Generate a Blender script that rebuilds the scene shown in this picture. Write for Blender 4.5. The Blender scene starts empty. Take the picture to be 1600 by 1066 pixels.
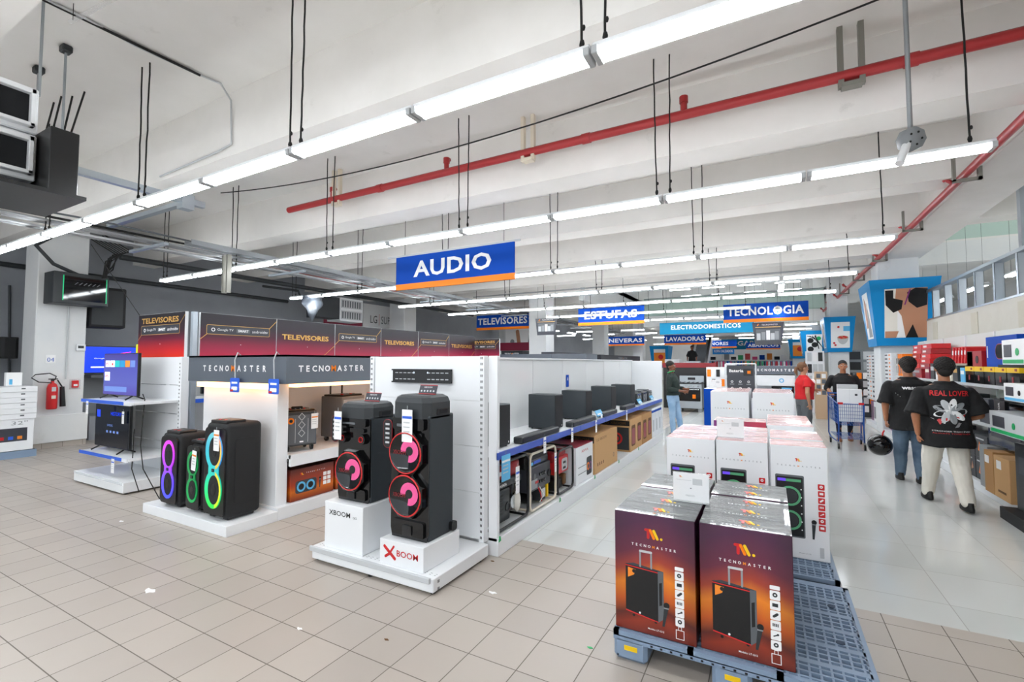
import bpy, bmesh, math, random
from math import sin, cos, pi, radians as R
from mathutils import Matrix, Vector
random.seed(7)
SC = bpy.context.scene
COL = SC.collection
# ---------------- camera, world, exposure ----------------
cd = bpy.data.cameras.new('camera'); cam = bpy.data.objects.new('camera', cd); COL.objects.link(cam)
cd.sensor_width = 36; cd.lens = 16.49; cd.clip_end = 200; cd.clip_start = .05
cam.location = (0, 0, 1.62); cam.rotation_euler = (R(90 + 2.66), 0, R(28.78))
SC.camera = cam
SC.view_settings.view_transform = 'Standard'; SC.view_settings.look = 'None'
SC.view_settings.gamma = 1; SC.view_settings.use_curve_mapping = False
SC.view_settings.exposure = 0.42
W = bpy.data.worlds.new('world'); SC.world = W; W.use_nodes = True
bg = W.node_tree.nodes['Background']; bg.inputs[0].default_value = (.86, .93, 1, 1); bg.inputs[1].default_value = 1.25
TUBE = 24.0   # strength of the tube lamps
# ---------------- materials ----------------
def lin(h):
    h = h.lstrip('#'); c = [int(h[i:i+2], 16)/255 for i in (0, 2, 4)]
    return tuple((x/12.92 if x <= .04045 else ((x+.055)/1.055)**2.4) for x in c) + (1,)
M = {}
def mk(n, c, rough=.5, metal=0, em=0, spec=None, coat=0, alpha=1, trans=0, emc=None):
    m = bpy.data.materials.new(n); m.use_nodes = True; b = m.node_tree.nodes['Principled BSDF']
    b.inputs['Base Color'].default_value = lin(c); b.inputs['Roughness'].default_value = rough; b.inputs['Metallic'].default_value = metal
    if spec is not None: b.inputs['Specular IOR Level'].default_value = spec
    if coat: b.inputs['Coat Weight'].default_value = coat; b.inputs['Coat Roughness'].default_value = .05
    if em: b.inputs['Emission Color'].default_value = lin(emc or c); b.inputs['Emission Strength'].default_value = em
    if alpha < 1: b.inputs['Alpha'].default_value = alpha
    if trans: b.inputs['Transmission Weight'].default_value = trans
    M[n] = m; return m
def nd(m, t, **k):
    n = m.node_tree.nodes.new(t)
    for a, v in k.items(): setattr(n, a, v)
    return n
def lk(m, a, b): m.node_tree.links.new(a, b)
def bsdf(m): return m.node_tree.nodes['Principled BSDF']
def ramp(m, fac, stops, interp='LINEAR'):
    r = nd(m, 'ShaderNodeValToRGB'); r.color_ramp.interpolation = interp
    e = r.color_ramp.elements
    while len(e) < len(stops): e.new(.5)
    for x, (p, c) in zip(e, stops): x.position = p; x.color = lin(c)
    lk(m, fac, r.inputs[0]); return r
def math_(m, op, a, b=None, c=None):
    n = nd(m, 'ShaderNodeMath', operation=op)
    for i, v in enumerate((a, b, c)):
        if v is None: continue
        if isinstance(v, (int, float)): n.inputs[i].default_value = v
        else: lk(m, v, n.inputs[i])
    return n.outputs[0]
def mixc(m, f, a, b, mode='MIX'):
    n = nd(m, 'ShaderNodeMixRGB', blend_type=mode)
    for i, v in enumerate((f, a, b)):
        if isinstance(v, float) or isinstance(v, int): n.inputs[i].default_value = v
        elif isinstance(v, str): n.inputs[i].default_value = lin(v)
        else: lk(m, v, n.inputs[i])
    return n.outputs[0]
def objco(m):
    t = nd(m, 'ShaderNodeTexCoord'); s = nd(m, 'ShaderNodeSeparateXYZ'); lk(m, t.outputs['Object'], s.inputs[0]); return t.outputs['Object'], s.outputs
def noise_(m, co, scale, detail=3, rough=.5):
    n = nd(m, 'ShaderNodeTexNoise'); n.inputs['Scale'].default_value = scale; n.inputs['Detail'].default_value = detail; n.inputs['Roughness'].default_value = rough
    lk(m, co, n.inputs['Vector']); return n.outputs[0]
def bump(m, h, s, d=.01):
    b = nd(m, 'ShaderNodeBump'); b.inputs['Strength'].default_value = s; b.inputs['Distance'].default_value = d
    lk(m, h, b.inputs['Height']); lk(m, b.outputs[0], bsdf(m).inputs['Normal'])
def soft(n, c1, c2, scale=3, rough=.5, metal=0, bs=0, coat=0, detail=4):
    m = mk(n, c1, rough, metal, coat=coat); co, _ = objco(m); f = noise_(m, co, scale, detail)
    r = ramp(m, f, [(.3, c1), (.7, c2)]); lk(m, r.outputs[0], bsdf(m).inputs['Base Color'])
    if bs: bump(m, noise_(m, co, scale*8, 2), bs)
    return m
def grad(n, stops, lo, hi, axis=2, rough=.4, em=0, coat=0, extra=None):
    m = mk(n, stops[0][1], rough, coat=coat); co, xyz = objco(m)
    f = math_(m, 'DIVIDE', math_(m, 'SUBTRACT', xyz[axis], lo), hi-lo)
    if extra: f = math_(m, 'ADD', f, math_(m, 'MULTIPLY', xyz[extra[0]], extra[1]))
    r = ramp(m, f, stops)
    lk(m, r.outputs[0], bsdf(m).inputs['Emission Color' if em else 'Base Color'])
    if em: bsdf(m).inputs['Emission Strength'].default_value = em
    return m
for n, c, r_, me in (('white', '#eceef0', .35, 0), ('offwhite', '#e4e5e0', .4, 0), ('panelwhite', '#e6e9ea', .12, 0), ('paper', '#f4f4f4', .6, 0), ('ivory', '#e8e2d2', .4, 0),
    ('black', '#101113', .35, 0), ('glossblack', '#08080a', .06, 0), ('matblack', '#17181a', .7, 0), ('darkgrey', '#2c3033', .5, 0), ('sub', '#2b3237', .6, 0), ('midgrey', '#5d6165', .5, 0), ('grey', '#8f9396', .5, 0),
    ('ltgrey', '#c2c5c7', .4, 0), ('slate', '#5c636c', .35, 0), ('slatedark', '#3a3c44', .4, 0), ('chrome', '#c8cccf', .2, 1), ('steel', '#a9b0b5', .35, .9), ('galv', '#b9c2ca', .35, .8), ('rawmetal', '#8a8880', .6, .3),
    ('red', '#d01f24', .35, 0), ('pipered', '#a82a2c', .4, 0), ('darkred', '#8f1620', .4, 0), ('pipedust', '#5a3a34', .9, 0), ('blue', '#1553b5', .4, 0), ('strip', '#3c59b8', .35, 0), ('stripb', '#2b62d8', .35, 0), ('ltblue', '#5cb9e8', .4, 0),
    ('signblue', '#0444a8', .6, 0), ('signorange', '#f5821f', .4, 0), ('teal', '#0f82ac', .45, 0), ('adblue', '#1688c8', .4, 0), ('adblue2', '#0f7fd0', .4, 0), ('cartblue', '#1d4f9c', .35, .2), ('orange', '#f08a24', .5, 0), ('yellow', '#f2c500', .5, 0), ('hivis', '#e6f028', .5, 0),
    ('green', '#18a860', .4, 0), ('gold', '#e0b060', .3, .5), ('pink', '#e0407a', .4, 0), ('purple', '#7a2170', .4, 0), ('maroon', '#8e2340', .4, 0), ('cardboard', '#c49a68', .8, 0), ('cardboard2', '#b08452', .8, 0), ('kraftprint', '#6a4a28', .8, 0), ('wood', '#c6a888', .5, 0),
    ('skinA', '#7a4a34', .5, 0), ('skinB', '#a9704f', .5, 0), ('skinC', '#b98566', .5, 0), ('hairblack', '#15110f', .7, 0), ('hairbrown', '#6e4a2e', .6, 0), ('eyewhite', '#e8e4df', .3, 0), ('lip', '#8a4a44', .4, 0),
    ('shirtgreen', '#1c2b27', .8, 0), ('shirtblack', '#111113', .85, 0), ('shirtred', '#c8141c', .8, 0), ('pantswhite', '#e2ddd2', .85, 0), ('pantsgrey', '#5a5d60', .85, 0), ('pantsnavy', '#171b2a', .8, 0), ('shoe', '#151515', .6, 0),
    ('printgreen', '#58a878', .4, 0), ('printpurple', '#5a50b8', .4, 0), ('pallet', '#7f93ab', .5, 0), ('palletdark', '#3b4a60', .7, 0), ('skyteal', '#4db4e0', .5, 0), ('hole', '#15171a', .9, 0), ('cord', '#1d1c1b', .8, 0), ('conduit', '#8f9193', .5, .4), ('foam', '#e9e6dc', .8, 0), ('beigeframe', '#e2d7c4', .35, 0), ('hazelred', '#a81c22', .3, 0)):
    mk(n, c, r_, me)
for n_ in ('signblue', 'teal', 'adblue', 'signorange'): bsdf(M[n_]).inputs['Specular IOR Level'].default_value = .15
bsdf(M['panelwhite']).inputs['Specular IOR Level'].default_value = .6
soft('jeans', '#7ea3c8', '#a8c4de', 4, .85, bs=.1); soft('jeansdark', '#3f566e', '#6d8397', 4, .85, bs=.1)
mk('tube', '#ffffff', .4, em=TUBE, emc='#f6fbff'); mk('glow', '#fff1dc', .4, em=3.0, emc='#ffb877'); mk('glowwhite', '#ffffff', .4, em=5)
mk('acrylic', '#eef4f6', .05, alpha=.35); mk('glass', '#dfeeee', .03, alpha=.3); mk('film', '#f2f4f6', .08, alpha=.25)
mk('greenglass', '#cfe6dc', .1, alpha=.8)
mk('ledpink', '#ff2fa0', .3, em=1.2, emc='#ff3a9a'); mk('ledgreen', '#10b070', .3, em=.5); mk('ledred', '#ff3020', .3, em=.8)
mk('woofpink', '#d8558c', .3, em=.15, emc='#f0509a'); mk('ringred', '#c81e22', .3)
mk('screenblue', '#1030c0', .15, em=1.0, emc='#1238d0'); mk('screendark', '#05080c', .08, em=.03, emc='#1a3a70')
for n, c in (('scr_white', '#e8eef8'), ('scr_red', '#c01018'), ('scr_teal', '#20a0a0'), ('scr_or', '#c07830'), ('scr_dim', '#5c74b0'), ('scr_cyan', '#2880b0')): mk(n, c, .2, em=.7)
grad('tvscreen', [(0, '#4a3a8a'), (.35, '#5a74c0'), (.7, '#4a66b8'), (1, '#26386c')], 0, .62, 2, .15, em=.45)
grad('led8a', [(0, '#3a4cff'), (.35, '#7a3cf5'), (.55, '#d020e0'), (.85, '#ff2080'), (1, '#ff3060')], .08, .72, 2, .3, em=.65)
grad('led8b', [(0, '#20c040'), (.3, '#10b0a8'), (.55, '#2878e8'), (.8, '#4a50f0'), (1, '#7a5af0')], .12, .84, 2, .3, em=.65, extra=(0, 0))
grad('led8c', [(0, '#a0d020'), (.25, '#e0b020'), (.5, '#d06040'), (.8, '#f03070'), (1, '#e040c0')], .12, .84, 2, .3, em=.65)
grad('led8d', [(0, '#08a050'), (.3, '#0a3020'), (.55, '#061410'), (.85, '#0a5030'), (1, '#10c070')], .08, .66, 2, .3, em=.4)
# printed purple-to-orange carton art
def artmat(n, w, h, flip=1):
    m = mk(n, '#702030', .3, coat=.3); co, xyz = objco(m)
    z = math_(m, 'DIVIDE', xyz[2], h); x = math_(m, 'MULTIPLY', math_(m, 'DIVIDE', xyz[0], w), flip)
    f = math_(m, 'ADD', z, math_(m, 'MULTIPLY', math_(m, 'ABSOLUTE', math_(m, 'ADD', x, .06)), .22))
    f = math_(m, 'ADD', f, math_(m, 'MULTIPLY', math_(m, 'SUBTRACT', noise_(m, co, 3.0), .5), .06))
    r = ramp(m, f, [(0, '#5a1a14'), (.16, '#8e2c14'), (.24, '#5c1a12'), (.36, '#c85a10'), (.5, '#e88418'), (.62, '#a03824'), (.76, '#66203a'), (1, '#4a1c40')])
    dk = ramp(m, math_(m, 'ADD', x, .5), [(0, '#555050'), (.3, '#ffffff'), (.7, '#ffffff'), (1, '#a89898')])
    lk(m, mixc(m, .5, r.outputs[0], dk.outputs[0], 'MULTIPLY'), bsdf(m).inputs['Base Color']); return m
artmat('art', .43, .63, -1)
grad('artside', [(0, '#7a2614'), (.3, '#d06a18'), (.5, '#a83a1c'), (1, '#50221e')], 0, .34, 2, .35)
grad('tvad', [(0, '#e0341c'), (.14, '#d02428'), (.42, '#6a1830'), (.62, '#2a1622'), (1, '#18141c')], 0, .6, 2, .35)
grad('tvad2', [(0, '#c02a48'), (.2, '#a02444'), (.5, '#4c1c30'), (.75, '#281e28'), (1, '#201c24')], 0, .6, 2, .35)
grad('purplebox', [(0, '#7a1f7a'), (.5, '#a0204c'), (1, '#c83850')], -.25, .25, 0, .3, coat=.5)
def filmmat(n, a, b_, c=None):  # wrapped carton tops; c paints the wrap's silvery reflections into the colour
    m = mk(n, a, .14); co, xyz = objco(m)
    mp = nd(m, 'ShaderNodeMapping'); mp.inputs['Scale'].default_value = (9, 26, 9); lk(m, co, mp.inputs[0])
    f = noise_(m, mp.outputs[0], 1.0, 6, .65); r = ramp(m, f, [(.38, a), (.6, b_)] + ([(.72, c)] if c else []))
    lk(m, r.outputs[0], bsdf(m).inputs['Base Color']); bump(m, f, .8, .012); bsdf(m).inputs['Coat Weight'].default_value = .35; bsdf(m).inputs['Roughness'].default_value = .2; return m
filmmat('filmdark', '#34363b', '#5c605f', '#b4bab2'); filmmat('filmpink', '#cc8886', '#e8c8c4', '#faf4f0')
# room surfaces
def plaster(n, a, b_, stain='#8f8a80', amt=.25, rough=.8):
    m = mk(n, a, rough); co, _ = objco(m)
    f = noise_(m, co, .7, 5, .6); r = ramp(m, f, [(.35, a), (.7, b_)])
    f2 = noise_(m, co, 2.3, 8, .7); r2 = ramp(m, f2, [(.62, '#000000'), (.78, '#ffffff')])
    k = math_(m, 'MULTIPLY', r2.outputs[0], amt)
    lk(m, mixc(m, k, r.outputs[0], stain), bsdf(m).inputs['Base Color']); bump(m, noise_(m, co, 6, 4), .15, .02); return m
plaster('ceil', '#e6e4e0', '#efedea'); plaster('beam', '#e2dfda', '#eeebe7', amt=.3); plaster('wallgrey', '#8e9298', '#9a9ea4', '#70747a'); plaster('wallwhite', '#e2e4e4', '#ecebe8', '#b8b4a8')
plaster('colwhite', '#d9dcde', '#e6e6e4', '#a09a90', .3); plaster('wallcream', '#cfcaba', '#dcd7c8', '#a39a84', .4); plaster('drywall', '#d8d5ca', '#e4e1d8', '#b8b09a', .25)
def tiles(n, c1, c2, grout, sx, sy, ox, oy, rough, gw, br=0):
    m = mk(n, c1, rough); co, xyz = objco(m)
    a = math_(m, 'DIVIDE', math_(m, 'SUBTRACT', xyz[0], ox), sx); b_ = math_(m, 'DIVIDE', math_(m, 'SUBTRACT', xyz[1], oy), sy)
    def edge(v, s):
        f = math_(m, 'FRACT', v); d = math_(m, 'MINIMUM', f, math_(m, 'SUBTRACT', 1.0, f)); return math_(m, 'LESS_THAN', d, gw/s)
    g = math_(m, 'MAXIMUM', edge(a, sx), edge(b_, sy))
    cmb = nd(m, 'ShaderNodeCombineXYZ'); lk(m, math_(m, 'FLOOR', a), cmb.inputs[0]); lk(m, math_(m, 'FLOOR', b_), cmb.inputs[1])
    wn = nd(m, 'ShaderNodeTexWhiteNoise'); lk(m, cmb.outputs[0], wn.inputs[0])
    f = math_(m, 'ADD', math_(m, 'MULTIPLY', wn.outputs[0], .6), math_(m, 'MULTIPLY', noise_(m, co, .6, 2), .4))
    r = ramp(m, f, [(.15, c1), (.85, c2)])
    lk(m, mixc(m, g, r.outputs[0], grout), bsdf(m).inputs['Base Color'])
    rr = math_(m, 'ADD', math_(m, 'MULTIPLY', g, .4), math_(m, 'ADD', rough, math_(m, 'MULTIPLY', noise_(m, co, 5, 3), .12))); lk(m, rr, bsdf(m).inputs['Roughness'])
    bump(m, math_(m, 'SUBTRACT', 1.0, g), .3, .002); return m
tiles('tile_beige', '#aaa198', '#b5aca2', '#6c645c', .3, .3, -.01, .145, .3, .0028)
tiles('tile_white', '#d0d3d0', '#d9dbd8', '#9c9c97', .6, .6, .42, .03, .06, .0028)
# ---------------- mesh builder ----------------
def FR(o, f='f', rz=0):
    """frame on a face: u to the right, v up, w out of the surface"""
    c = {'f': ((1, 0, 0), (0, 0, 1), (0, -1, 0)), 'r': ((0, 1, 0), (0, 0, 1), (1, 0, 0)), 't': ((1, 0, 0), (0, 1, 0), (0, 0, 1)), 'l': ((0, -1, 0), (0, 0, 1), (-1, 0, 0)), 'b': ((-1, 0, 0), (0, 0, 1), (0, 1, 0)), 'd': ((1, 0, 0), (0, -1, 0), (0, 0, -1))}[f]
    m = Matrix([[c[0][i], c[1][i], c[2][i], o[i]] for i in range(3)] + [[0, 0, 0, 1]])
    return m @ Matrix.Rotation(rz, 4, 'Z') if rz else m
_tc = {}
def text_geo(s, bold, sp):
    k = (s, bold, sp)
    if k in _tc: return _tc[k]
    cu = bpy.data.curves.new('t', 'FONT'); cu.body = s; cu.size = 1; cu.offset = bold; cu.resolution_u = 2; cu.space_character = sp
    ob = bpy.data.objects.new('t', cu); COL.objects.link(ob)
    dg = bpy.context.evaluated_depsgraph_get(); me = bpy.data.meshes.new_from_object(ob.evaluated_get(dg))
    vs = [tuple(v.co[:2]) for v in me.vertices]; fs = [tuple(p.vertices) for p in me.polygons]
    bpy.data.objects.remove(ob); bpy.data.curves.remove(cu); bpy.data.meshes.remove(me)
    xs = [v[0] for v in vs]; ys = [v[1] for v in vs]
    _tc[k] = (vs, fs, min(xs), max(xs), min(ys), max(ys)); return _tc[k]
class MB:
    def __init__(s): s.v = []; s.f = []; s.mi = []; s.sm = []; s.slots = []; s.M = Matrix()
    def at(s, m): s.M = m; return s
    def slot(s, m):
        if m not in s.slots: s.slots.append(m)
        return s.slots.index(m)
    def add(s, vs, fs, m, sm=False):
        o = len(s.v); k = s.slot(m)
        s.v += [tuple(s.M @ Vector(v)) for v in vs]
        flip = s.M.determinant() < 0
        for f in fs:
            s.f.append(tuple(o+i for i in (reversed(f) if flip else f))); s.mi.append(k); s.sm.append(sm)
        return s
    def box(s, x0, y0, z0, x1, y1, z1, m='white', bev=0, seg=2):
        if x0 > x1: x0, x1 = x1, x0
        if y0 > y1: y0, y1 = y1, y0
        if z0 > z1: z0, z1 = z1, z0
        vs = [(x, y, z) for z in (z0, z1) for y in (y0, y1) for x in (x0, x1)]
        fs = [(0, 2, 3, 1), (4, 5, 7, 6), (0, 1, 5, 4), (1, 3, 7, 5), (3, 2, 6, 7), (2, 0, 4, 6)]
        if not bev: return s.add(vs, fs, m)
        bm = bmesh.new(); b = [bm.verts.new(v) for v in vs]; [bm.faces.new([b[i] for i in f]) for f in fs]
        bmesh.ops.bevel(bm, geom=bm.edges[:], offset=min(bev, .49*min(x1-x0, y1-y0, z1-z0)), segments=seg, profile=.5, affect='EDGES')
        bm.verts.index_update(); s.add([tuple(v.co) for v in bm.verts], [[v.index for v in f.verts] for f in bm.faces], m, seg > 1); bm.free(); return s
    def cyl(s, p0, p1, r, m='grey', n=12, r2=None, cap=True):
        p0 = Vector(p0); p1 = Vector(p1); d = (p1-p0).normalized(); a = d.orthogonal().normalized(); b = d.cross(a); r2 = r if r2 is None else r2
        vs = []; fs = []
        for p, q in ((p0, r), (p1, r2)):
            for i in range(n):
                t = 2*pi*i/n; vs.append(tuple(p + (a*cos(t)+b*sin(t))*q))
        fs = [(i, (i+1) % n, n+(i+1) % n, n+i) for i in range(n)]
        s.add(vs, fs, m, n > 6)
        if cap: s.add(vs, [tuple(range(n-1, -1, -1)), tuple(range(n, 2*n))], m)
        return s
    def tube(s, pts, r, m='cord', n=8, closed=False):
        pts = [Vector(p) for p in pts]; N = len(pts); vs = []; up = None
        for i, p in enumerate(pts):
            if closed: d = pts[(i+1) % N]-pts[i-1]
            else: d = pts[min(i+1, N-1)]-pts[max(i-1, 0)]
            d.normalize()
            if up is None: up = d.orthogonal().normalized()
            up = (up - d*up.dot(d)).normalized(); b = d.cross(up)
            rr = r[i] if isinstance(r, (list, tuple)) else r
            vs += [tuple(p+(up*cos(2*pi*k/n)+b*sin(2*pi*k/n))*rr) for k in range(n)]
        fs = []
        for i in range(N if closed else N-1):
            j = (i+1) % N
            fs += [(i*n+k, i*n+(k+1) % n, j*n+(k+1) % n, j*n+k) for k in range(n)]
        s.add(vs, fs, m, True)
        if not closed: s.add(vs, [tuple(range(n-1, -1, -1)), tuple(range((N-1)*n, N*n))], m)
        return s
    def lathe(s, prof, m='grey', n=24, a0=0, a1=2*pi):
        """profile [(r,w)] turned about w axis of current frame"""
        vs = []; full = abs(a1-a0-2*pi) < 1e-6; K = n if full else n+1
        for r, w in prof: vs += [(r*cos(a0+(a1-a0)*k/n), r*sin(a0+(a1-a0)*k/n), w) for k in range(K)]
        fs = []
        for i in range(len(prof)-1):
            for k in range(n):
                k2 = (k+1) % K if full else k+1
                fs.append((i*K+k, i*K+k2, (i+1)*K+k2, (i+1)*K+k))
        return s.add(vs, fs, m, True)
    def ring(s, cx, cy, r0, r1, w0, w1, m, n=28):
        o = s.M; s.M = o @ Matrix.Translation((cx, cy, 0)); s.lathe([(r0, w0), (r1, w0), (r1, w1), (r0, w1), (r0, w0)][::-1], m, n); s.sm[-4*n:] = [False]*(4*n); s.M = o; return s
    def disc(s, cx, cy, r, w0, w1, m, n=24): return s.cyl((cx, cy, w0), (cx, cy, w1), r, m, n)
    def prism(s, pts, w0, w1, m):
        n = len(pts); A = sum(pts[i][0]*pts[(i+1) % n][1]-pts[(i+1) % n][0]*pts[i][1] for i in range(n))
        if A < 0: pts = pts[::-1]
        if w0 > w1: w0, w1 = w1, w0
        vs = [(x, y, w0) for x, y in pts]+[(x, y, w1) for x, y in pts]
        return s.add(vs, [tuple(range(n-1, -1, -1)), tuple(range(n, 2*n))]+[(i, (i+1) % n, n+(i+1) % n, n+i) for i in range(n)], m)
    def rect(s, u0, v0, u1, v1, m, w=.001, w0=0): return s.box(u0, v0, w0, u1, v1, w, m)
    def cap2(s, x0, y0, x1, y1, r, w0, w1, m, n=8):
        """capsule outline as prism"""
        a = math.atan2(y1-y0, x1-x0); p = []
        for c, (x, y), st in ((0, (x1, y1), a-pi/2), (1, (x0, y0), a+pi/2)):
            p += [(x+r*cos(st+pi*k/n), y+r*sin(st+pi*k/n)) for k in range(n+1)]
        return s.prism(p, w0, w1, m)
    def rrect(s, x0, y0, x1, y1, r, w0, w1, m, n=5):
        p = []
        for cx, cy, st in ((x1-r, y1-r, 0), (x0+r, y1-r, pi/2), (x0+r, y0+r, pi), (x1-r, y0+r, 1.5*pi)):
            p += [(cx+r*cos(st+pi/2*k/n), cy+r*sin(st+pi/2*k/n)) for k in range(n+1)]
        return s.prism(p, w0, w1, m)
    def text(s, t, u, v, width=None, height=None, m='white', w=.0012, bold=0, sp=1, al='c', w0=0):
        vs, fs, x0, x1, y0, y1 = text_geo(t, bold, sp)
        sx = width/(x1-x0) if width else None; sy = height/(y1-y0) if height else None
        sx = sx or sy; sy = sy or sx
        W_ = (x1-x0)*sx; off = u-(W_/2 if al == 'c' else (W_ if al == 'r' else 0))
        vs2 = [((x-x0)*sx+off, (y-y0)*sy+v-(y1-y0)*sy/2, w) for x, y in vs]
        return s.add(vs2, fs, m)
    def ell(s, c, r, m, n=16, k=10, rot=None):
        vs = []; fs = []
        Q = rot or Matrix()
        for i in range(k+1):
            t = pi*i/k
            for j in range(n):
                a = 2*pi*j/n; vs.append(tuple(Vector(c)+(Q @ Vector((r[0]*sin(t)*cos(a), r[1]*sin(t)*sin(a), r[2]*cos(t))))))
        for i in range(k):
            fs += [(i*n+j, (i+1)*n+j, (i+1)*n+(j+1) % n, i*n+(j+1) % n) for j in range(n)]
        return s.add(vs, fs, m, True)
    def build(s, name, parent=None, loc=None):
        me = bpy.data.meshes.new(name)
        v = s.v
        if loc: v = [(a-loc[0], b-loc[1], c-loc[2]) for a, b, c in v]
        me.from_pydata(v, [], s.f); me.validate()
        for k in s.slots: me.materials.append(M[k])
        if len(me.polygons) == len(s.mi):
            me.polygons.foreach_set('material_index', s.mi); me.polygons.foreach_set('use_smooth', s.sm)
        me.update()
        o = bpy.data.objects.new(name, me); COL.objects.link(o)
        if parent: o.parent = parent
        if loc: o.location = loc
        return o
def tag(o, label=None, cat=None, group=None, kind=None):
    if label: o['label'] = label
    if cat: o['category'] = cat
    if group: o['group'] = group
    if kind: o['kind'] = kind
    return o
def thing(name, label, cat, loc=(0, 0, 0), rz=0, group=None):
    o = bpy.data.objects.new(name, None); COL.objects.link(o); o.location = loc; o.rotation_euler = (0, 0, rz); o.empty_display_size = .1
    return tag(o, label, cat, group)
def dup(root, loc, rz=None, label=None, group=None):
    def cp(o, par):
        c = o.copy(); COL.objects.link(c); c.parent = par
        for ch in list(o.children):
            if not ch.name.startswith('hanging_cord'): cp(ch, c)
        return c
    r = cp(root, None); r.location = loc
    if rz is not None: r.rotation_euler = (0, 0, rz)
    if label: r['label'] = label
    if group: r['group'] = group
    return r
def struct(name, b, loc=None): return tag(b.build(name, None, loc), kind='structure')
def cz(y, x=0):
    if x > 3.02 and 12.5 < y < 16: return 7.4
    if y > 25 and -5.8 < x < 2.2: return 3.5
    if 16.5 < y <= 25 and -6 < x < 2.2: return 7.4
    if y < 22 and any(.62+2.42*k <= y <= 1.16+2.42*k for k in range(-3, 9)): return 4.0
    return 4.75
def bx(*a, **k): return MB().box(*a, **k)
# ---------------- room shell ----------------
BY = 3.88
f = MB()
f.box(-14, -6, -.1, 12, BY, 0, 'tile_beige'); f.box(-14, BY, -.1, -2.3, 48, 0, 'tile_beige'); f.box(-2.3, BY, -.1, 12, 48, 0, 'tile_white')
struct('floor', f)
c = MB(); c.box(-14, -6, 4.75, 3.02, 16.5, 4.95, 'ceil'); c.box(-14, 16.5, 4.75, -6, 22.5, 4.95, 'ceil'); c.box(2.2, 16.5, 4.75, 3.02, 22.5, 4.95, 'ceil'); c.box(3.02, -6, 4.75, 12, 12.5, 4.95, 'ceil'); c.box(3.02, 16, 4.75, 12, 22.5, 4.8, 'ceil'); c.box(3.02, 12.5, 7.4, 12, 22.5, 7.5, 'ceil'); c.box(-14, 22.5, 4.75, -6, 48, 4.95, 'ceil'); c.box(2.2, 22.5, 4.75, 12, 48, 4.95, 'ceil')
c.box(-6, 16.5, 7.4, 2.2, 34, 7.6, 'ceil'); struct('ceiling', c)
for k in range(-2, 9):
    y = .66+2.42*k
    if -5 < y < 22: struct('ceiling_beam', bx(-13.6, y, 4.0, 12 if y < 12 else 2.4 if y < 16.5 else -6.2, y+.46, 4.75, 'beam'), (0, y, 4.0))
struct('ceiling_girder', bx(2.3, -6, 3.975, 3.02, 22.5, 4.752, 'beam', bev=.01, seg=1), (2.6, 8, 4.0))
struct('wall_left', bx(-13.8, -6, 0, -13.6, 48, 4.75, 'wallgrey'))
struct('wall_back', bx(-14, 46, 0, 12, 46.2, 7.5, 'wallwhite'))
rw = MB(); rw.box(8.2, -6, 0, 8.4, 11, 4.75, 'wallcream'); rw.box(8.2, 13.4, 0, 8.4, 46, 4.75, 'wallwhite'); rw.box(8.2, 11, 0, 8.4, 13.4, 3.0, 'wallcream'); struct('wall_right', rw)
# atrium upper walls and mezzanine
a = MB(); a.box(-6.2, 16.5, 3.95, -6, 34, 7.5, 'wallwhite'); a.box(2.2, 16.5, 4.75, 2.4, 34, 7.5, 'wallwhite'); a.box(-6, 33.8, 4.0, 2.2, 34, 7.5, 'wallwhite'); a.box(-6, 16.3, 4.2, 2.2, 16.5, 7.4, 'wallwhite'); struct('wall_atrium', a)
a = MB(); a.box(3.02, 12.35, 4.95, 8.4, 12.5, 7.4, 'wallcream'); a.box(2.9, 12.35, 4.95, 3.02, 22.5, 7.4, 'wallwhite'); a.box(8.2, 12.5, 4.75, 8.4, 22.5, 7.4, 'wallcream'); a.box(3.02, 22.4, 4.8, 8.2, 22.5, 7.4, 'wallcream'); struct('wall_upper_right', a)
mz = MB(); mz.box(-5.8, 25, 3.5, 2.2, 25.3, 4.05, 'wallwhite'); mz.box(-5.8, 25.3, 3.5, 2.2, 46, 3.7, 'ceil'); struct('mezzanine_slab', mz)
# columns
def column(x0, y0, x1, y1, top=4.75, m='colwhite', plinth=False):
    b = MB(); b.box(x0, y0, 0, x1, y1, top, m, bev=.015, seg=1)
    if plinth: b.box(x0-.05, y0-.06, .1, x1+.07, y1+.06, .62, 'wallwhite', bev=.01, seg=1); b.box(x0-.04, y0-.05, 0, x1+.05, y1+.05, .12, 'tile_beige')
    return struct('column', b, (x0, y0, 0))
column(-12.75, 3.4, -12.1, 4.15, plinth=True)
for x0, y, w in ((2.2, 13.4, .75), (1.88, 20, .55), (1.6, 27.6, .6), (1.3, 35, .6), (-12.9, 13.6, .75), (-7.75, 15.4, .7), (-7.6, 22, .6), (-12.9, 22, .7), (-7.4, 29, .6), (6.9, 13.4, .7), (5.5, 27, .6)): column(x0, y, x0+w, y+.7, 4.76)
# ---------------- tube lamp fixtures ----------------
ORD = ['first', 'second', 'third', 'fourth', 'fifth', 'sixth', 'seventh', 'eighth', 'ninth', 'tenth', 'eleventh', 'twelfth', 'thirteenth', 'fourteenth']
LZ = 3.24; PT = 1.222
def make_fixture():
    t = thing('tube_light_fixture', 'x', 'light')
    h = MB(); h.box(-.6, -.055, .035, .6, .055, .07, 'white', bev=.008, seg=1); h.prism([(-.055, .04), (-.03, .02), (.03, .02), (.055, .04)], -.001, .001, 'white')
    h = MB(); h.box(-.605, -.046, .035, .605, .046, .07, 'white', bev=.006, seg=1)
    h.build('housing', t)
    for s in (-1, 1): MB().cyl((-.57, .036*s, .014), (.57, .036*s, .014), .017, 'tube', 10).build('tube', t)
    for s in (-1, 1):
        e = MB(); e.box(.57*s, -.062, -.002, .605*s, .062, .045, 'ltgrey', bev=.004, seg=1); e.build('end_cap', t)
    return t
FX0 = make_fixture(); fx_used = [False]
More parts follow.
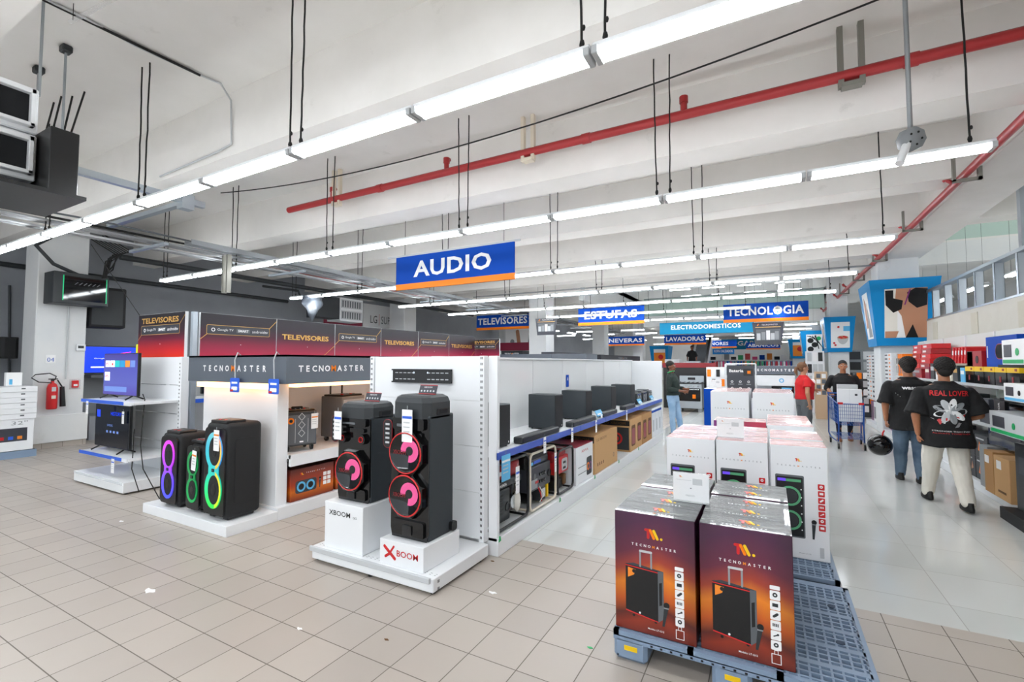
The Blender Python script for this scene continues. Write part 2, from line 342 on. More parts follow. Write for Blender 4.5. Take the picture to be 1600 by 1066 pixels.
def hangers(o, wires):
    zt = cz(o.location.y, o.location.x)
    for x in (-.45, .45) if wires else ():
        c = MB().cyl((x, 0, .07), (x, 0, zt-LZ), .0025, 'cord', 4).build('hanging_cord', o)
    return o
def fixture(x, y, rz, label, group, wires=True):
    return hangers(fixture_(x, y, rz, label, group), wires)
def fixture_(x, y, rz, label, group):
    if not fx_used[0]: fx_used[0] = True; o = FX0; o.location = (x, y, LZ); o.rotation_euler = (0, 0, rz); o['label'] = label; o['group'] = group; return o
    return dup(FX0, (x, y, LZ), rz, label, group)
par = [None]
def cordpair(x, y, label, group, dz=1.5, gap=.13, lean=.03, one=False):
    k = 0
    for s in ((-1,) if one else (-1, 1)):
        zt = cz(y, x); b = MB(); rnd = random.random; xx = x+gap/2*s
        n = 12; b.tube([(xx+lean*(i/n)*s*.5+(rnd()-.5)*.006, y+(rnd()-.5)*.006, LZ+.07+(zt-LZ-.07)*i/n) for i in range(n+1)], .0075, 'cord', 5)
        b.ell((xx, y, LZ+.11), (.016, .016, .03), 'cord', 6, 4); b.ell((xx+.01, y, LZ+.2), (.011, .011, .018), 'cord', 6, 4)
        o = b.build('hanging_cord', par[0]); o.data.transform(Matrix.Translation((-par[0].location.x, -par[0].location.y, -par[0].location.z)))
rows = [(2.35, .43, 9, 'nearest'), (4.82, 1.54, 10, 'second'), (7.75, 1.5, 10, 'third'), (10.45, 1.45, 9, 'fourth'), (12.95, 1.4, 9, 'fifth'), (15.5, -.45, 6, 'sixth'), (18.3, .9, 6, 'seventh')]
for ri, (y, xr, n, nm) in enumerate(rows):
    fx = {}
    for i in range(n):
        fx[i] = fixture(xr-PT*(i+.5), y, 0, f'added unseen twin tube lamp in the {nm} ceiling row, {ORD[i]} from its right end', f'tube lamps of the {nm} row', False)
    for k, i in enumerate(range(0 if ri else 1, n+1, 2)):
        par[0] = fx[min(max(i-1, 0), n-1)]; cordpair(xr-PT*i-(.12 if i == 0 else -.12 if i == n else 0), y, f'black cord at the {ORD[k]} hanging point from the right of the {nm} lamp row', 'cords holding the ceiling lamps', gap=.13 if i else .05, one=(i == 0 or ri > 3))
for y, nm in ((-.4, 'first'), (-3.0, 'second')):
    for i in range(9): fixture(1.5-PT*(i+.5), y, 0, f'added unseen twin tube lamp in the {nm} ceiling row toward the entrance, {ORD[i]} from right', f'added unseen lamps toward the entrance')  # unseen rows behind the camera, added to light the foreground
for i in range(2): fixture(.25, 11.7+5.2*i, pi/2, f'white twin tube lamp running along the aisle above the TECNOLOGIA sign, {ORD[i]} from the front', 'tube lamps along the aisle')
for i in range(8): fixture(4.0, 9.5+2.2*i, pi/2, f'white twin tube lamp behind the long girder on the right, {ORD[i]} from the front', 'tube lamps behind the girder')
for i in range(4): fixture(6.2, 4.3+2.6*i, 0, f'white twin tube lamp above the stud partition on the right, {ORD[i]} from the front', 'tube lamps above the partition')
for i in range(9): fixture(-9.6, 19.5+2.4*i, pi/2, f'white twin tube lamp far back on the left over the appliances, {ORD[i]} from the front', 'far tube lamps on the left')
for j, y in enumerate((23.5, 26.5, 31, 34.6, 42.4)):
    for i in range(6): fixture(1.2-2.4*i, y, 0, f'added white twin tube lamp under the far ceiling, {ORD[j]} far row, {ORD[i]} from the right', 'added far lamps over the clothes area')  # rows added to light the far part of the store
for i in range(4):
    o = fixture(-4.5+1.8*i, 28.5, 0, f'added white twin tube lamp high in the atrium above the mezzanine, {ORD[i]} from the left', 'added atrium lamps', False); o.location.z = 5.85; [MB().cyl((x_, 0, .07), (x_, 0, 1.55), .003, 'cord', 4).build('hanging_cord', o) for x_ in (-.45, .45)]  # lamps added to light the upper floor
for i in range(3):
    o = fixture(4.2+1.6*i, 14.2, 0, f'added white twin tube lamp in the raised opening beyond the partition, {ORD[i]} from the left', 'added lamps of the raised opening', False); o.location.z = 6.2; [MB().cyl((x_, 0, .07), (x_, 0, 1.2), .003, 'cord', 4).build('hanging_cord', o) for x_ in (-.45, .45)]  # lamps added to brighten the dark opening
# ---------------- red sprinkler pipes ----------------
b = MB(); b.cyl((-7.3, 5.2, 4.28), (9, 5.2, 4.28), .05, 'pipered', 14); b.box(-7.3, 5.19, 4.325, 9, 5.23, 4.333, 'pipedust')
for x in (-5.2, -1.9, 1.1, 4): b.cyl((x, 5.2, 4.28), (x+.1, 5.2, 4.28), .06, 'pipered', 14)
sp = thing('sprinkler_pipe', 'red sprinkler pipe crossing the ceiling in front of a beam, grey dust on top', 'pipe', (0, 5.2, 4.28))
for o in (b.build('pipe', sp),): o.location = (0, -5.2, -4.28)
for x in (-3.9, -.75, -6.2, 2.4):
    v = MB(); v.cyl((0, 0, 0), (0, 0, .12), .035, 'pipered', 10); v.cyl((0, 0, .1), (0, 0, .17), .045, 'pipered', 10); v.cyl((0, 0, .14), (0, .06, .17), .03, 'pipered', 10)
    o = v.build('sprinkler_outlet', sp); o.location = (x, 0, .03)
for i, (x, w) in enumerate(((-6.1, .14), (-2.62, .14), (.72, .16))):
    v = MB(); m = 'beigeframe' if i < 2 else 'rawmetal'
    for s in (-1, 1): v.box(x+w/2*s-.025, 5.17, 4.17, x+w/2*s+.02, 5.23, 4.75, m)
    v.box(x-w/2, 5.15, 4.16, x+w/2, 5.25, 4.2, m)
    tag(v.build('pipe_hanger', None, (x, 5.2, 4.75)), f'{"cream" if i < 2 else "rusty grey"} U-shaped hanger under the crossing red pipe, {ORD[i]} from the left', 'bracket', 'hangers of the crossing red pipe')
b = MB(); b.cyl((2.15, -2, 3.93), (2.15, 34, 3.93), .045, 'pipered', 12)
b = tag(b.build('sprinkler_pipe', None, (2.15, 8, 3.93)), 'red sprinkler pipe running along the big girder toward the back', 'pipe')
for i in range(11):
    v = MB(); y = 5.6+i*2.4; v.cyl((2.15, y, 3.93), (2.05, y, 4.02), .025, 'pipered', 8); v.cyl((2.07, y, 3.99), (2.03, y, 4.06), .035, 'hazelred', 8)
    o = v.build('sprinkler_outlet', b); o.location = (-2.15, -8, -3.93)
for i, y in enumerate((7.6, 10.1, 12.8, 15.6, 18.4)):
    v = MB(); v.box(2.03, y, 3.85, 2.06, y+.05, 4.2, 'rawmetal'); v.box(2.03, y, 3.84, 2.3, y+.05, 3.875, 'rawmetal'); v.box(2.26, y, 3.84, 2.3, y+.05, 4.0, 'rawmetal')
    tag(v.build('pipe_bracket', None, (2.15, y, 3.85)), f'steel bracket holding the red pipe along the girder, {ORD[i]} from the front', 'bracket', 'brackets of the girder pipe')
# thin wire sagging across, conduits
b = MB(); b.tube([(-7.4+8.4*i/20, 4.1, 4.15-.28*(1-(i/10-1)**2)+.1) for i in range(21)], .008, 'cord', 5); tag(b.build('electric_wire', None, (-3, 4.1, 4)), 'thin dark wire sagging across the ceiling behind the nearest lamps', 'wire')
b = MB(); b.cyl((-9, 13.6, 3.9), (2.2, 13.6, 3.9), .022, 'conduit', 8); b.cyl((-9, 14.3, 3.8), (1.0, 14.3, 3.8), .02, 'ltgrey', 8)
for x in (-5, -1.7, .9): b.box(x-.06, 13.57, 3.87, x+.06, 13.63, 3.93, 'grey')
tag(b.build('conduit', None, (-3, 13.6, 3.9)), 'pair of thin grey conduits crossing the ceiling above the far signs', 'conduit')
b = MB(); b.tube([(-5.38, 1.4, 4.73), (-5.35, 1.72, 4.73), (-5.39, 2.13, 4.73), (-5.35, 2.6, 4.73), (-5.3, 2.9, 4.73), (-5.34, 3.04, 4.62), (-5.36, 3.06, 4.4), (-5.34, 3.06, 4.12), (-5.6, 3.05, 4.08), (-6.9, 3.05, 4.04)], .011, 'ltgrey', 6)
tag(b.build('electric_cable', None, (-5.35, 2.9, 4.7)), 'white cable clipped along the slab and down the first beam face', 'cable')
b = MB(); b.tube([(-5.39, 1.2, 4.725), (-5.36, 2.0, 4.725), (-5.33, 2.7, 4.725)], .014, 'cord', 5); tag(b.build('electric_cable', None, (-5.36, 2, 4.74)), 'dark twisted cable on the slab near the top left corner', 'cable')
b = MB(); b.cyl((-5.3, 1.62, 4.6), (-4.2, 1.72, 4.6), .018, 'film', 10); b.cyl((-5.25, 1.62, 4.6), (-5.25, 1.62, 4.75), .003, 'cord', 4); b.cyl((-4.3, 1.7, 4.6), (-4.3, 1.7, 4.75), .003, 'cord', 4)
tag(b.build('plastic_tube', None, (-4.7, 1.65, 4.6)), 'clear plastic tube hanging at the top left of the ceiling', 'tube')
sp_ = thing('socket_pendant', 'grey round socket head with a white lamp on a pole from the ceiling', 'pendant', (.95, 4.4, 4.75))
MB().cyl((0, 0, 0), (0, 0, -1.4), .016, 'steel', 8).build('pole', sp_)
b = MB(); b.at(Matrix.Translation((0, 0, -1.48)) @ Matrix.Rotation(R(28), 4, 'Z') @ Matrix.Rotation(R(100), 4, 'X')); b.lathe([(0, -.05), (.07, -.05), (.085, -.035), (.09, .01), (.08, .045), (0, .045)], 'grey', 8)
for a in range(5): b.disc(.045*cos(a*1.25), .045*sin(a*1.25), .008, .045, .048, 'black', 8)
b.build('socket_head', sp_)
MB().cyl((-.03, -.03, -1.52), (-.09, -.1, -1.68), .028, 'white', 12).build('lamp', sp_)
# ---------------- cable trays on the left ----------------
b = MB()
for i, x in enumerate((-8.1, -8.25, -8.42, -8.55, -8.7, -8.85)): b.cyl((x, 0, 3.45+.02*(i % 3)), (x, 30, 3.47+.02*(i % 2)), (.018, .025, .02, .016, .03, .02)[i], 'conduit' if i != 3 else 'ltgrey', 8)
for i in range(10): b.box(-9.05, 1.2+i*2.4, 3.4, -7.95, 1.26+i*2.4, 3.44, 'galv')
tag(b.build('conduit_bundle', None, (-8.5, 10, 3.45)), 'bundle of grey conduits running back below the beams on the left', 'conduit')
b = MB(); b.box(-8.2, 4, 3.52, -8.0, 30, 3.53, 'grey')
for s in (-8.2, -8.0): b.box(s, 4, 3.5, s+.012, 30, 3.58, 'grey')
tag(b.build('cable_tray', None, (-8.1, 10, 3.5)), 'grey steel cable tray running back beside the conduits', 'tray')
b = MB(); b.tube([(-8.95, 4, 3.62), (-8.9, 8, 3.56), (-9, 14, 3.62), (-8.95, 24, 3.58)], .02, 'pipered', 6); b.tube([(-8.6, 2, 3.62)]+[(-8.5+.12*sin(i), 4+2*i, 3.6) for i in range(10)], .018, 'cord', 5)
b.tube([(-8.3, 2, 3.6)]+[(-8.35+.1*cos(i*1.7), 3+2*i, 3.62) for i in range(11)], .015, 'midgrey', 5); tag(b.build('cable', None, (-8.6, 8, 3.6)), 'loose dark and red cables lying over the conduit bundle', 'cable')
b = MB(); b.box(-6.95, 1.6, 3.78, -6.87, 3.6, 3.86, 'galv'); b.box(-9.2, 3.35, 3.78, -6.87, 3.43, 3.84, 'galv'); b.box(-6.99, 3.3, 3.7, -6.85, 3.45, 3.9, 'galv')
tag(b.build('steel_channel', None, (-6.9, 3, 3.8)), 'galvanised steel channel corner above the conduits at the left', 'rail')
for i, (p0, p1, r) in enumerate((((-13.35, .5, 3.6), (-13.3, 9.5, 3.55), .05), ((-11.95, 4.6, 3.85), (-11.95, 18, 3.8), .06), ((-13.57, 3.4, 3.2), (-13.57, 3.5, .0), .02))):
    tag(MB().cyl(p0, p1, r, 'darkgrey', 10).build('black_pipe', None, p0), ('dark pipe along the left wall passing above the column', 'second dark pipe starting behind the column at the left', 'thin dark pipe going down the left wall')[i], 'pipe')
b = MB()
for s in (-.06, .06): b.box(-8.04+s-.02, 4.55, 2.8, -8.04+s+.02, 4.62, 3.45, 'rawmetal')
tag(b.build('hanger_bracket', None, (-8.04, 4.6, 3.4)), 'pair of rusty steel straps hanging below the conduit bundle', 'bracket')
# strands
for i, (x, y) in enumerate(((-7.48, 2.17), (-7.23, 2.16), (-7.11, 2.22), (-6.87, 2.25))):
    b = MB(); n = 8; xe = (-7.4, -7.1, -6.95, -7.0)[i]; b.tube([(x+(xe-x)*k/n, y-.2*k/n, 4.75-1.2*k/n) for k in range(n+1)], .01, 'cord', 5)
    b.build('hanging_cord')
for i, (x, y, z) in enumerate(((-6.03, 1.82, 3.2), (-6.72, 1.82, 3.5), (-5.43, 1.48, 3.9))):
    b = MB(); b.cyl((x, y, 4.75), (x, y, z), .011, 'steel', 8)
    if i < 2: b.box(x-.05, y-.04, 4.68, x+.05, y+.04, 4.75, 'darkgrey', bev=.01, seg=1)
    tag(b.build('threaded_rod', None, (x, y, 4.75)), f'steel rod hanging near the air units, {("tall one with dark clamp", "short one with dark clamp", "plain one nearest the corner")[i]}', 'rod', 'rods holding the air units')
# air units top left: two stacked white grilles with dark box behind
for i, z in enumerate((3.1, 3.49)):
    t = thing('air_conditioner', ('lower', 'upper')[i] + ' white ceiling air unit with square dark openings at top left', 'air conditioner', (-5.42, .77, z))
    b = MB(); b.box(-.35, -.9, 0, .18, .66, .38, 'white', bev=.01, seg=1); hs = b.build('housing', t)
    for k in range(6):
        y = -.84+k*.25
        g = MB(); g.box(.181, y, .07, .19, y+.19, .31, 'hole'); g.box(.18, y-.03, .04, .24, y, .35, 'white', bev=.004, seg=1); g.box(.18, y+.19, .04, .24, y+.22, .35, 'white', bev=.004, seg=1); g.box(.18, y-.03, .04, .24, y+.22, .07, 'white', bev=.004, seg=1); g.box(.18, y-.03, .31, .24, y+.22, .35, 'white', bev=.004, seg=1)
        g.build('grille_cell', hs)
t = thing('duct_box', 'black box and frame mounted behind the white air units at top left', 'duct', (-5.3, 1.5, 2.96)); MB().box(-.4, -.06, .04, .3, .12, .56, 'black', bev=.005, seg=1).build('housing', t)
MB().box(-.5, -1.5, 0, .36, .16, .03, 'black').build('support_plate', t)
for o in [o for o in bpy.data.objects if o.name.startswith('hanging_cord') and o.parent is None]:
    o.parent = t; o.location = (5.3, -1.5, -2.96)
    for k in ('label', 'category', 'group'):
        if k in o: del o[k]
# hanging things on left column
t = thing('display_case', 'dark hanging cabinet with a glass front and green edges on the column', 'cabinet', (-11.85, 3.9, 2.74))
MB().box(-.22, -.42, 0, .22, .42, .6, 'darkgrey', bev=.01, seg=1).build('body', t)
b = MB().at(FR((.22, -.42, 0), 'r')); b.rect(.14, .07, .8, .53, 'glossblack', .004); b.rect(.135, .06, .15, .54, 'ledgreen', .006); b.rect(.79, .06, .805, .54, 'ledgreen', .006); b.text('//////', .5, .4, .4, .05, 'midgrey', .005)
b.build('glass_front', t)
t = thing('hanging_monitor', 'black boxy monitor hanging behind the column at the left', 'monitor', (-12.35, 4.55, 2.35))
b = MB(); b.at(Matrix.Translation((0, 0, 0)) @ Matrix.Rotation(R(-12), 4, 'Z')); b.box(-.3, -.3, 0, .2, .3, .85, 'matblack', bev=.03); b.build('housing', t)
b = MB(); b.at(Matrix.Rotation(R(-12), 4, 'Z')); b.box(.2, -.25, .06, .206, .25, .79, 'darkgrey'); b.build('screen', t)
MB().box(-.05, -.4, .5, .05, -.25, .6, 'black').build('bracket', t)
t = thing('fire_extinguisher', 'red fire extinguisher with black hose and horn on the white column', 'fire extinguisher', (-11.98, 3.64, .74))
b = MB(); b.lathe([(0, 0), (.07, 0), (.08, .02), (.08, .4), (.06, .47), (.025, .5), (.025, .53), (0, .53)], 'red', 20); b.box(.076, -.03, .34, .084, .03, .42, 'ltgrey'); b.box(.076, -.03, .2, .084, .03, .26, 'ivory'); b.build('cylinder', t)
b = MB(); b.cyl((0, 0, .52), (0, 0, .57), .025, 'black', 10); b.box(-.01, -.06, .56, .02, .07, .58, 'black'); b.build('valve', t)
b = MB(); b.tube([(0, .03, .55), (0, .05, .62), (.02, -.05, .68), (.02, -.25, .66), (.02, -.3, .6), (.02, -.2, .52), (.02, -.02, .5)], .01, 'black', 8); b.build('hose', t)
b = MB(); b.cyl((0, .16, .04), (0, .14, .42), .045, 'black', 12, r2=.035); b.cyl((0, .14, .42), (0, .07, .55), .012, 'black', 8); b.build('horn', t)
t = thing('fire_alarm', 'small red pull station beside the extinguisher on the column', 'alarm', (-12.09, 3.92, 1.1)); b = MB().at(FR((0, 0, 0), 'r')); b.box(0, 0, 0, .16, .2, .03, 'film'); b.box(.03, .03, 0, .13, .17, .05, 'red', bev=.005, seg=1); b.rect(.05, .06, .11, .1, 'white', .052); b.build('housing', t)
t = thing('thermostat', 'small white thermostat with dark display on the column corner', 'thermostat', (-12.09, 4.0, 1.86)); b = MB().at(FR((0, 0, 0), 'r')); b.box(0, 0, 0, .14, .13, .03, 'white', bev=.005, seg=1); b.rect(.02, .05, .11, .1, 'darkgrey', .031); b.build('housing', t)
b = MB(); b.cyl((-12.08, 3.86, 1.3), (-12.08, 3.86, 2.75), .012, 'ltgrey', 8); tag(b.build('conduit', None, (-12.08, 3.86, 1.3)), 'thin light conduit running down the white column face', 'conduit')
b = MB().at(FR((-12.09, 3.58, 1.62), 'r')); b.rect(-.02, -.01, .12, .15, 'paper', .003); b.text('04', .05, .06, .1, .08, 'blue', .004); tag(b.build('number_sign', None, (-12.09, 3.6, 1.65)), 'small paper sign reading 04 on the column', 'sign')
b = MB(); b.tube([(-11.95, 3.95, 3.35), (-11.9, 3.55, 3.5), (-11.9, 3.3, 3.8), (-11.9, 3.5, 4.0)], .035, 'darkgrey', 8); tag(b.build('flexible_duct', None, (-11.9, 3.5, 3.4)), 'grey flexible hose curving up from the hanging cabinet', 'hose')
b = MB()
for k in range(7): b.tube([(-11.7+.04*k, 4.2, 3.3), (-11.6+.05*sin(k*2), 4.3+.06*cos(k), 3.5+.05*k), (-11.3+.1*k, 4.3, 3.75), (-11.9+.1*k, 4.1, 4.1)], .013, 'cord', 5)
tag(b.build('cable', None, (-11.6, 4.2, 3.5)), 'tangle of black cables between the cabinet and the ceiling', 'cable', kind='stuff')
# white ceiling units further back
for i, (x, y0, y1, z0, z1, lab) in enumerate(((-11.9, 10.35, 11.3, 2.95, 3.7, 'white louvred air unit hanging beyond the TELEVISORES banners'),)):
    t = thing('air_conditioner', lab, 'air conditioner', (x, y0, z0)); MB().box(-.6, 0, 0, 0, y1-y0, z1-z0, 'white', bev=.01, seg=1).build('housing', t)
    g = MB().at(FR((0, 0, 0), 'r'))
    for r_ in (0, 1):
        g.box(.04, .06+r_*.36, .001, .9, .33+r_*.36, .02, 'ltgrey')
        for k in range(8): g.box(.07+k*.1, .09+r_*.36, .02, .12+k*.1, .3+r_*.36, .024, 'midgrey')
    g.build('grille', t)
    [MB().cyl((-.3, q, z1-z0), (-.3, q, 4.75-z0), .012, 'steel', 6).build('hanger_rod', t) for q in (.1, .8)]
    MB().box(-.5, -.85, .05, 0, -.02, .72, 'darkgrey', bev=.01, seg=1).build('fan_box', t)
    MB().tube([(-.3, -.8, .5), (-.3, -1.2, .6), (-.3, -1.3, .8), (-.3, -2.4, .78)], .035, 'darkgrey', 8).build('pipe', t)
def plastic(x, y, z):
    b = MB(); n = 10
    vs = []; 
    for j in range(n+1):
        for i in range(n+1):
            u = i/n; v = j/n; half = .33*(1-.55*v*v); vs.append((x+.1*sin(u*9+v*4)*.4+.07*cos(v*7+u*3), y+(u-.5)*2*half, z-.55*v*(1-.45*abs(u-.5)*2)-.1*v))
    b.add(vs, [(j*(n+1)+i, j*(n+1)+i+1, (j+1)*(n+1)+i+1, (j+1)*(n+1)+i) for j in range(n) for i in range(n)], 'slate', True)
    return b
o = plastic(-9.9, 7.75, 3.26).build('plastic_bag', None, (-9.9, 7.75, 3.2)); tag(o, 'grey plastic sheet draped from the left end of the third lamp row', 'bag'); md = o.modifiers.new('s', 'SOLIDIFY'); md.thickness = .004
# wall graphics: LG SUP
t = thing('wall_poster', 'white wall poster with large dark letters beside a maroon picture', 'poster', (-13.58, 12.4, 2.6)); b = MB().at(FR((0, 0, 0), 'r')); b.rect(.5, 0, 2.6, 1.3, 'paper', .01); b.text('LG', 1.05, .72, .36, .3, 'black', .012); b.rect(1.33, .5, 1.345, .95, 'red', .012); b.text('SUP', 1.7, .72, .5, .3, 'midgrey', .012); b.build('panel', t)
b = MB().at(FR((0, 0, 0), 'r')); b.rect(-1.3, 0, .45, 1.3, 'maroon', .01); b.rect(-1.3, .9, .45, 1.3, 'ltblue', .012)
b.prism([(-1.2, .2), (-.9, .35), (-.6, .22), (-.3, .3), (0, .18), (.4, .4), (.4, .3), (0, .05), (-.3, .18), (-.6, .1), (-.9, .22)], .01, .014, 'blue'); b.build('picture', t)
# hanging signs ------------------------------------------------------------
def hang_sign(txt, cx, y, w, h, zt, lab, m='signblue', stripe='signorange', th=.03, tw=.8, name='hanging_sign', tm='paper', fh=.46):
    t = thing(name, lab, 'sign', (cx, y, zt-h))
    b = MB(); b.box(-w/2, 0, 0, w/2, th, h, m, bev=.003, seg=1)
    if stripe: b.box(-w/2-.001, -.002, 0, w/2+.001, th+.002, h*.17, stripe)
    bo = b.build('board', t)
    l = MB().at(FR((0, -.001, 0))); l.text(txt, 0, h*.58, w*tw, h*fh, tm, .006, bold=.028, sp=1.06); l.build('lettering', bo)
    for s in (-1, 1): MB().cyl((s*w*.42, th/2, h), (s*w*.42, th/2, cz(y, cx)-(zt-h)), .004, 'cord', 4).build('hanging_wire', t)
    return t
t = hang_sign('AUDIO', -4.61, 6.28, 2.4, .585, 3.49, 'blue AUDIO sign with orange stripe, the nearest hanging sign', tw=.66, fh=.48)
MB().box(-1.4, 0, .585, 1.3, .03, .615, 'ltgrey').build('rail', t)
hang_sign('TELEVISORES', -9.3, 16.1, 2.4, .6, 3.54, 'blue TELEVISORES sign hanging beyond the AUDIO sign', tw=.94)
hang_sign('ESTUFAS', -4.87, 16.0, 2.36, .61, 3.57, 'blue ESTUFAS sign crossed by lamp rows')
hang_sign('TECNOLOGIA', -.12, 17.0, 2.4, .6, 3.54, 'blue TECNOLOGIA sign over the main aisle', tw=.9)
hang_sign('NEVERAS', -7.6, 28, 2.25, .55, 3.2, 'small far blue NEVERAS sign', tw=.9)
hang_sign('LAVADORAS', -4.3, 28.6, 2.3, .58, 3.25, 'far blue LAVADORAS sign beside NEVERAS', tw=.9)
hang_sign('MENORES', -3.24, 35.2, 2.6, .5, 3.15, 'far blue MENORES sign half hidden behind LAVADORAS', tw=.6)
hang_sign('ABANICOS', -.4, 37, 2.1, .5, 3.05, 'far blue ABANICOS sign under the dark poster', tw=.9)
hang_sign('HOGAR', -2.0, 40, 2.6, .8, 3.45, 'far teal HOGAR sign behind the small blue signs', m='teal', stripe=None, tw=.8)
hang_sign('ELECTRODOMESTICOS', -2.15, 19.2, 3.35, .46, 3.2, 'long teal ELECTRODOMESTICOS sign', m='teal', stripe=None, tw=.74, fh=.38)
hang_sign('ROPA CALZADOS', -2.85, 36, 1.4, .38, 2.6, 'small far blue ROPA CALZADOS sign', m='adblue2', stripe=None, tw=.85)
def dark_poster(cx, y, w, z0, z1, lab):
    t = thing('hanging_poster', lab, 'poster', (cx, y, z0)); h = z1-z0
    b = MB(); b.prism([(-w*.42, 0), (w*.42, 0), (w/2, h), (-w/2, h)], 0, .02, 'slatedark'); b.build('board', t).matrix_basis = FR((0, 0, 0)) 
    l = MB().at(FR((0, -.022, 0))); l.text('TECNOMASTER', .05, h*.9, w*.5, h*.07, 'paper', .003, sp=1.3); l.cap2(-w*.33, h*.87, -w*.3, h*.93, .015, .001, .003, 'orange')
    l.rect(-w*.4, h*.78, w*.4, h*.8, 'gold', .003); l.rect(-w*.38, h*.2, w*.38, h*.7, 'midgrey', .003)
    for k, (u, v, c) in enumerate(((-.3, .3, 'ltgrey'), (-.15, .35, 'grey'), (0, .42, 'paper'), (.14, .3, 'ltgrey'), (.27, .38, 'grey'))): l.rect((u-.06)*w, h*.22, (u+.06)*w, h*(.22+v), c, .004+.001*k)
    l.build('print', t)
    for s in (-1, 1): MB().cyl((s*w*.4, 0, h), (s*w*.4, 0, cz(y, cx)-z0), .004, 'cord', 4).build('hanging_wire', t)
dark_poster(-.03, 17.3, .91, 2.2, 2.93, 'dark hanging poster of appliances below the TECNOLOGIA sign')
dark_poster(-6.4, 14.0, .78, 2.53, 3.08, 'dark hanging poster of appliances beside the TELEVISORES sign')
# flared advertising boxes round the columns
def flared(cx, y0, hw, z0, z1, art, lab, dep=.75):
    t = thing('column_sign', lab, 'sign', (cx, y0, z0)); h = z1-z0; bw = hw*.77
    b = MB(); vs = []
    for z, w, o in ((0, bw, 0), (h, hw, -.12)):
        vs += [(-w, o+.0-(.1 if z else 0), z), (w, o-(.1 if z else 0), z), (w, dep+.3+(.2 if z else 0), z), (-w, dep+.3+(.2 if z else 0), z)]
    b.add(vs, [(3, 2, 1, 0), (4, 5, 6, 7), (0, 1, 5, 4), (1, 2, 6, 5), (2, 3, 7, 6), (3, 0, 4, 7)], 'adblue'); b.build('frame', t)
    tilt = math.atan2(.22, h)
    F = Matrix.Translation((0, -.004, 0)) @ Matrix.Rotation(tilt, 4, 'X') @ FR((0, 0, 0))
    p = MB().at(F); p.rect(-bw*.72, h*.12, bw*.82, h*.86, 'paper', .003)
    art(p, bw, h); p.build('picture', t)
    sl = math.atan2(hw-bw, h)
    F = Matrix.Translation((-bw-.004, 0, 0)) @ Matrix.Rotation(-sl, 4, 'Y') @ FR((0, .5*dep+.15, 0), 'l')
    q = MB().at(F); q.rect(-dep*.45, h*.12, dep*.42, h*.86, 'paper', .003); q.prism([(-.1, h*.15), (dep*.36, h*.15), (dep*.1, h*.7)], .003, .006, 'grey'); q.prism([(-.25, h*.3), (-.05, h*.3), (0, h*.7), (-.15, h*.8)], .003, .005, 'skinC'); q.build('side_picture', t)
    return t
def art_wear(p, w, h):
    p.rect(-w*.72, h*.12, -w*.25, h*.86, 'foam', .004); p.prism([(-w*.7, h*.12), (-w*.3, h*.12), (-w*.2, h*.22), (-w*.7, h*.22)], .004, .006, 'skinC')
    p.prism([(-w*.3, h*.86), (w*.82, h*.86), (w*.82, h*.12), (w*.05, h*.12), (-w*.1, h*.45), (-w*.35, h*.6)], .004, .006, 'skinC')
    p.prism([(-w*.7, h*.84), (-w*.4, h*.84), (-w*.4, h*.72), (-w*.05, h*.68), (-w*.1, h*.55), (-w*.4, h*.5), (-w*.68, h*.62)], .006, .008, 'shirtblack')
    p.prism([(w*.1, h*.8), (w*.4, h*.86), (w*.82, h*.84), (w*.8, h*.6), (w*.45, h*.56), (w*.15, h*.66)], .006, .008, 'shirtblack'); p.cap2(w*.02, h*.62, w*.2, h*.84, .012, .008, .009, 'purple')
    p.prism([(w*.05, h*.12), (w*.5, h*.12), (w*.3, h*.32)], .006, .008, 'shirtblack')
def art_bowl(p, w, h):
    p.prism([(-w*.1+w*.45*cos(a)+w*.35, h*.42+h*.2*sin(a)) for a in [pi+pi*i/12 for i in range(13)]], .004, .006, 'ltgrey'); p.prism([(w*.25+w*.45*cos(a), h*.42+h*.05*sin(a)) for a in [2*pi*i/16 for i in range(16)]], .006, .008, 'skinC')
    for u, v in ((.0, .43), (.15, .41), (.5, .42), (.35, .44), (-.45, .26), (-.35, .2), (-.1, .72)): p.disc(w*u, h*v, .035, .008, .01, 'red', 10)
    p.rect(w*.3, h*.6, w*.82, h*.74, 'ltblue', .009)
def art_grill(p, w, h):
    for u, v in ((-.3, .62), (-.3, .28), (.1, .45)): p.disc(w*u, h*v, .13, .004, .007, 'black', 14)
    for k in range(4): p.cap2(-w*.6+k*.1, h*.8, w*.3+k*.1, h*(.7-.15*k), .015, .007, .009, 'black')
    p.cap2(w*.2, h*.82, w*.5, h*.3, .02, .007, .009, 'black'); p.disc(w*.5, h*.7, .1, .004, .006, 'green', 12)
def art_food(p, w, h):
    p.rect(-w*.72, h*.12, w*.82, h*.7, 'orange', .004); p.disc(w*.2, h*.5, .16, .004, .008, 'red', 14)
flared(2.6, 13.2, .62, 2.0, 3.46, art_wear, 'large blue flared box with an underwear picture around the nearest right column')
flared(2.15, 19.9, .46, 2.0, 3.22, art_bowl, 'blue flared column box with a picture of a cereal bowl')
flared(1.9, 27.4, .55, 1.95, 3.2, art_grill, 'blue flared column box with a picture of stove burners')
flared(1.6, 34.8, .55, 1.9, 3.1, art_food, 'blue flared column box with an orange food picture, partly hidden')
flared(-6.2, 31, .6, 1.3, 2.7, art_food, 'far blue flared box left of the escalator')

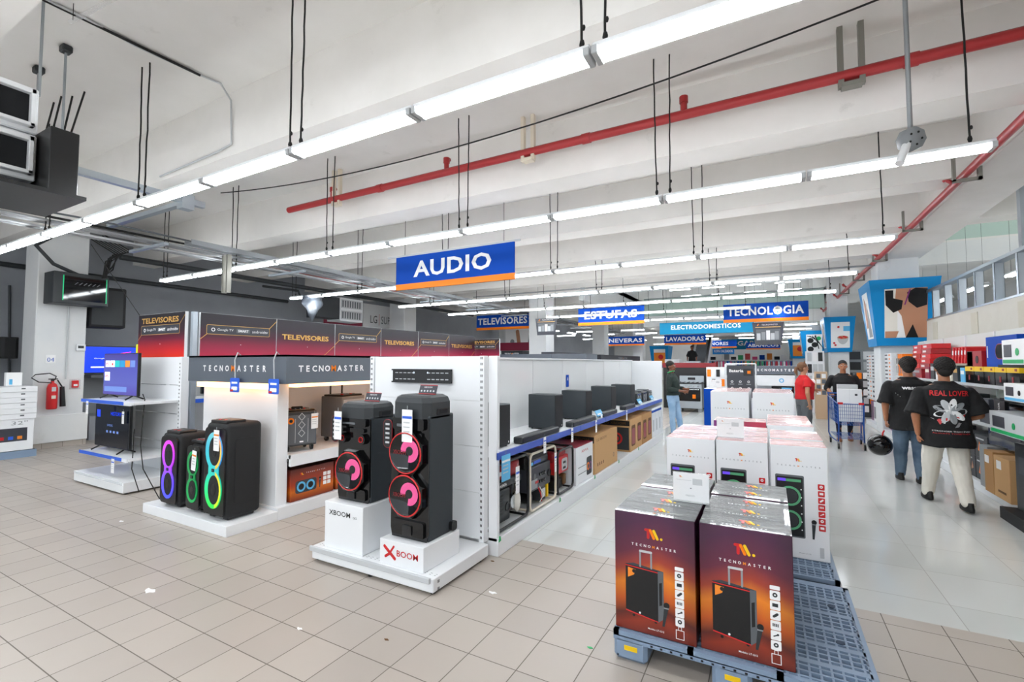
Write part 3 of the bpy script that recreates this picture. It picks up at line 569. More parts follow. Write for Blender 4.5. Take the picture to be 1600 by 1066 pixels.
b = MB().cyl((-8.18, 3.42, 2.32), (-9.0, 3.1, 3.42), .005, 'cord', 5); tag(b.build('support_wire', None, (-8.18, 3.42, 2.32)), 'thin diagonal wire from the front television banner up to the conduits', 'wire')
b = MB().tube([(-13.55, 3.2, 3.4), (-13.55, 3.18, 2.6), (-13.56, 3.22, 2.0), (-13.56, 3.2, 1.2)], .012, 'signblue', 6); tag(b.build('network_cable', None, (-13.56, 3.2, 2)), 'blue cable hanging down the left wall', 'cable')

for i in range(4):
    o = fixture(-4.3+1.8*i, 31.5, 0, f'added white twin tube lamp at the back of the upper floor, {ORD[i]} from the left', 'added upper floor lamps', False); o.location.z = 5.85; [MB().cyl((x_, 0, .07), (x_, 0, 1.55), .003, 'cord', 4).build('hanging_cord', o) for x_ in (-.45, .45)]  # second row added for light upstairs
t = thing('glass_balustrade', 'long greenish glass balustrade on the far mezzanine edge', 'balustrade', (-1.8, 25.1, 4.05)); MB().box(-4, 0, 0, 4, .02, .9, 'greenglass').build('glass_panel', t); MB().cyl((-4, .01, .93), (4, .01, .93), .03, 'steel', 8).build('handrail', t)
for k in range(9): MB().cyl((-3.95+k*.985, .04, 0), (-3.95+k*.985, .04, .92), .018, 'steel', 6).build('post', t)
for i, (x, y, w, h, m, n) in enumerate(((-5.2, 28, .9, 1.6, 'signorange', 'orange display block on the upper floor'), (-4.1, 29, .8, 1.3, 'maroon', 'maroon display block on the upper floor'), (-3.0, 30, .9, 1.4, 'slate', 'slate display block on the upper floor'), (1.0, 30, 1.2, 1.3, 'ltgrey', 'pale display block at the right of the upper floor'))):
    t = thing('display_stand', n, 'shelving', (x, y, 3.7)); MB().box(-w/2, 0, 0, w/2, .5, h, 'white').build('body', t); b = MB().at(FR((0, -.001, 0))); [b.rect(-w*.44+j*w*.3, .1+k*h*.24, -w*.2+j*w*.3, .1+(k+.8)*h*.24, (m, 'paper', 'skinC', m)[(k+j) % 4], .01) for k in range(4) for j in range(3)]; b.build('goods', t)
# ---------------- printed logos ----------------
def tmtext(b, u, v, width, h, col='paper', w=.0012, mcol='orange', bold=.02):
    s = 'TECNOMASTER'; p = width/10.6
    for i, ch in enumerate(s):
        b.text(ch, u+(i-5)*p, v, None, h, mcol if ch == 'M' else col, w, bold=bold)
def tmlogo(b, u, v, h, w=.0015):
    r = h*.13
    b.cap2(u-h*.75, v+h*.37, u-h*.35, v+h*.37, r, 0, w, 'ringred'); b.cap2(u-h*.5, v+h*.35, u-h*.5, v-h*.37, r, 0, w+.0002, 'ringred')
    b.cap2(u-h*.28, v+h*.36, u+h*.05, v-h*.37, r, 0, w+.0004, 'signorange'); b.cap2(u+h*.05, v+h*.36, u+h*.4, v-h*.37, r, 0, w+.0006, 'yellow'); b.disc(u+h*.78, v-h*.35, r, 0, w, 'yellow', 12)
def icons(b, u, v0, v1, n, s, bgc, fg, w=.001):
    for i in range(n):
        v = v1-(v1-v0)*(i+.5)/n
        b.rrect(u-s/2, v-s/2, u+s/2, v+s/2, s*.12, 0, w, bgc, 3)
        k = i % 5
        if k == 0: b.ring(u, v+.05*s, s*.1, s*.25, 0, w*2, fg, 10)
        elif k == 1: b.rect(u-s*.28, v-s*.15, u+s*.28, v+s*.22, fg, w*2)
        elif k == 2: b.cap2(u-s*.15, v-s*.12, u+s*.18, v+s*.16, s*.13, 0, w*2, fg, 5)
        elif k == 3: [b.rect(u-s*.3+j*s*.16, v-s*.12, u-s*.2+j*s*.16, v+s*.2, fg, w*2) for j in range(4)]
        else: b.cap2(u-s*.2, v-s*.1, u+s*.1, v+s*.05, s*.06, 0, w*2, fg, 5); b.disc(u+s*.2, v+s*.12, s*.12, 0, w*2, fg, 8)
def mic(b, u, v, h, lean=.12, w=.0015):
    b.prism([(u-h*.09, v+h*.3), (u+h*.09, v+h*.3), (u+h*.04-h*lean, v-h*.5), (u-h*.05-h*lean, v-h*.5)], 0, w, 'darkgrey'); b.disc(u+h*.01, v+h*.38, h*.12, 0, w*1.3, 'black', 12); b.rect(u-h*.1, v+h*.24, u+h*.1, v+h*.29, 'grey', w*1.5)
def art_trolley(b, w, h):
    """print on the front of the dark red trolley speaker cartons; origin bottom centre"""
    tmlogo(b, 0.0, h*.84, h*.085); tmtext(b, 0, h*.735, w*.56, h*.022)
    x0, x1, y0, y1 = -w*.36, w*.12, h*.12, h*.555
    for s in (-.05, .09): b.cap2(x0+w*(.24+s), y1, x0+w*(.24+s), y1+h*.13, w*.011, 0, .0012, 'grey', 4)
    b.cap2(x0+w*.19, y1+h*.13, x0+w*.33, y1+h*.13, w*.014, 0, .0014, 'ltgrey', 4)
    b.prism([(x0, y0+h*.04), (x1-w*.07, y0), (x1-w*.07, y1-h*.015), (x0, y1)], 0, .001, 'black'); b.prism([(x1-w*.07, y0), (x1, y0+h*.04), (x1, y1-h*.01), (x1-w*.07, y1-h*.015)], 0, .001, 'midgrey')
    b.prism([(x0, y1), (x0+w*.1, y1+h*.018), (x1, y1-h*.01), (x1-w*.07, y1-h*.015)], 0, .001, 'slatedark')
    b.prism([(x0, y0+h*.04), (x1-w*.07, y0), (x1-w*.07, y0+h*.008), (x0, y0+h*.05)], .001, .0015, 'red'); b.prism([(x0, y1-h*.014), (x1-w*.07, y1-h*.03), (x1-w*.07, y1-h*.022), (x0, y1-h*.006)], .001, .0015, 'red')
    b.prism([(x0+w*.03, y1-h*.11), (x0+w*.03, y1-h*.025), (x0+w*.13, y1-h*.035), (x0+w*.11, y1-h*.08)], .001, .0015, 'orange'); b.disc(x0+w*.11, y1-h*.05, w*.025, .0015, .002, 'black', 10)
    b.prism([(x1-w*.055, y0+h*.14), (x1-w*.02, y0+h*.15), (x1-w*.02, y1-h*.1), (x1-w*.055, y1-h*.11)], .001, .0015, 'black'); b.disc(x0+w*.18, y0+h*.045, w*.014, .001, .0016, 'paper', 8)
    for s in (.1, .38): b.disc(x0+w*s, y0+h*(.018-.05*s), w*.018, 0, .001, 'black', 8)
    mic(b, w*.15, h*.2, h*.2); icons(b, w*.31, h*.13, h*.575, 6, w*.105, 'paper', 'darkgrey'); b.rrect(w*.258, h*.58, w*.362, h*.61, .004, 0, .001, 'paper', 3)
    b.text('Modelo: LT-G12', .02*w, h*.055, w*.2, None, 'paper', .0012, bold=.01)
    for a, c, d, e in ((.26, .03, .36, .034), (.26, .1, .36, .104), (.26, .03, .268, .104), (.352, .03, .36, .104), (.29, .104, .296, .13), (.325, .104, .331, .13), (.29, .128, .331, .132)): b.rect(w*a, h*c, w*d, h*e, 'paper', .001)
def art_white(b, w, h):
    """print on the front of the tall white speaker cartons"""
    tmlogo(b, 0, h*.875, h*.028); tmtext(b, 0, h*.82, w*.78, h*.013, 'grey')
    x0, x1, y0, y1 = -w*.42, w*.09, h*.18, h*.735
    b.rrect(x0, y0, x1, y1, .01, 0, .001, 'midgrey'); b.rrect(x0+.008, y0+.01, x1-.008, y1-.015, .008, 0, .0014, 'black')
    b.rect(x0+.015, y1-.05, x1-.02, y1-.03, 'printgreen', .0018); b.rect(x0+.015, y1-.05, x0+.07, y1-.028, 'printpurple', .002)
    cx = (x0+x1)/2; r = w*.2
    for cy in (y0+h*.15, y1-h*.19): b.ring(cx, cy, r*.78, r, 0, .002, 'printgreen', 20); b.disc(cx, cy, r*.7, 0, .0018, 'darkgrey', 16)
    for k in range(6): b.disc(x1-.02, y0+.06+k*.06, .005, 0, .002, 'paper', 6)
    mic(b, w*.24, h*.27, h*.17, .03); icons(b, w*.38, h*.26, h*.68, 7, w*.115, 'ringred', 'paper'); b.rect(w*.33, h*.03, w*.4, h*.12, 'ltgrey', .001); b.text('Modelo LT-120', .08*w, h*.05, w*.2, None, 'grey', .001)
mk('printpurple', '#6a4ae0', .3, em=.3)  # carton print, given a faint glow of its own
def carton(name, lab, cat, x0, y0, z0, x1, y1, z1, m, group=None, dec=None, rz=0, bev=.003, top=None):
    cx, cy = (x0+x1)/2, (y0+y1)/2; w, d, h = x1-x0, y1-y0, z1-z0
    b = MB(); b.box(-w/2, -d/2, 0, w/2, d/2, h, m, bev=bev, seg=1)
    if top: b.box(-w/2+.002, -d/2+.002, h-.001, w/2-.002, d/2-.002, h+.001, top)
    if dec: dec(b, w, d, h)
    o = b.build(name); o.location = (cx, cy, z0); o.rotation_euler = (0, 0, rz); return tag(o, lab, cat, group)
def hangtag(loc, w, h, lab, f='f', stripe='stripb', m='paper', rz=0, tilt=0):
    b = MB().at(Matrix.Rotation(tilt, 4, 'Y') @ FR((0, 0, 0), f)); b.rrect(-w/2, -h, w/2, 0, .004, 0, .002, m, 2); b.rect(-w/2+.004, -h*.28, w/2-.004, -h*.2, stripe, .003)
    for k in range(3): b.rect(-w*.35, -h*(.42+.14*k), w*.25, -h*(.38+.14*k), 'ltgrey', .0026)
    b.box(-.002, 0, 0, .002, .03, .002, 'acrylic'); o = b.build('price_tag'); o.location = loc; o.rotation_euler = (0, 0, rz); return tag(o, lab, 'price tag')
# ================= tecnomaster pallets =================
def make_pallet(lab, loc):
    t = thing('plastic_pallet', lab, 'pallet', loc); Wd = 1.2; D = 1.18
    b = MB(); b.box(0, 0, .125, Wd, .03, .155, 'pallet'); b.box(0, D-.03, .125, Wd, D, .155, 'pallet')
    for x in (0, .385, .785, Wd-.03): b.box(x, 0, .125, x+.03, D, .155, 'pallet')
    n = 26
    for i in range(1, n): x = Wd*i/n; b.box(x-.005, .02, .128, x+.005, D-.02, .154, 'pallet')
    for i in range(1, 25): y = D*i/25; k = .006 if i % 4 else .02; b.box(.02, y-k, .13, Wd-.02, y+k, .155, 'pallet')
    for (u, v) in ((.02, .02), (.86, .02), (.86, .52), (.02, .52), (.86, .95), (.42, .52)):
        b.box(u, v, .1, u+.3, v+.2, .118, 'palletdark'); 
    for u, v in ((.36, .3), (.84, .3), (.36, .8), (.84, .8), (1.08, .44), (1.08, .86)): b.cyl((u, v, .15), (u, v, .158), .02, 'palletdark', 10)
    b.box(.02, .02, .098, Wd-.02, D-.02, .1, 'palletdark'); b.build('deck', t)  # dark plates below the grid stand in for the shade in its holes
    for i, x in enumerate((0, .5, 1.02)):
        for j, y in enumerate((0, .5, .98)):
            k = MB(); k.box(x, y, .0, x+.18, y+.2, .128, 'pallet', bev=.02, seg=1)
            if j == 0: k.box(x+.06, -.002, .06, x+.13, .001, .085, 'yellow'); [k.box(x+.02, .0, .02+.0*q, x+.03, .001, .03, 'hole') for q in (0,)]
            k.build('foot', t)
    r = MB(); r.box(0, 0, .105, Wd, .02, .13, 'pallet'); [r.box(.2+q*.05, -.001, .11, .212+q*.05, .0, .12, 'hole') for q in range(16)]; r.build('rim', t); return t
make_pallet('blue-grey plastic pallet in front under the dark red cartons', (-.79, 2.6, 0))
make_pallet('blue-grey plastic pallet under the tall white cartons', (-.82, 3.86, 0))
def dec_trolley(front):
    def f(b, w, d, h):
        if front: b.at(FR((0, -d/2-.0005, 0))); art_trolley(b, w, h)
        b.at(FR((0, 0, h+.0015), 't')); tmlogo(b, .02, .012, .055, .001); tmtext(b, 0, -d*.32, w*.5, .013, 'paper', .001); b.at(Matrix())
    return f
dy = .2
for c, (x0, x1) in enumerate(((-.785, -.362), (-.345, .075))):
    for r_ in range(5):
        y0 = 2.63+r_*(dy+.005)+.012*c
        dz = random.uniform(-.004, .004)
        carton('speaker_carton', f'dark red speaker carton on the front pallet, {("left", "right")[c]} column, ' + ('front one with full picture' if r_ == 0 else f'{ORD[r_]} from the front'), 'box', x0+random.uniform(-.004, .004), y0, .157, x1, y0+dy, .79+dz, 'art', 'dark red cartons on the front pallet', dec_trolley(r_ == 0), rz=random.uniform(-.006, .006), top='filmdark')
def dec_white(b, w, d, h):
    b.at(FR((0, -d/2-.0005, 0))); art_white(b, w, h); b.at(Matrix())
for c, (x0, x1) in enumerate(((-.79, -.41), (-.40, -.03), (-.015, .355))):
    for r_ in range(3):
        y0 = 4.18+r_*.3
        carton('speaker_carton', f'tall white speaker carton, {("left", "middle", "right")[c]} column of the second pallet, {("front", "second", "rear")[r_]} row', 'box', x0, y0, .157, x1, y0+.29, 1.0+random.uniform(-.01, .005), 'white', 'tall white cartons on the second pallet', dec_white if r_ == 0 else None, rz=random.uniform(-.008, .008), top='filmpink')
def dec_lying(b, w, d, h):
    b.at(FR((0, -d/2-.0005, 0))); b.rrect(-w*.48, .02, -w*.3, h-.02, .02, 0, .001, 'darkgrey'); b.at(Matrix())
carton('speaker_carton', 'purple-red carton lying behind the tall white cartons', 'box', -.55, 5.55, .5, -.05, 5.9, 1.0, 'purplebox', None, None, top='filmpink')
for r_ in range(4):
    y0 = 5.3+r_*.265
    carton('speaker_carton', f'tall white carton of the third pallet, right side, {ORD[r_]} from the front', 'box', -.04, y0, .157, .35, y0+.26, 1.01, 'white', 'white cartons of the third pallet', None, rz=random.uniform(-.01, .01), top='filmpink')
for r_ in range(1):
    y0 = 5.95+r_*.31
    carton('speaker_carton', f'white carton of the third pallet, left side behind the purple one, {ORD[r_]} from the front', 'box', -.55, y0, .157, -.12, y0+.3, .82, 'white', 'white cartons of the third pallet', None, top='filmpink')
carton('speaker_carton', 'white carton supporting the purple-red one', 'box', -.55, 5.55, .157, -.05, 5.9, .5, 'white')
carton('speaker_carton', 'low white carton left of the purple one behind the tall row', 'box', -.8, 5.3, .157, -.57, 6.2, .8, 'white', top='filmpink')
make_pallet('blue-grey pallet under the third group of cartons', (-.82, 5.2, 0))
make_pallet('blue-grey pallet under the farthest pair of white cartons', (-.82, 7.75, 0))
def dec_w2(b, w, d, h):
    b.at(FR((0, -d/2-.0005, 0))); tmlogo(b, 0, h*.84, h*.04); tmtext(b, 0, h*.75, w*.8, h*.018, 'grey'); b.rrect(-w*.42, h*.12, w*.35, h*.52, .03, 0, .001, 'darkgrey'); b.ring(w*.15, h*.32, .06, .08, 0, .002, 'ltblue', 16); b.at(Matrix())
for i, (x0, x1) in enumerate(((-.82, -.29), (-.24, .29))):
    for r_ in range(3): carton('speaker_carton', f'large white speaker carton of the farthest pallet, {("left", "right")[i]}, {("front", "second", "rear")[r_]} row', 'box', x0, 7.9+r_*.4, .157, x1, 8.28+r_*.4, 1.18, 'white', 'large white cartons of the farthest pallet', dec_w2 if r_ == 0 else None, top='filmpink')
carton('appliance_carton', 'tall bright blue carton left of the far white cartons', 'box', -1.36, 11.7, 0, -.9, 12.3, 1.02, 'signblue', top='white', dec=lambda b, w, d, h: b.box(.05, -d/2-.004, .02, w/2, -d/2, h*.9, 'white'))
# acrylic price signs standing on the cartons
for i, (x, y, z, w, h, lab) in enumerate(((-.43, 3.0, .795, .2, .165, 'white price sheet in an acrylic stand on the dark red cartons'), (-.3, 4.3, 1.005, .2, .15, 'white price sheet in an acrylic stand on the tall white cartons'), (1.25-2.1, 9, 1.18, .2, .14, 'small price sheet in a stand on the farthest white cartons'))):
    t = thing('price_stand', lab, 'sign', (x, y, z)); b = MB().at(FR((0, 0, 0))); b.box(-w/2, 0, 0, w/2, h, .002, 'paper'); tmlogo(b, -w*.28, h*.86, h*.07, .003); b.text('PARLANTE TECNOMASTER', -w*.2, h*.74, w*.42, None, 'grey', .0032); b.rect(w*.05, h*.6, w*.32, h*.82, 'ltgrey', .003); b.rect(-.004, h*.45, .004, h*.48, 'black', .003); b.text('PRECIO', -w*.02, h*.2, w*.25, None, 'grey', .0032); b.build('sheet', t)
    MB().box(-w/2-.004, -.005, 0, w/2+.004, .004, h+.004, 'film').build('acrylic_holder', t); MB().box(-w/2, -.03, 0, w/2, .05, .003, 'acrylic').build('foot', t)
# ================= endcap stand and long gondola =================
def slots(b, x, y, z0, z1, f='f', step=.05, dx=.0):
    b.at(FR((x, y, 0), f)); z = z0
    while z < z1: b.rect(-.008, z, -.002, z+.02, 'hole', .0012); b.rect(.004, z, .01, z+.02, 'hole', .0012); z += step
    b.at(Matrix())
t = thing('display_stand', 'white end-of-aisle display stand carrying the two tower speakers', 'shelving', (-2.7, 3.0, 0)); O = (-2.7, 3.0, 0)
def part(b, name, par, o): ob = b.build(name, par, None); ob.data.transform(Matrix.Translation((-o[0], -o[1], -o[2]))); return ob
b = MB(); b.box(-3.33, 2.65, .02, -2.08, 3.38, .12, 'white', bev=.006, seg=1)
for i in range(28):
    for j in range(2): b.box(-3.3+i*.044, 2.7+j*.02, .12, -3.285+i*.044, 2.705+j*.02, .1206, 'grey')
slots(b, -2.072, 2.7, .03, .1, 'r'); part(b, 'base_deck', t, O)
part(MB().box(-3.34, 2.63, .085, -2.1, 2.652, .125, 'ltgrey', bev=.004, seg=1), 'price_strip', t, O)
for x, y in ((-3.3, 2.7), (-2.12, 2.7), (-2.7, 2.68), (-2.12, 3.3)): part(MB().cyl((x, y, 0), (x, y, .03), .02, 'black', 10), 'foot', t, O)
for i in range(4):
    z0 = .14+i*.385; part(MB().box(-3.38, 3.38, z0, -2.17, 3.41, z0+.382, 'white'), 'back_panel', t, O)
for x in (-3.42, -2.15):
    b = MB(); b.box(x-.02, 3.37, .12, x+.03, 3.44, 1.68, 'white', bev=.004, seg=1); slots(b, x+.003, 3.369, .15, 1.66); part(b, 'upright', t, O)
t = thing('wall_bracket', 'black slotted wall bracket screwed to the white stand above the tower speakers', 'bracket', (-2.79, 3.37, 1.5)); b = MB().at(FR((0, -.002, 0))); b.box(-.34, -.06, 0, .34, .06, .012, 'black'); b.box(-.34, .05, 0, .34, .062, .03, 'black'); b.box(-.34, -.062, 0, .34, -.05, .03, 'black')
for s in (-1, 1):
    for k in range(5):
        for v in (-.03, .028): b.rect(s*(.09+k*.05)-.017, v-.004, s*(.09+k*.05)+.017, v+.004, 'ltgrey', .014)
    b.disc(s*.08, .03, .01, .012, .016, 'chrome', 8)
b.build('plate', t)
# long gondola
GX0, GX1, GY0, GY1 = -3.4, -2.02, 3.44, 10.3
t = thing('gondola_shelving', 'long white shelf run with a blue-edged shelf of black subwoofers', 'shelving', (-2.7, 6.8, 0)); O = (-2.7, 6.8, 0)
part(MB().box(GX0, GY0, 0, GX1, GY1, .15, 'white', bev=.004, seg=1), 'base_deck', t, O)
n = 7; L = (GY1-GY0)/n
for i in range(n):
    part(MB().box(-2.72, GY0+i*L+.004, .15, -2.66, GY0+(i+1)*L-.004, 1.66, 'panelwhite', bev=.003, seg=1), 'back_panel', t, O)
    b = MB(); b.box(-2.66, GY0+i*L+.004, .815, -2.04, GY0+(i+1)*L-.004, .85, 'white'); b.prism([(0, 0), (0, 0), (0, 0)], 0, 0, 'white') if 0 else None; part(b, 'shelf', t, O)
    part(MB().box(-2.04, GY0+i*L, .8, -2.02, GY0+(i+1)*L-.01, .858, 'strip'), 'price_strip', t, O)
    for s in (0,): part(MB().box(-2.66, GY0+i*L-.01, .76, -2.3, GY0+i*L+.01, .82, 'white'), 'shelf_bracket', t, O)
part(MB().box(-2.12, GY0, .12, -2.03, GY0+.04, 1.68, 'white', bev=.004, seg=1), 'upright', t, O)
part(MB().box(-2.74, GY0, 1.66, -2.64, GY1, 1.68, 'white'), 'top_cap', t, O)
part(MB().box(-3.42, GY1, 0, -2.02, GY1+.04, 1.66, 'white', bev=.004, seg=1), 'end_panel', t, O)
for i, y in enumerate((3.46, 4.75, 5.9, 7.0, 8.2)):
    b = MB().at(FR((-2.018, y, .14), 'r')); b.prism([(-.02, -.02), (.02, -.015), (.012, .025), (-.01, .03)], 0, .003, 'green'); tag(b.build('tape_piece', None, (-2.018, y, .14)), f'scrap of green tape on the long white shelf base, {ORD[i]} from near end', 'tape', 'green tape scraps')
b = MB().at(FR((-2.655, 6.55, 1.35), 'r')); b.rrect(-.05, -.09, .05, .09, .01, 0, .004, 'signblue', 3); b.text('A', 0, .03, .05, .05, 'paper', .006); tag(b.build('sticker', None, (-2.655, 6.55, 1.35)), 'small blue sticker on the glossy back panel', 'sticker')
# subwoofers
for i, (xa, ya, xb, yb, h) in enumerate(((-2.42, 3.66, -2.14, 3.86, .39), (-2.5, 4.95, -2.16, 5.18, .4), (-2.52, 6.0, -2.17, 6.24, .39), (-2.5, 7.15, -2.17, 7.4, .4), (-2.52, 8.3, -2.17, 8.6, .38))):
    t = thing('subwoofer', f'black subwoofer box on the blue-edged shelf, {ORD[i]} from the near end', 'speaker', ((xa+xb)/2, (ya+yb)/2, .852), 0, 'subwoofers on the blue-edged shelf')
    w, d = xb-xa, yb-ya; b = MB(); b.box(-w/2, -d/2, .01, w/2, d/2, h, 'sub', bev=.006); b.build('cabinet', t)
    b = MB(); b.box(w/2, -d/2+.006, .02, w/2+.004, d/2-.006, h-.01, 'matblack', bev=.002, seg=1); b.build('front_grille', t)
    b = MB().at(FR((w/2+.005, d*.3, .04), 'r')); b.rect(-.006, -.008, .006, .008, 'paper', .001); b.build('badge', t)
    [MB().cyl((x*w*.4, y*d*.35, 0), (x*w*.4, y*d*.35, .012), .012, 'black', 8).build('foot', t) for x in (-1, 1) for y in (-1, 1)]
for i, (y0, y1) in enumerate(((3.95, 4.85), (5.25, 6.1), (6.4, 7.1), (7.55, 8.2))):
    t = thing('soundbar', f'long black soundbar lying at the front of the blue-edged shelf, {ORD[i]} from the near end', 'soundbar', (-2.11, (y0+y1)/2, .852), 0, 'soundbars on the blue-edged shelf'); l = (y1-y0)/2
    MB().box(-.05, -l, 0, .05, l, .065, 'darkgrey', bev=.015).build('body', t); MB().box(.046, -l+.02, .01, .052, l-.02, .055, 'black').build('grille', t)
for i, (y, bl) in enumerate(((4.35, 0), (5.1, 0), (5.95, 0), (6.3, 1), (7.45, 0), (8.6, 1), (9.6, 1))):
    if bl:
        t = thing('price_stand', f'pale blue price card on the blue-edged shelf, {("nearest", "middle", "farthest")[[3, 5, 6].index(i)]} of three', 'sign', (-2.05, y, .86)); b = MB().at(Matrix.Rotation(R(-30), 4, 'Y') @ FR((0, 0, 0), 'r')); b.rect(-.13, .03, .13, .12, 'ltblue', .003); b.rect(-.09, .05, .05, .07, 'paper', .004); b.build('card', t); MB().box(-.01, -.01, 0, .01, .01, .05, 'paper').build('stem', t)
    else: hangtag((-2.012, y, .87), .06, .16, f'white price slip over the blue shelf edge, {ORD[i]} from the near end', 'r')
hangtag((-2.01, 3.55, .83), .15, .22, 'light blue price card hanging over the first generator', 'r', 'paper', 'ltblue')
# small players at far shelf end
for i, y in enumerate((8.85, 9.3, 9.75)):
    t = thing('stereo_player', f'black mini stereo at the far end of the blue-edged shelf, {ORD[i]} from the front', 'stereo', (-2.3, y, .852)); MB().box(-.15, -.17, 0, .15, .17, .2, ('darkgrey', 'black', 'darkgrey')[i], bev=.01).build('body', t)
    b = MB().at(FR((.151, 0, 0), 'r')); b.ring(-.08, .1, .03, .06, 0, .006, 'grey', 14); b.ring(.08, .1, .03, .06, 0, .006, 'grey', 14); b.rect(-.14, .17, .14, .19, 'chrome', .004); b.build('front', t)
    MB().box(-.1, -.1, .2, .1, .1, .225, 'midgrey').build('lid', t)
# generators
def generator(lab, y0, y1, frame, tank, body, style, h=.56):
    cy = (y0+y1)/2; l = (y1-y0)/2; t = thing('generator', lab, 'generator', (-2.32, cy, .152)); D = .25
    for s in (-1, 1):
        b = MB(); x = s*D; P_ = []
        for (yy, zz), st in (((l-.07, h-.07), 0), ((-l+.07, h-.07), pi/2), ((-l+.07, .08), pi), ((l-.07, .08), 1.5*pi)):
            P_ += [(x, yy+.06*cos(st+pi/2*k/4), zz+.06*sin(st+pi/2*k/4)) for k in range(5)]
        b.tube(P_, .013, frame, 8, closed=True); b.build('frame_hoop', t)
    b = MB(); [b.cyl((-D, yy, zz), (D, yy, zz), .012, frame, 8) for yy in (-l+.05, l-.05) for zz in (.02, h-.01)]; b.build('cross_bar', t)
    b = MB(); b.box(-.2, -l+.05, h*.68, .19, l-.06, h*.92, tank, bev=.03); b.cyl((0, 0, h*.92), (0, 0, h*.98), .04, 'black', 12); b.build('fuel_tank', t)
    if style == 0:
        b = MB(); b.box(.0, -l+.04, h*.08, .21, l*.1, h*.56, 'darkgrey', bev=.02); b.at(FR((.211, 0, 0), 'r')); [b.rect(-l+.08, h*.2+k*.022, -l*.35, h*.2+k*.022+.01, 'black', .003) for k in range(9)]; b.ring(-l*.0-.02, h*.28, .03, .045, 0, .006, 'black', 14); b.at(Matrix()); b.build('engine_cover', t)
        b = MB(); b.box(.02, -l+.06, h*.58, .215, l-.08, h*.68, 'darkgrey', bev=.01); b.at(FR((.216, 0, 0), 'r')); b.text('HONDA', -l*.35, h*.63, .12, .026, 'paper', .002, bold=.03); b.text('3000CX', l*.45, h*.63, .09, .022, 'paper', .002); b.build('name_panel', t)
        b = MB(); b.cyl((.05, l*.35, h*.3), (.2, l*.35, h*.3), .06, 'chrome', 14); b.cyl((.1, l*.55, h*.12), (.1, l*.62, h*.5), .04, 'black', 10); b.ell((.2, l*.55, h*.28), (.03, .05, .1), 'foam', 10, 8); b.tube([(.2, l*.5, h*.35), (.22, l*.52, h*.45), (.21, l*.45, h*.55)], .012, 'foam', 6); b.build('engine', t)
        b = MB().at(FR((.191, 0, 0), 'r')); b.rrect(-l*.55, h*.76, -l*.2, h*.82, .01, 0, .003, 'paper'); b.build('tank_label', t)
    elif style == 1:
        b = MB(); b.box(.05, -l+.06, h*.3, .21, l-.05, h*.72, body, bev=.015); b.box(.02, -l+.08, h*.72, .2, l-.08, h*.84, 'slatedark', bev=.02)
        b.at(FR((.211, 0, 0), 'r')); b.rect(-l+.1, h*.34, -l*.2, h*.5, 'grey', .002); b.disc(-l*.4, h*.55, .03, 0, .004, 'midgrey', 12)
        for k in range(6): b.disc(.0+.05*(k % 3), h*(.42+.13*(k//3)), .018, 0, .01, 'glossblack', 10); 
        b.rect(-l*.35, h*.42, -l*.15, h*.46, 'ringred', .006); b.ring(l*.7, h*.5, .03, .04, 0, .008, 'black', 12); b.at(FR((.2, 0, 0), 'r')); b.rect(-l*.4, h*.76, l*.1, h*.81, 'stripb', .004); b.rect(-l*.8, h*.75, -l*.45, h*.8, 'ltblue', .004); b.at(Matrix()); b.build('control_panel', t)
        b = MB(); b.cyl((.0, -l*.5, .1), (.18, -l*.5, .1), .05, 'black', 12); b.box(0, l*.1, .03, .2, l*.5, .18, 'darkgrey', bev=.01); b.box(.2, l*.15, .06, .205, l*.45, .15, 'ltgrey'); b.box(.05, l*.6, .04, .2, l*.72, .25, 'yellow'); b.tube([(.2, -.05, .22), (.22, .0, .12), (.22, .02, .04)], .006, 'red', 5); b.tube([(.2, -.02, .22), (.23, .05, .1), (.23, -.05, .05)], .006, 'foam', 5); b.build('engine', t)
    else:
        b = MB(); b.box(.05, -l+.06, h*.42, .21, l-.05, h*.8, 'red', bev=.012); b.at(FR((.211, 0, 0), 'r')); b.rrect(-.02, h*.47, l-.09, h*.74, .03, 0, .003, 'ltgrey')
        for k in range(4): b.disc(.03+.04*(k % 2), h*(.53+.12*(k//2)), .014, 0, .008, 'black', 10)
        b.disc(-l*.55, h*.6, .035, 0, .01, 'hazelred', 12); b.at(Matrix()); b.build('control_panel', t)
        b = MB(); b.box(-.1, -l*.5, .02, .18, l*.5, h*.3, 'black', bev=.03); b.box(.1, l*.3, .06, .2, l*.6, h*.36, 'kraftprint', bev=.01); b.build('engine', t)
generator('red and black generator in a black frame, nearest on the lower shelf', 3.46, 4.1, 'black', 'hazelred', 'darkgrey', 0, .6)
generator('black generator in a cream tube frame with blue labels, second on the lower shelf', 4.12, 4.76, 'beigeframe', 'black', 'slatedark', 1, .58)
generator('small red generator in a black frame, third on the lower shelf', 4.8, 5.27, 'black', 'hazelred', 'red', 2, .5)
hangtag((-2.03, 3.8, .68), .07, .24, 'white price slip on the first generator', 'r', rz=0, tilt=0); hangtag((-2.03, 4.66, .66), .05, .2, 'white price slip on the cream framed generator', 'r')
def dec_lt(b, w, d, h):
    b.at(FR((w/2+.0005, 0, 0), 'r')); b.text('AIWA', 0, h*.85, d*.4, h*.07, 'ringred', .001); b.rrect(d*.1, h*.12, d*.42, h*.62, .03, 0, .001, 'darkgrey'); b.ring(d*.19, h*.36, .03, .05, 0, .002, 'signorange', 14); b.ring(d*.33, h*.36, .03, .05, 0, .002, 'purple', 14); b.rect(-d*.4, h*.25, d*.08, h*.27, 'grey', .001); b.rect(-d*.4, h*.43, d*.08, h*.45, 'grey', .001); b.at(Matrix())
carton('speaker_carton', 'white speaker carton with a purple top next to the small red generator', 'box', -2.5, 5.32, .152, -2.05, 5.92, .6, 'white', None, dec_lt, top='purplebox')
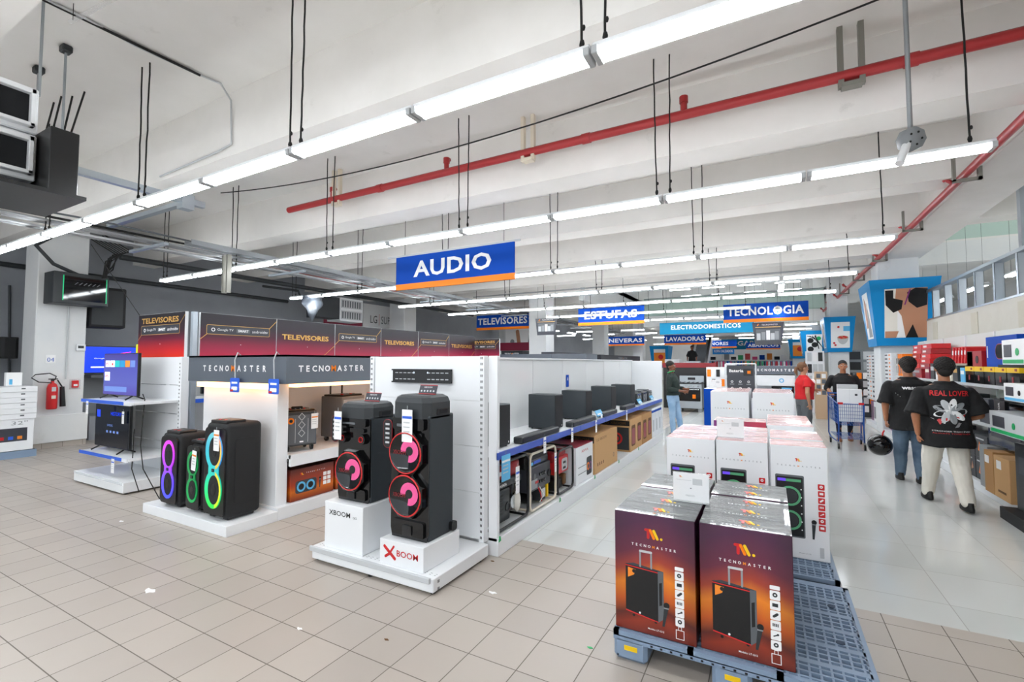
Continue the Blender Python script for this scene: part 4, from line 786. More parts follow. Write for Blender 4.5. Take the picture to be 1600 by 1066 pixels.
def dec_xb(n):
    def f(b, w, d, h):
        b.at(FR((-w/2, -d/2-.0005, 0))); b.rect(.01, h*.8, w*.98, h*.96, 'black', .001); b.text('LG XBOOM', w*.5, h*.88, w*.7, h*.08, 'kraftprint', .002)
        if n: b.rect(.02, .03, w*.96, h*.75, 'darkgrey', .001); b.ring(w*.55, h*.4, .07, .1, 0, .002, 'ringred', 18); b.disc(w*.55, h*.4, .04, 0, .002, 'ringred', 14)
        b.at(FR((w/2+.0005, 0, 0), 'r'))
        if n: b.rrect(-d*.4, h*.15, -d*.08, h*.8, .04, 0, .001, 'kraftprint'); b.rrect(-d*.36, h*.2, -d*.12, h*.7, .03, 0, .002, 'darkred')
        if n: b.rrect(d*.1, h*.2, d*.42, h*.8, .04, 0, .001, 'kraftprint'); b.rrect(d*.14, h*.25, d*.38, h*.7, .03, 0, .002, 'darkred')
        else: b.text('LG XBOOM', -d*.22, h*.86, d*.4, h*.07, 'kraftprint', .001); [b.rect(-d*.4+k*.08, h*.18, -d*.37+k*.08, h*.26, 'kraftprint', .001) for k in range(4)]; b.ring(d*.32, h*.25, .025, .032, 0, .001, 'black', 14)
        b.at(Matrix())
    return f
carton('speaker_carton', 'large plain brown carton on the lower shelf', 'box', -2.55, 5.97, .152, -2.04, 7.0, .66, 'cardboard', None, dec_xb(0))
carton('speaker_carton', 'brown carton with a black and red picture, farther on the lower shelf', 'box', -2.55, 7.75, .152, -2.04, 8.55, .68, 'cardboard', None, dec_xb(1))
carton('speaker_carton', 'second brown carton behind the pictured one', 'box', -2.55, 8.58, .152, -2.04, 9.35, .68, 'cardboard2', None, dec_xb(1))
for i in range(3):
    carton('appliance_carton', f'white blue-banded carton at the lower shelf far end, {ORD[i]} from front', 'box', -2.5, 9.4+i*.3, .152, -2.04, 9.68+i*.3, .72, 'white', 'white and blue cartons', lambda b, w, d, h: (b.box(-w/2-.001, -d/2-.001, h*.85, w/2+.001, d/2+.001, h*.93, 'signblue'), b.at(FR((w/2, 0, 0), 'r')).rect(-d*.3, h*.2, d*.1, h*.6, 'ltgrey', .002), b.at(Matrix())))
# ================= tower speakers on plinths =================
def plinth(lab, x0, y0, x1, y1, z0, z1, txt):
    t = thing('display_plinth', lab, 'plinth', ((x0+x1)/2, (y0+y1)/2, z0)); w, d, h = x1-x0, y1-y0, z1-z0
    MB().box(-w/2, -d/2, 0, w/2, d/2, h, 'white', bev=.003, seg=1).build('block', t); b = MB().at(FR((0, -d/2-.0005, 0)))
    if txt == 'go': b.text('XBOOM', -w*.1, h*.78, w*.56, .04, 'black', .001, bold=.01); b.text('GO', w*.3, h*.75, w*.1, .018, 'black', .001)
    else:
        b.text('BOOM', .06, h*.55, w*.48, .045, 'pink' if 0 else 'ringred', .001, bold=.01); b.cap2(-.16, h*.72, -.06, h*.3, .012, 0, .0012, 'ringred'); b.cap2(-.15, h*.32, -.1, h*.5, .01, 0, .0014, 'ringred'); b.cap2(-.1, h*.55, -.07, h*.78, .008, 0, .0012, 'ringred')
    b.build('lettering', t); return t
plinth('tall white plinth with small black lettering under the shorter tower speaker', -3.23, 2.69, -2.8, 3.12, .121, .49, 'go')
plinth('low white plinth with red lettering under the taller tower speaker', -2.61, 2.68, -2.19, 3.12, .121, .3, 'x')
def woofer(b, u, v, r):
    o = b.M
    for n_, (r0, w0, r1, w1, m) in enumerate(((r*1.16, 0, r*1.04, .045, 'glossblack'), (r*1.04, .045, r*.93, .03, 'glossblack'))): pass
    b.M = o @ Matrix.Translation((u, v, 0)) @ Matrix.Rotation(pi/8, 4, 'Z'); b.lathe([(r*1.2, 0), (r*1.14, .045), (r*1.02, .055)], 'glossblack', 8); b.sm[-16:] = [False]*16
    b.M = o @ Matrix.Translation((u, v, 0)); b.lathe([(r*1.03, .052), (r*.99, .06), (r*.955, .056)], 'ringred', 32); b.lathe([(r*.95, .057), (r*.9, .05), (0, .046)][::1], 'glossblack', 32)
    k = 16; a0 = -pi*.55; a1 = pi*1.05
    cx, cy = r*.28, r*.12; R0, R1 = r*.22, r*.56
    arc = [(cx+R1*cos(a0+(a1-a0)*i/k), cy+R1*sin(a0+(a1-a0)*i/k)) for i in range(k+1)]+[(cx+R0*cos(a1-(a1-a0)*i/k), cy+R0*sin(a1-(a1-a0)*i/k)) for i in range(k+1)]
    vs = [(x, y, .0515) for x, y in arc]; n = k+1
    b.add(vs, [(i, i+1, 2*n-2-i, 2*n-1-i) for i in range(k)], 'woofpink'); b.disc(cx, cy, R0, .046, .053, 'black', 16)
    b.text('XBOOM', -r*.35, r*.02, r*.8, r*.2, 'darkred', .0535); b.M = o
def tower(lab, loc, w, d, h, woofs, tweet):
    t = thing('tower_speaker', lab, 'speaker', loc)
    b = MB(); b.box(-w/2, -d/2+.03, .0, w/2, d/2, h*.86, 'sub', bev=.008, seg=1); b.build('cabinet', t)
    b = MB(); z0 = h*.84
    def rr(z, s, o=0): c = .05; return [(x, y, z) for x, y in ((-w/2*s+c, -d/2*s), (w/2*s-c, -d/2*s), (w/2*s, -d/2*s+c), (w/2*s, d/2*s-c), (w/2*s-c, d/2*s), (-w/2*s+c, d/2*s), (-w/2*s, d/2*s-c), (-w/2*s, -d/2*s+c))]
    L_ = [rr(z0, 1.0), rr(h*.95, 1.0), rr(h*.985, .93), rr(h, .8)]; vs = sum(L_, []); fs = [(i*8+j, i*8+(j+1) % 8, (i+1)*8+(j+1) % 8, (i+1)*8+j) for i in range(3) for j in range(8)]+[tuple(range(24, 32)), tuple(range(7, -1, -1))]
    b.add(vs, fs, 'darkgrey'); b.build('top_module', t)
    b = MB(); [b.at(FR((s*w/2, .03, z0+h*.04), 'r' if s > 0 else 'l')).rrect(-.08, -.02, .08, .028, .008, -.01, .003, 'black', 3) for s in (-1, 1)]; [b.at(FR((s*w/2, .03, z0+h*.04), 'r' if s > 0 else 'l')).rrect(-.05, -.012, .05, .018, .006, 0, .004, 'hole', 3) for s in (-1, 1)]; b.build('handle_recess', t)
    b = MB().at(FR((0, -d/2+.03, 0))); b.prism([(-w*.46, 0), (w*.46, 0), (w*.5, h*.06), (w*.5, h*.84), (-w*.5, h*.84), (-w*.5, h*.06)], 0, .012, 'glossblack')
    b.rrect(-w*.42, h*.02, w*.42, h*.13, .02, 0, .03, 'glossblack'); b.rrect(-w*.12, h*.03, w*.12, h*.1, .01, .03, .04, 'black')
    b.at(FR((0, -d/2+.03, 0))); b.rrect(-w*.42, h*.76, w*.42, h*.84, .02, 0, .035, 'glossblack'); b.rrect(-w*.36, h*.7, w*.36, h*.74, .012, 0, .03, 'glossblack'); b.rrect(-w*.3, h*.78, w*.1, h*.8, .006, .035, .037, 'midgrey', 3); b.build('front_baffle', t)
    for z in woofs: b = MB().at(FR((0, -d/2+.018, 0))); woofer(b, 0, z, w*.42); b.build('woofer', t)
    if tweet:
        for s in (-1, 1): b = MB().at(FR((0, -d/2+.018, 0))); b.ring(s*w*.3, h*.635, .022, .042, 0, .03, 'glossblack', 18); b.ring(s*w*.3, h*.635, .02, .024, 0, .034, 'ringred', 16); b.disc(s*w*.3, h*.635, .018, 0, .02, 'black', 12); b.build('tweeter', t)
    b = MB().at(Matrix.Translation((.03, .02, h)) @ Matrix.Rotation(R(-20), 4, 'X') @ FR((0, 0, 0))); b.box(-.085, 0, 0, .085, .075, .006, 'slatedark'); b.rect(-.085, 0, .085, .004, 'ringred', .007); b.rect(-.085, .071, .085, .075, 'ringred', .007); b.text('XBOOM', 0, .055, .08, .012, 'paper', .008)
    for k in range(5): b.disc(-.06+k*.03, .025, .008, .006, .008, 'ltgrey', 8)
    b.build('feature_card', t)
    b = MB().at(FR((-w/2-.03, -d/2+.01, h*.72))); b.rrect(-.045, -.11, .045, .11, .04, 0, .006, 'darkred'); b.rrect(-.041, -.106, .041, .106, .037, 0, .008, 'black'); [b.rect(-.02+.0*k, -.075+k*.035, .02, -.06+k*.035, 'ltgrey', .009) for k in range(5)]; b.build('side_card', t)
    b = MB().at(FR((w/2, d*.42, .04), 'r')); b.rrect(-.03, -.03, .04, .04, .02, 0, .03, 'black'); b.build('wheel_guard', t)
    return t
tower('shorter black tower speaker with one pink woofer on the tall plinth', (-3.01, 2.93, .492), .36, .33, .8, (.25,), True)
tower('taller black tower speaker with two pink woofers on the low plinth', (-2.4, 2.91, .302), .36, .33, 1.07, (.33, .645), False)
hangtag((-3.13, 2.72, 1.22), .085, .23, 'white and blue price tag hanging on the shorter tower speaker'); hangtag((-2.38, 2.71, 1.27), .1, .24, 'white and blue price tag hanging on the taller tower speaker')
# ================= party speakers =================
def hourglass(rx, rz, c, waist, n=18):
    top = [(rx*sin(t), c+rz*cos(t)) for t in [(pi-.62)*i/n for i in range(n+1)]]
    right = top + [(x, -z) for x, z in top[::-1]]
    return right + [(-x, z) for x, z in right[::-1]]
def party(lab, loc, w, d, h, mat, mat2, r, c, rz=0, roundish=False):
    t = thing('party_speaker', lab, 'speaker', loc, rz)
    b = MB(); b.box(-w/2, 0, .02, w/2, d, h-.02, 'matblack', bev=w*(.3 if roundish else .13), seg=4); b.build('cabinet', t)
    b = MB().at(FR((0, 0, 0))); b.rrect(-w*(.38 if roundish else .45), h*.05, w*(.38 if roundish else .45), h*.93, .05, 0, .012, 'black')
    b.build('front_grille', t)
    b = MB().at(FR((0, 0, 0))); zc = h*.5; rz_ = r*1.3; hg = hourglass(r, rz_, c, .03)
    b.prism([(x, zc+z) for x, z in hg], .012, .02, mat); b.build('light_ring', t)
    for s in (-1, 1):
        b = MB().at(FR((0, 0, 0))); ex = r*.13; E_ = lambda q, w0, w1, m: b.prism([(ex+r*.66*q*cos(2*pi*k/28), zc+s*c+rz_*.76*q*sin(2*pi*k/28)) for k in range(28)], w0, w1, m)
        E_(1, .015, .024, 'matblack'); E_(.4, .024, .026, 'black')
        if mat2:
            k = 12; vs = []
            for i in range(k+1):
                a = -pi/2+pi*i/k; vs += [(ex+r*.69*cos(a), zc+s*c+rz_*.77*sin(a), .0245), (r*1.0*cos(a), zc+s*c+rz_*1.0*sin(a), .0245)]
            b.add([v for v in vs], [(2*i, 2*i+1, 2*i+3, 2*i+2) for i in range(1, k-1)], mat2)
        b.build('woofer', t)
    b = MB(); b.box(-w*.36, .02, h-.03, w*.36, d*.6, h+.004, 'black', bev=.01, seg=2)
    for k in range(5): b.box(-w*.25+k*w*.11, .05, h+.004, -w*.2+k*w*.11, .08, h+.009, 'red' if k % 2 else 'midgrey')
    b.build('control_panel', t)
    b = MB().at(FR((0, 0, 0))); b.rrect(-.02, zc-.015, .02, zc+.015, .004, .02, .026, 'black'); b.text('JBL', 0, zc, .024, .012, 'grey', .028); b.build('badge', t)
    [MB().box(s*w*.3-.04, .04, 0, s*w*.3+.04, d-.05, .03, 'black', bev=.008, seg=1).build('foot', t) for s in (-1, 1)]
    if not roundish: b = MB().at(FR((w/2, d*.5, h*.5), 'r')); b.rrect(-d*.28, -h*.35, d*.3, h*.32, .04, 0, .004, 'matblack'); b.build('side_panel', t)
    return t
party('black party speaker with a pink and violet figure-eight light, leftmost of the three', (-5.6, 2.66, .102), .36, .33, .79, 'led8a', None, .118, .15)
party('slim rounded black party speaker with a dim green light, middle of the three', (-5.17, 2.68, .102), .31, .3, .72, 'led8d', None, .098, .13, roundish=True)
party('largest black party speaker with a blue, green and pink figure-eight light, rightmost of the three', (-4.76, 2.66, .102), .38, .36, .95, 'led8b', 'led8c', .14, .185)
b = MB().at(FR((0, 0, 0)));
hangtag((-5.12, 2.655, .73), .08, .2, 'white tag on the slim party speaker', stripe='orange', tilt=.1); hangtag((-4.7, 2.63, .97), .09, .2, 'white tag on the largest party speaker', stripe='orange')
# ================= TECNOMASTER gondola =================
t = thing('display_stand', 'white stand with grey lettered headers and warm glowing edge behind the party speakers', 'shelving', (-5.2, 4.0, 0)); O = (-5.2, 4.0, 0)
b = MB(); b.box(-6.0, 2.6, 0, -4.45, 3.12, .1, 'white', bev=.004, seg=1); b.box(-6.0, 3.12, 0, -4.45, 7.4, .13, 'white', bev=.004, seg=1); part(b, 'base_deck', t, O)
part(MB().box(-5.9, 3.14, .1, -4.52, 3.27, 1.42, 'white', bev=.004, seg=1), 'front_panel', t, O)
part(MB().box(-5.3, 3.27, .13, -5.2, 7.4, 1.66, 'white'), 'back_panel', t, O)
b = MB(); b.box(-5.2, 3.27, .6, -4.47, 7.4, .64, 'white'); b.box(-4.5, 3.27, .52, -4.46, 7.4, .641, 'white'); part(b, 'shelf', t, O)
part(MB().box(-5.2, 5.2, .13, -4.6, 5.24, 1.42, 'white'), 'divider', t, O)
for nm, (x0, y0, x1, y1, tx, fr, cu, tw) in {'f': (-5.93, 2.98, -4.17, 3.02, 0, 'f', 0, 1.3), 'r': (-4.2, 3.02, -4.17, 7.4, 0, 'r', 0, 1.5)}.items():
    b = MB(); b.box(x0, y0, 1.41, x1, y1, 1.7, 'slate'); b.at(FR(((x0+x1)/2 if fr == 'f' else x1+.001, y0-.001 if fr == 'f' else 3.55, 1.56), fr)); tmtext(b, 0, 0, 1.15 if fr == 'f' else .86, .065, 'paper', .003, 'signorange', .03)
    part(b, 'header', t, O)
part(MB().box(-5.93, 2.98, 1.68, -4.17, 7.4, 1.70, 'slate'), 'header_top', t, O)
b = MB(); b.box(-5.86, 3.04, 1.345, -4.5, 3.12, 1.4, 'glow'); part(b, 'light_strip', t, O)
b = MB(); b.box(-4.55, 3.27, 1.36, -4.4, 7.3, 1.4, 'glow'); part(b, 'light_strip', t, O)
for i, (x, y, f_) in enumerate(((-4.95, 2.965, 'f'), (-4.3, 2.965, 'f'))):
    t = thing('shelf_flag', ('blue square sale flag hooked over the middle of the grey header', 'blue square sale flag hooked at the corner of the grey header')[i], 'sign', (x, y, 1.4)); b = MB(); b.tube([(0, .03, .3), (0, 0, .33), (0, -.03, .25), (0, -.02, .05)], .006, 'ltgrey', 6); b.build('hook', t); b = MB().at(FR((0, -.022, 0))); b.rrect(-.08, -.09, .08, .06, .015, 0, .006, 'stripb'); b.rect(-.05, .0, .05, .02, 'paper', .007); b.rrect(-.05, -.07, .05, -.03, .01, 0, .008, 'paper'); b.rect(-.07, -.08, -.02, -.06, 'ringred', .009); b.build('card', t)
def trolley(lab, loc, w, d, h, bodym, pattern, handle, rz=0):
    t = thing('trolley_speaker', lab, 'speaker', loc, rz); MB().box(-d/2, -w/2, .06, d/2, w/2, h, bodym, bev=.01).build('cabinet', t)
    b = MB().at(FR((d/2+.001, 0, 0), 'r')); b.rrect(-w*.46, .08, w*.46, h-.04, .01, 0, .01, pattern)
    if pattern == 'midgrey':
        for k in range(3):
            for s in (-1, 1): b.cap2(0, .16+k*.09, s*.035, .2+k*.09, .003, .01, .012, 'ltgrey', 3); b.cap2(s*.035, .2+k*.09, 0, .24+k*.09, .003, .01, .012, 'ltgrey', 3)
        for s in (-1, 1): b.cap2(s*w*.2, .1, s*w*.2, h-.08, .002, .01, .012, 'ltgrey', 3)
    b.disc(-w*.34, h-.1, .035, .01, .014, 'signorange', 14); b.disc(-w*.34, h-.1, .018, .014, .018, 'black', 12); b.rect(-.02, .1, .02, .115, 'paper', .013); b.build('front_grille', t)
    b = MB(); b.box(-d*.45, -w*.45, h, d*.45, w*.45, h+.02, 'black', bev=.008, seg=1); [b.box(d*.2, -w*.3+k*.05, h+.02, d*.3, -w*.27+k*.05, h+.03, 'ringred' if k % 3 == 0 else 'chrome') for k in range(5)]; b.build('control_panel', t)
    for sy in (-1, 1):
        for sx in (-1, 1): b = MB(); b.cyl((sx*d*.35, sy*w*.38-.012, .03), (sx*d*.35, sy*w*.38+.012, .03), .03, 'black', 12); b.box(sx*d*.35-.015, sy*w*.38-.02, .03, sx*d*.35+.015, sy*w*.38+.02, .07, 'midgrey'); b.build('wheel', t)
    if handle: b = MB(); hh = h+handle; b.tube([(-d*.35, -w*.25, h), (-d*.35, -w*.25, hh-.02), (-d*.35, -w*.22, hh), (-d*.35, w*.22, hh), (-d*.35, w*.25, hh-.02), (-d*.35, w*.25, h)], .011, 'black', 8); b.build('pull_handle', t)
    else: MB().box(-.02, -.06, h+.02, .02, .06, h+.045, 'black', bev=.008, seg=1).build('top_grip', t)
    return t
trolley('dark trolley speaker with a diamond pattern grille, left on the warm lit shelf', (-4.72, 3.52, .641), .34, .3, .44, 'darkgrey', 'midgrey', 0, rz=R(-18))
trolley('grey trolley speaker with its pull handle raised, right on the warm lit shelf', (-4.8, 4.25, .641), .4, .34, .56, 'midgrey', 'grey', .36, rz=R(5))
hangtag((-4.52, 3.6, 1.05), .09, .17, 'white tag on the diamond patterned trolley speaker', 'r', stripe='orange', tilt=0)
def dec_wide(b, w, d, h):
    b.at(FR((w/2+.0005, 0, 0), 'r')); tmlogo(b, -d*.26, h*.82, h*.08); tmtext(b, d*.06, h*.83, d*.45, h*.035); b.rrect(-d*.4, h*.22, d*.08, h*.62, .03, 0, .001, 'slatedark')
    for s in (-.27, -.06): b.ring(d*s, h*.42, .035, .055, 0, .002, 'ltblue', 16); b.disc(d*s, h*.42, .03, 0, .0018, 'black', 12)
    mic(b, d*.16, h*.42, h*.35, 0); [b.rrect(d*(.24+.1*i), h*(.3+.15*j), d*(.32+.1*i), h*(.42+.15*j), .004, 0, .001, 'paper', 3) for i in range(2) for j in range(3)]; b.at(Matrix())
for i, (y0, y1) in enumerate(((3.3, 3.86), (3.9, 4.46), (4.5, 5.06))):
    carton('speaker_carton', f'orange and dark red carton under the warm lit shelf, {ORD[i]} from the front', 'box', -4.95, y0, .132, -4.5, y1, .47, 'artside', 'cartons under the warm lit shelf', dec_wide)
# ================= TV gondola =================
t = thing('gondola_shelving', 'white television stand with two blue-edged shelves at the left', 'shelving', (-7.7, 3.1, 0)); O = (-7.7, 3.1, 0)
part(MB().box(-8.36, 2.8, .02, -6.96, 3.42, .15, 'white', bev=.006, seg=1), 'base_deck', t, O); [part(MB().cyl((x, 2.86, 0), (x, 2.86, .03), .02, 'black', 8), 'foot', t, O) for x in (-8.3, -7.02)]
part(MB().box(-8.36, 2.795, .12, -6.98, 2.81, .15, 'acrylic'), 'price_strip', t, O)
for i in range(4): part(MB().box(-8.2, 3.42, .15+i*.39, -6.98, 3.45, .53+i*.39, 'white'), 'back_panel', t, O)
b = MB(); b.box(-6.98, 3.38, .02, -6.9, 3.48, 1.7, 'white', bev=.004, seg=1); slots(b, -6.94, 3.379, .2, 1.65); part(b, 'upright', t, O)
part(MB().box(-8.25, 3.38, .02, -8.2, 3.48, 1.7, 'white', bev=.004, seg=1), 'upright', t, O)
for z, x1 in ((.42, -7.0), (1.12, -6.96)):
    part(MB().box(-8.36, 2.87, z-.03, x1, 3.42, z, 'white'), 'shelf', t, O); part(MB().box(-8.36, 2.85, z-.04, x1-.02-.0, 2.87, z+.004, 'white'), 'shelf_lip', t, O); part(MB().box(-8.36, 2.843, z-.035, -7.15, 2.851, z+.006, 'stripb'), 'price_strip', t, O)
def tv(lab, loc, w, h, scr, rz=0, feet=True):
    t = thing('television', lab, 'television', loc, rz)
    MB().box(-w/2, 0, .05, w/2, .04, .05+h, 'black', bev=.006, seg=1).build('housing', t)
    b = MB(); b.box(-w/2+.008, -.003, .06+.0, w/2-.008, .0, .04+h, scr); b.data = None; o = b.build('screen', t)
    if feet: [MB().at(Matrix.Translation((s*w*.36, 0, 0))).prism([(0, 0), (0, 0), (0, 0)], 0, 0, 'black') for s in ()]; [MB().tube([(s*w*.36-.0, .02, .06), (s*w*.36+s*.02, -.08, .008)], .01, 'black', 6).tube([(s*w*.36, .02, .06), (s*w*.36+s*.02, .13, .008)], .01, 'black', 6).build('foot', t) for s in (-1, 1)]
    return t
t = tv('television with a bluish home screen on the upper shelf of the white stand', (-7.86, 3.08, 1.121), .98, .58, 'tvscreen'); 
b = MB().at(FR((-.49, -.004, .05)))
for i, c in enumerate(('scr_white', 'scr_white', 'scr_teal', 'scr_cyan', 'scr_or', 'scr_dim')): b.rect(.06+i*.145, .39, .19+i*.145, .48, c, .001)
b.text('NETFLIX', .125, .435, .1, .03, 'scr_red', .002, bold=.03); b.rect(.25, .415, .29, .445, 'scr_red', .002); b.rect(.05, .2, .2, .32, 'scr_white', .001); b.text('NETFLIX', .125, .26, .12, .035, 'scr_red', .002, bold=.03); b.rect(.05, .05, .7, .12, 'scr_dim', .001); b.build('picture', [c for c in t.children if c.name.startswith('screen')][0])
t = tv('television with a dark screen on the lower shelf of the white stand', (-7.84, 3.0, .421), .98, .58, 'screendark')
b = MB().at(FR((-.49, -.004, .05))); b.text('SAMSUNG', .45, .3, .16, .03, 'scr_dim', .001); b.text('HISTORY', .62, .46, .3, .05, 'screenblue', .001); b.rect(.06, .4, .16, .5, 'screenblue', .001); [b.rect(.35+.1*k, .2, .4+.1*k, .23, 'scr_dim', .001) for k in range(4)]; b.build('picture', [c for c in t.children if c.name.startswith('screen')][0])
b = MB().at(FR((0, 0, 0))); hangtag((-7.45, 2.97, .98), .06, .16, 'white slip on the dark television'); hangtag((-8.15, 2.84, 1.1), .07, .17, 'white price slip under the upper television shelf'); hangtag((-7.35, 2.84, .4), .08, .18, 'white price slip under the lower television shelf')
carton('tv_carton', 'cream carton standing left of the dark television on the lower shelf', 'box', -8.33, 3.15, .421, -8.2, 3.38, 1.06, 'ivory')
b = MB(); b.tube([(-7.35, 3.14, 1.2), (-7.2, 3.1, 1.14), (-7.0, 3.0, .9), (-6.8, 2.9, .6), (-6.6, 2.85, .35), (-6.3, 2.9, .02)], .006, 'cord', 6); tag(b.build('power_cord', None, (-7.2, 3.1, 1.1)), 'thin black cord trailing from the upper television', 'cord')
b = MB(); b.tube([(-7.33, 3.05, .75), (-7.22, 3.0, .68), (-7.1, 2.95, .5), (-7.0, 2.9, .3), (-6.8, 2.9, .05)], .006, 'cord', 6); tag(b.build('power_cord', None, (-7.3, 3, .7)), 'thin black cord trailing from the lower television', 'cord')
# blue TV further back and its stand
t = thing('gondola_shelving', 'grey wall shelf carrying the blue-screen television behind the column', 'shelving', (-12.9, 4.9, 0)); MB().box(-.4, -.5, 1.3, .4, .8, 1.36, 'midgrey').build('shelf', t); MB().box(-.4, -.5, .0, .4, .8, .5, 'wallgrey').build('base', t); MB().box(-.45, -.5, 0, -.4, .8, 1.6, 'grey').build('back_panel', t)
t = thing('television', 'television with a bright blue screen behind the column', 'television', (-12.6, 4.62, 1.362), 0); MB().box(-.04, -.4, .03, 0, .6, .62, 'black').build('housing', t); b = MB().at(FR((.001, 0, 0), 'r')); b.rect(-.39, .05, .59, .6, 'screenblue', .002); b.text('Google TV', .0, .35, .3, .03, 'scr_white', .003); b.rect(-.2, .15, .1, .18, 'scr_white', .003); b.cap2(.1, .42, .5, .5, .006, .002, .004, 'ledpink'); b.build('screen', t)
t = thing('television', 'dark switched off television at the far left edge', 'television', (-12.9, 3.0, 1.7)); MB().box(-.05, -.6, 0, 0, .4, .42, 'black', bev=.01, seg=1).build('housing', t); MB().box(0, -.58, .02, .003, .38, .4, 'glossblack').build('screen', t)
carton('notice_card', 'bright yellow card behind the upper television', 'card', -8.45, 3.5, 1.68, -8.25, 3.51, 1.9, 'hivis', bev=0)
# 32 inch cartons stacked at far left
t = None
MB_ = MB(); MB_.box(-.3, -.75, 0, .3, .3, .12, 'pallet'); MB_.box(-.28, .1, 0, .28, .28, .13, 'slate'); o = MB_.build('plastic_pallet'); o.location = (-11.55, 2.95, 0); tag(o, 'grey pallet under the white television cartons at the left edge', 'pallet')
def dec32(b, w, d, h): b.at(FR((w/2+.0005, 0, 0), 'r')); b.text('32"', d*.32, h*.88, d*.2, h*.12, 'grey', .001); b.rect(-d*.4, h*.3, d*.42, h*.72, 'slatedark', .001); [b.rect(-d*.36+k*.11, h*.36, -d*.3+k*.11, h*.46, ('ringred', 'stripb', 'orange', 'teal')[k % 4], .002) for k in range(7)]; b.text('android tv', -d*.2, h*.12, d*.2, h*.05, 'grey', .001); b.at(Matrix())
carton('tv_carton', 'white 32 inch television carton standing upright at the bottom of the left edge stack', 'box', -11.85, 2.2, .131, -11.25, 3.2, .66, 'white', None, dec32)
for i in range(6): carton('tv_carton', f'flat white television carton in the left edge stack, {ORD[i]} above the upright one', 'box', -11.85, 2.2, .662+i*.092, -11.23+.01*(i % 2), 3.22, .752+i*.092, 'white', 'flat television cartons', lambda b, w, d, h: (b.at(FR((w/2, 0, 0), 'r')), b.rect(-d*.4, h*.3, -d*.1, h*.45, 'grey', .001), b.rect(d*.3, h*.5, d*.35, h*.75, 'midgrey', .001), b.at(Matrix())))
carton('leaflet_box', 'small white and blue leaflet box on the left edge carton stack', 'box', -11.7, 2.92, 1.216, -11.6, 3.12, 1.45, 'paper', None, lambda b, w, d, h: (b.at(FR((w/2, 0, 0), 'r')), b.rect(-d*.3, h*.1, -d*.1, h*.5, 'ltblue', .001), b.at(Matrix())))
# banners -------------------------------------------------
def banner(lab, loc, w, h, f, kind, m='tvad2', rz=0):
    t = thing('television_banner', lab, 'sign', loc); b = MB().at(FR((0, 0, 0), f)); b.box(0, 0, -.04, w, h, 0, 'white'); 
    o = b.build('board', t)
    q = MB().at(FR((0, 0, 0), f)); q.box(.002, .0, 0, w-.002, h-.002, .002, m); q.build('printed_face', t); l = MB().at(FR((0, 0, 0), f))
    if 'g' in kind: l.rrect(w*.07, h*.52, w*.9, h*.74, .02, .002, .003, 'gold'); l.rrect(w*.075, h*.53, w*.895, h*.73, .018, .002, .0035, 'slatedark'); l.ring(w*.15, h*.63, .018, .028, .003, .005, 'paper', 8); l.text('Google TV', w*.3, h*.63, w*.2, h*.07, 'paper', .005); l.rrect(w*.44, h*.58, w*.62, h*.68, .005, .003, .0045, 'midgrey', 3); l.text('SMART', w*.53, h*.63, w*.14, h*.06, 'paper', .005, bold=.03); l.text('androidtv', w*.76, h*.63, w*.22, h*.07, 'paper', .005); l.cap2(0, h*.4, w*.08, h*.53, .004, .002, .003, 'gold', 3); l.cap2(w*.89, h*.72, w, h*.93, .004, .002, .003, 'gold', 3)
    if 't' in kind: l.text('TELEVISORES', w*.48, h*(.85 if 'g' in kind else .55), w*.8, h*(.13 if 'g' in kind else .14), 'gold', .005, bold=.03)
    if kind == 't': l.cap2(w*.75, 0, w*.99, h*.35, .004, .002, .003, 'gold', 3)
    l.disc(w*.5, h*.3, .006, .002, .004, 'paper', 6); l.build('lettering', t); return t
banner('red and black TELEVISORES banner standing at the front of the television stand', (-8.2, 3.42, 1.7), 1.27, .62, 'f', 'gt', 'tvad')
for i, (y, kd) in enumerate(((3.6, 'g'), (4.75, 't'), (5.9, 'g'), (7.05, 't'), (8.2, 'g'), (9.35, 't'))):
    banner(f'dark red banner above the television run, {ORD[i]} from front, {"reading TELEVISORES in gold" if kd == "t" else "with white framed words"}', (-6.9, y, 1.7), 1.14, .62, 'r', kd)
banner('short dark banner reading SORES facing the entrance at the far end of the banner row', (-7.3, 10.6, 1.7), 1.1, .55, 'f', 'gt')
t = thing('gondola_shelving', 'white shelf run below the row of television banners', 'shelving', (-7.6, 7.3, 0)); O = (-7.6, 7.3, 0)
part(MB().box(-8.3, 3.55, 0, -6.9, 11.0, .15, 'white'), 'base_deck', t, O); part(MB().box(-7.65, 3.55, .15, -7.55, 11.0, 1.7, 'white'), 'back_panel', t, O); part(MB().box(-7.6, 3.55, 1.08, -6.92, 11, 1.12, 'white'), 'shelf', t, O); part(MB().box(-6.92, 3.55, 1.07, -6.91, 11, 1.125, 'stripb'), 'price_strip', t, O); part(MB().box(-7.6, 3.55, .5, -6.92, 11, .53, 'white'), 'shelf', t, O)
part(MB().box(-7.1, 3.5, 1.66, -6.94, 11, 1.7, 'white'), 'top_board', t, O); part(MB().box(-6.93, 3.49, .15, -6.87, 3.55, 2.32, 'galv'), 'banner_post', t, O)
for i in range(6): tv(f'black television on the banner shelf run, {ORD[i]} from the front', (-7.2, 4.3+i*1.15, 1.121), 1.0, .52, 'screendark', rz=pi/2)
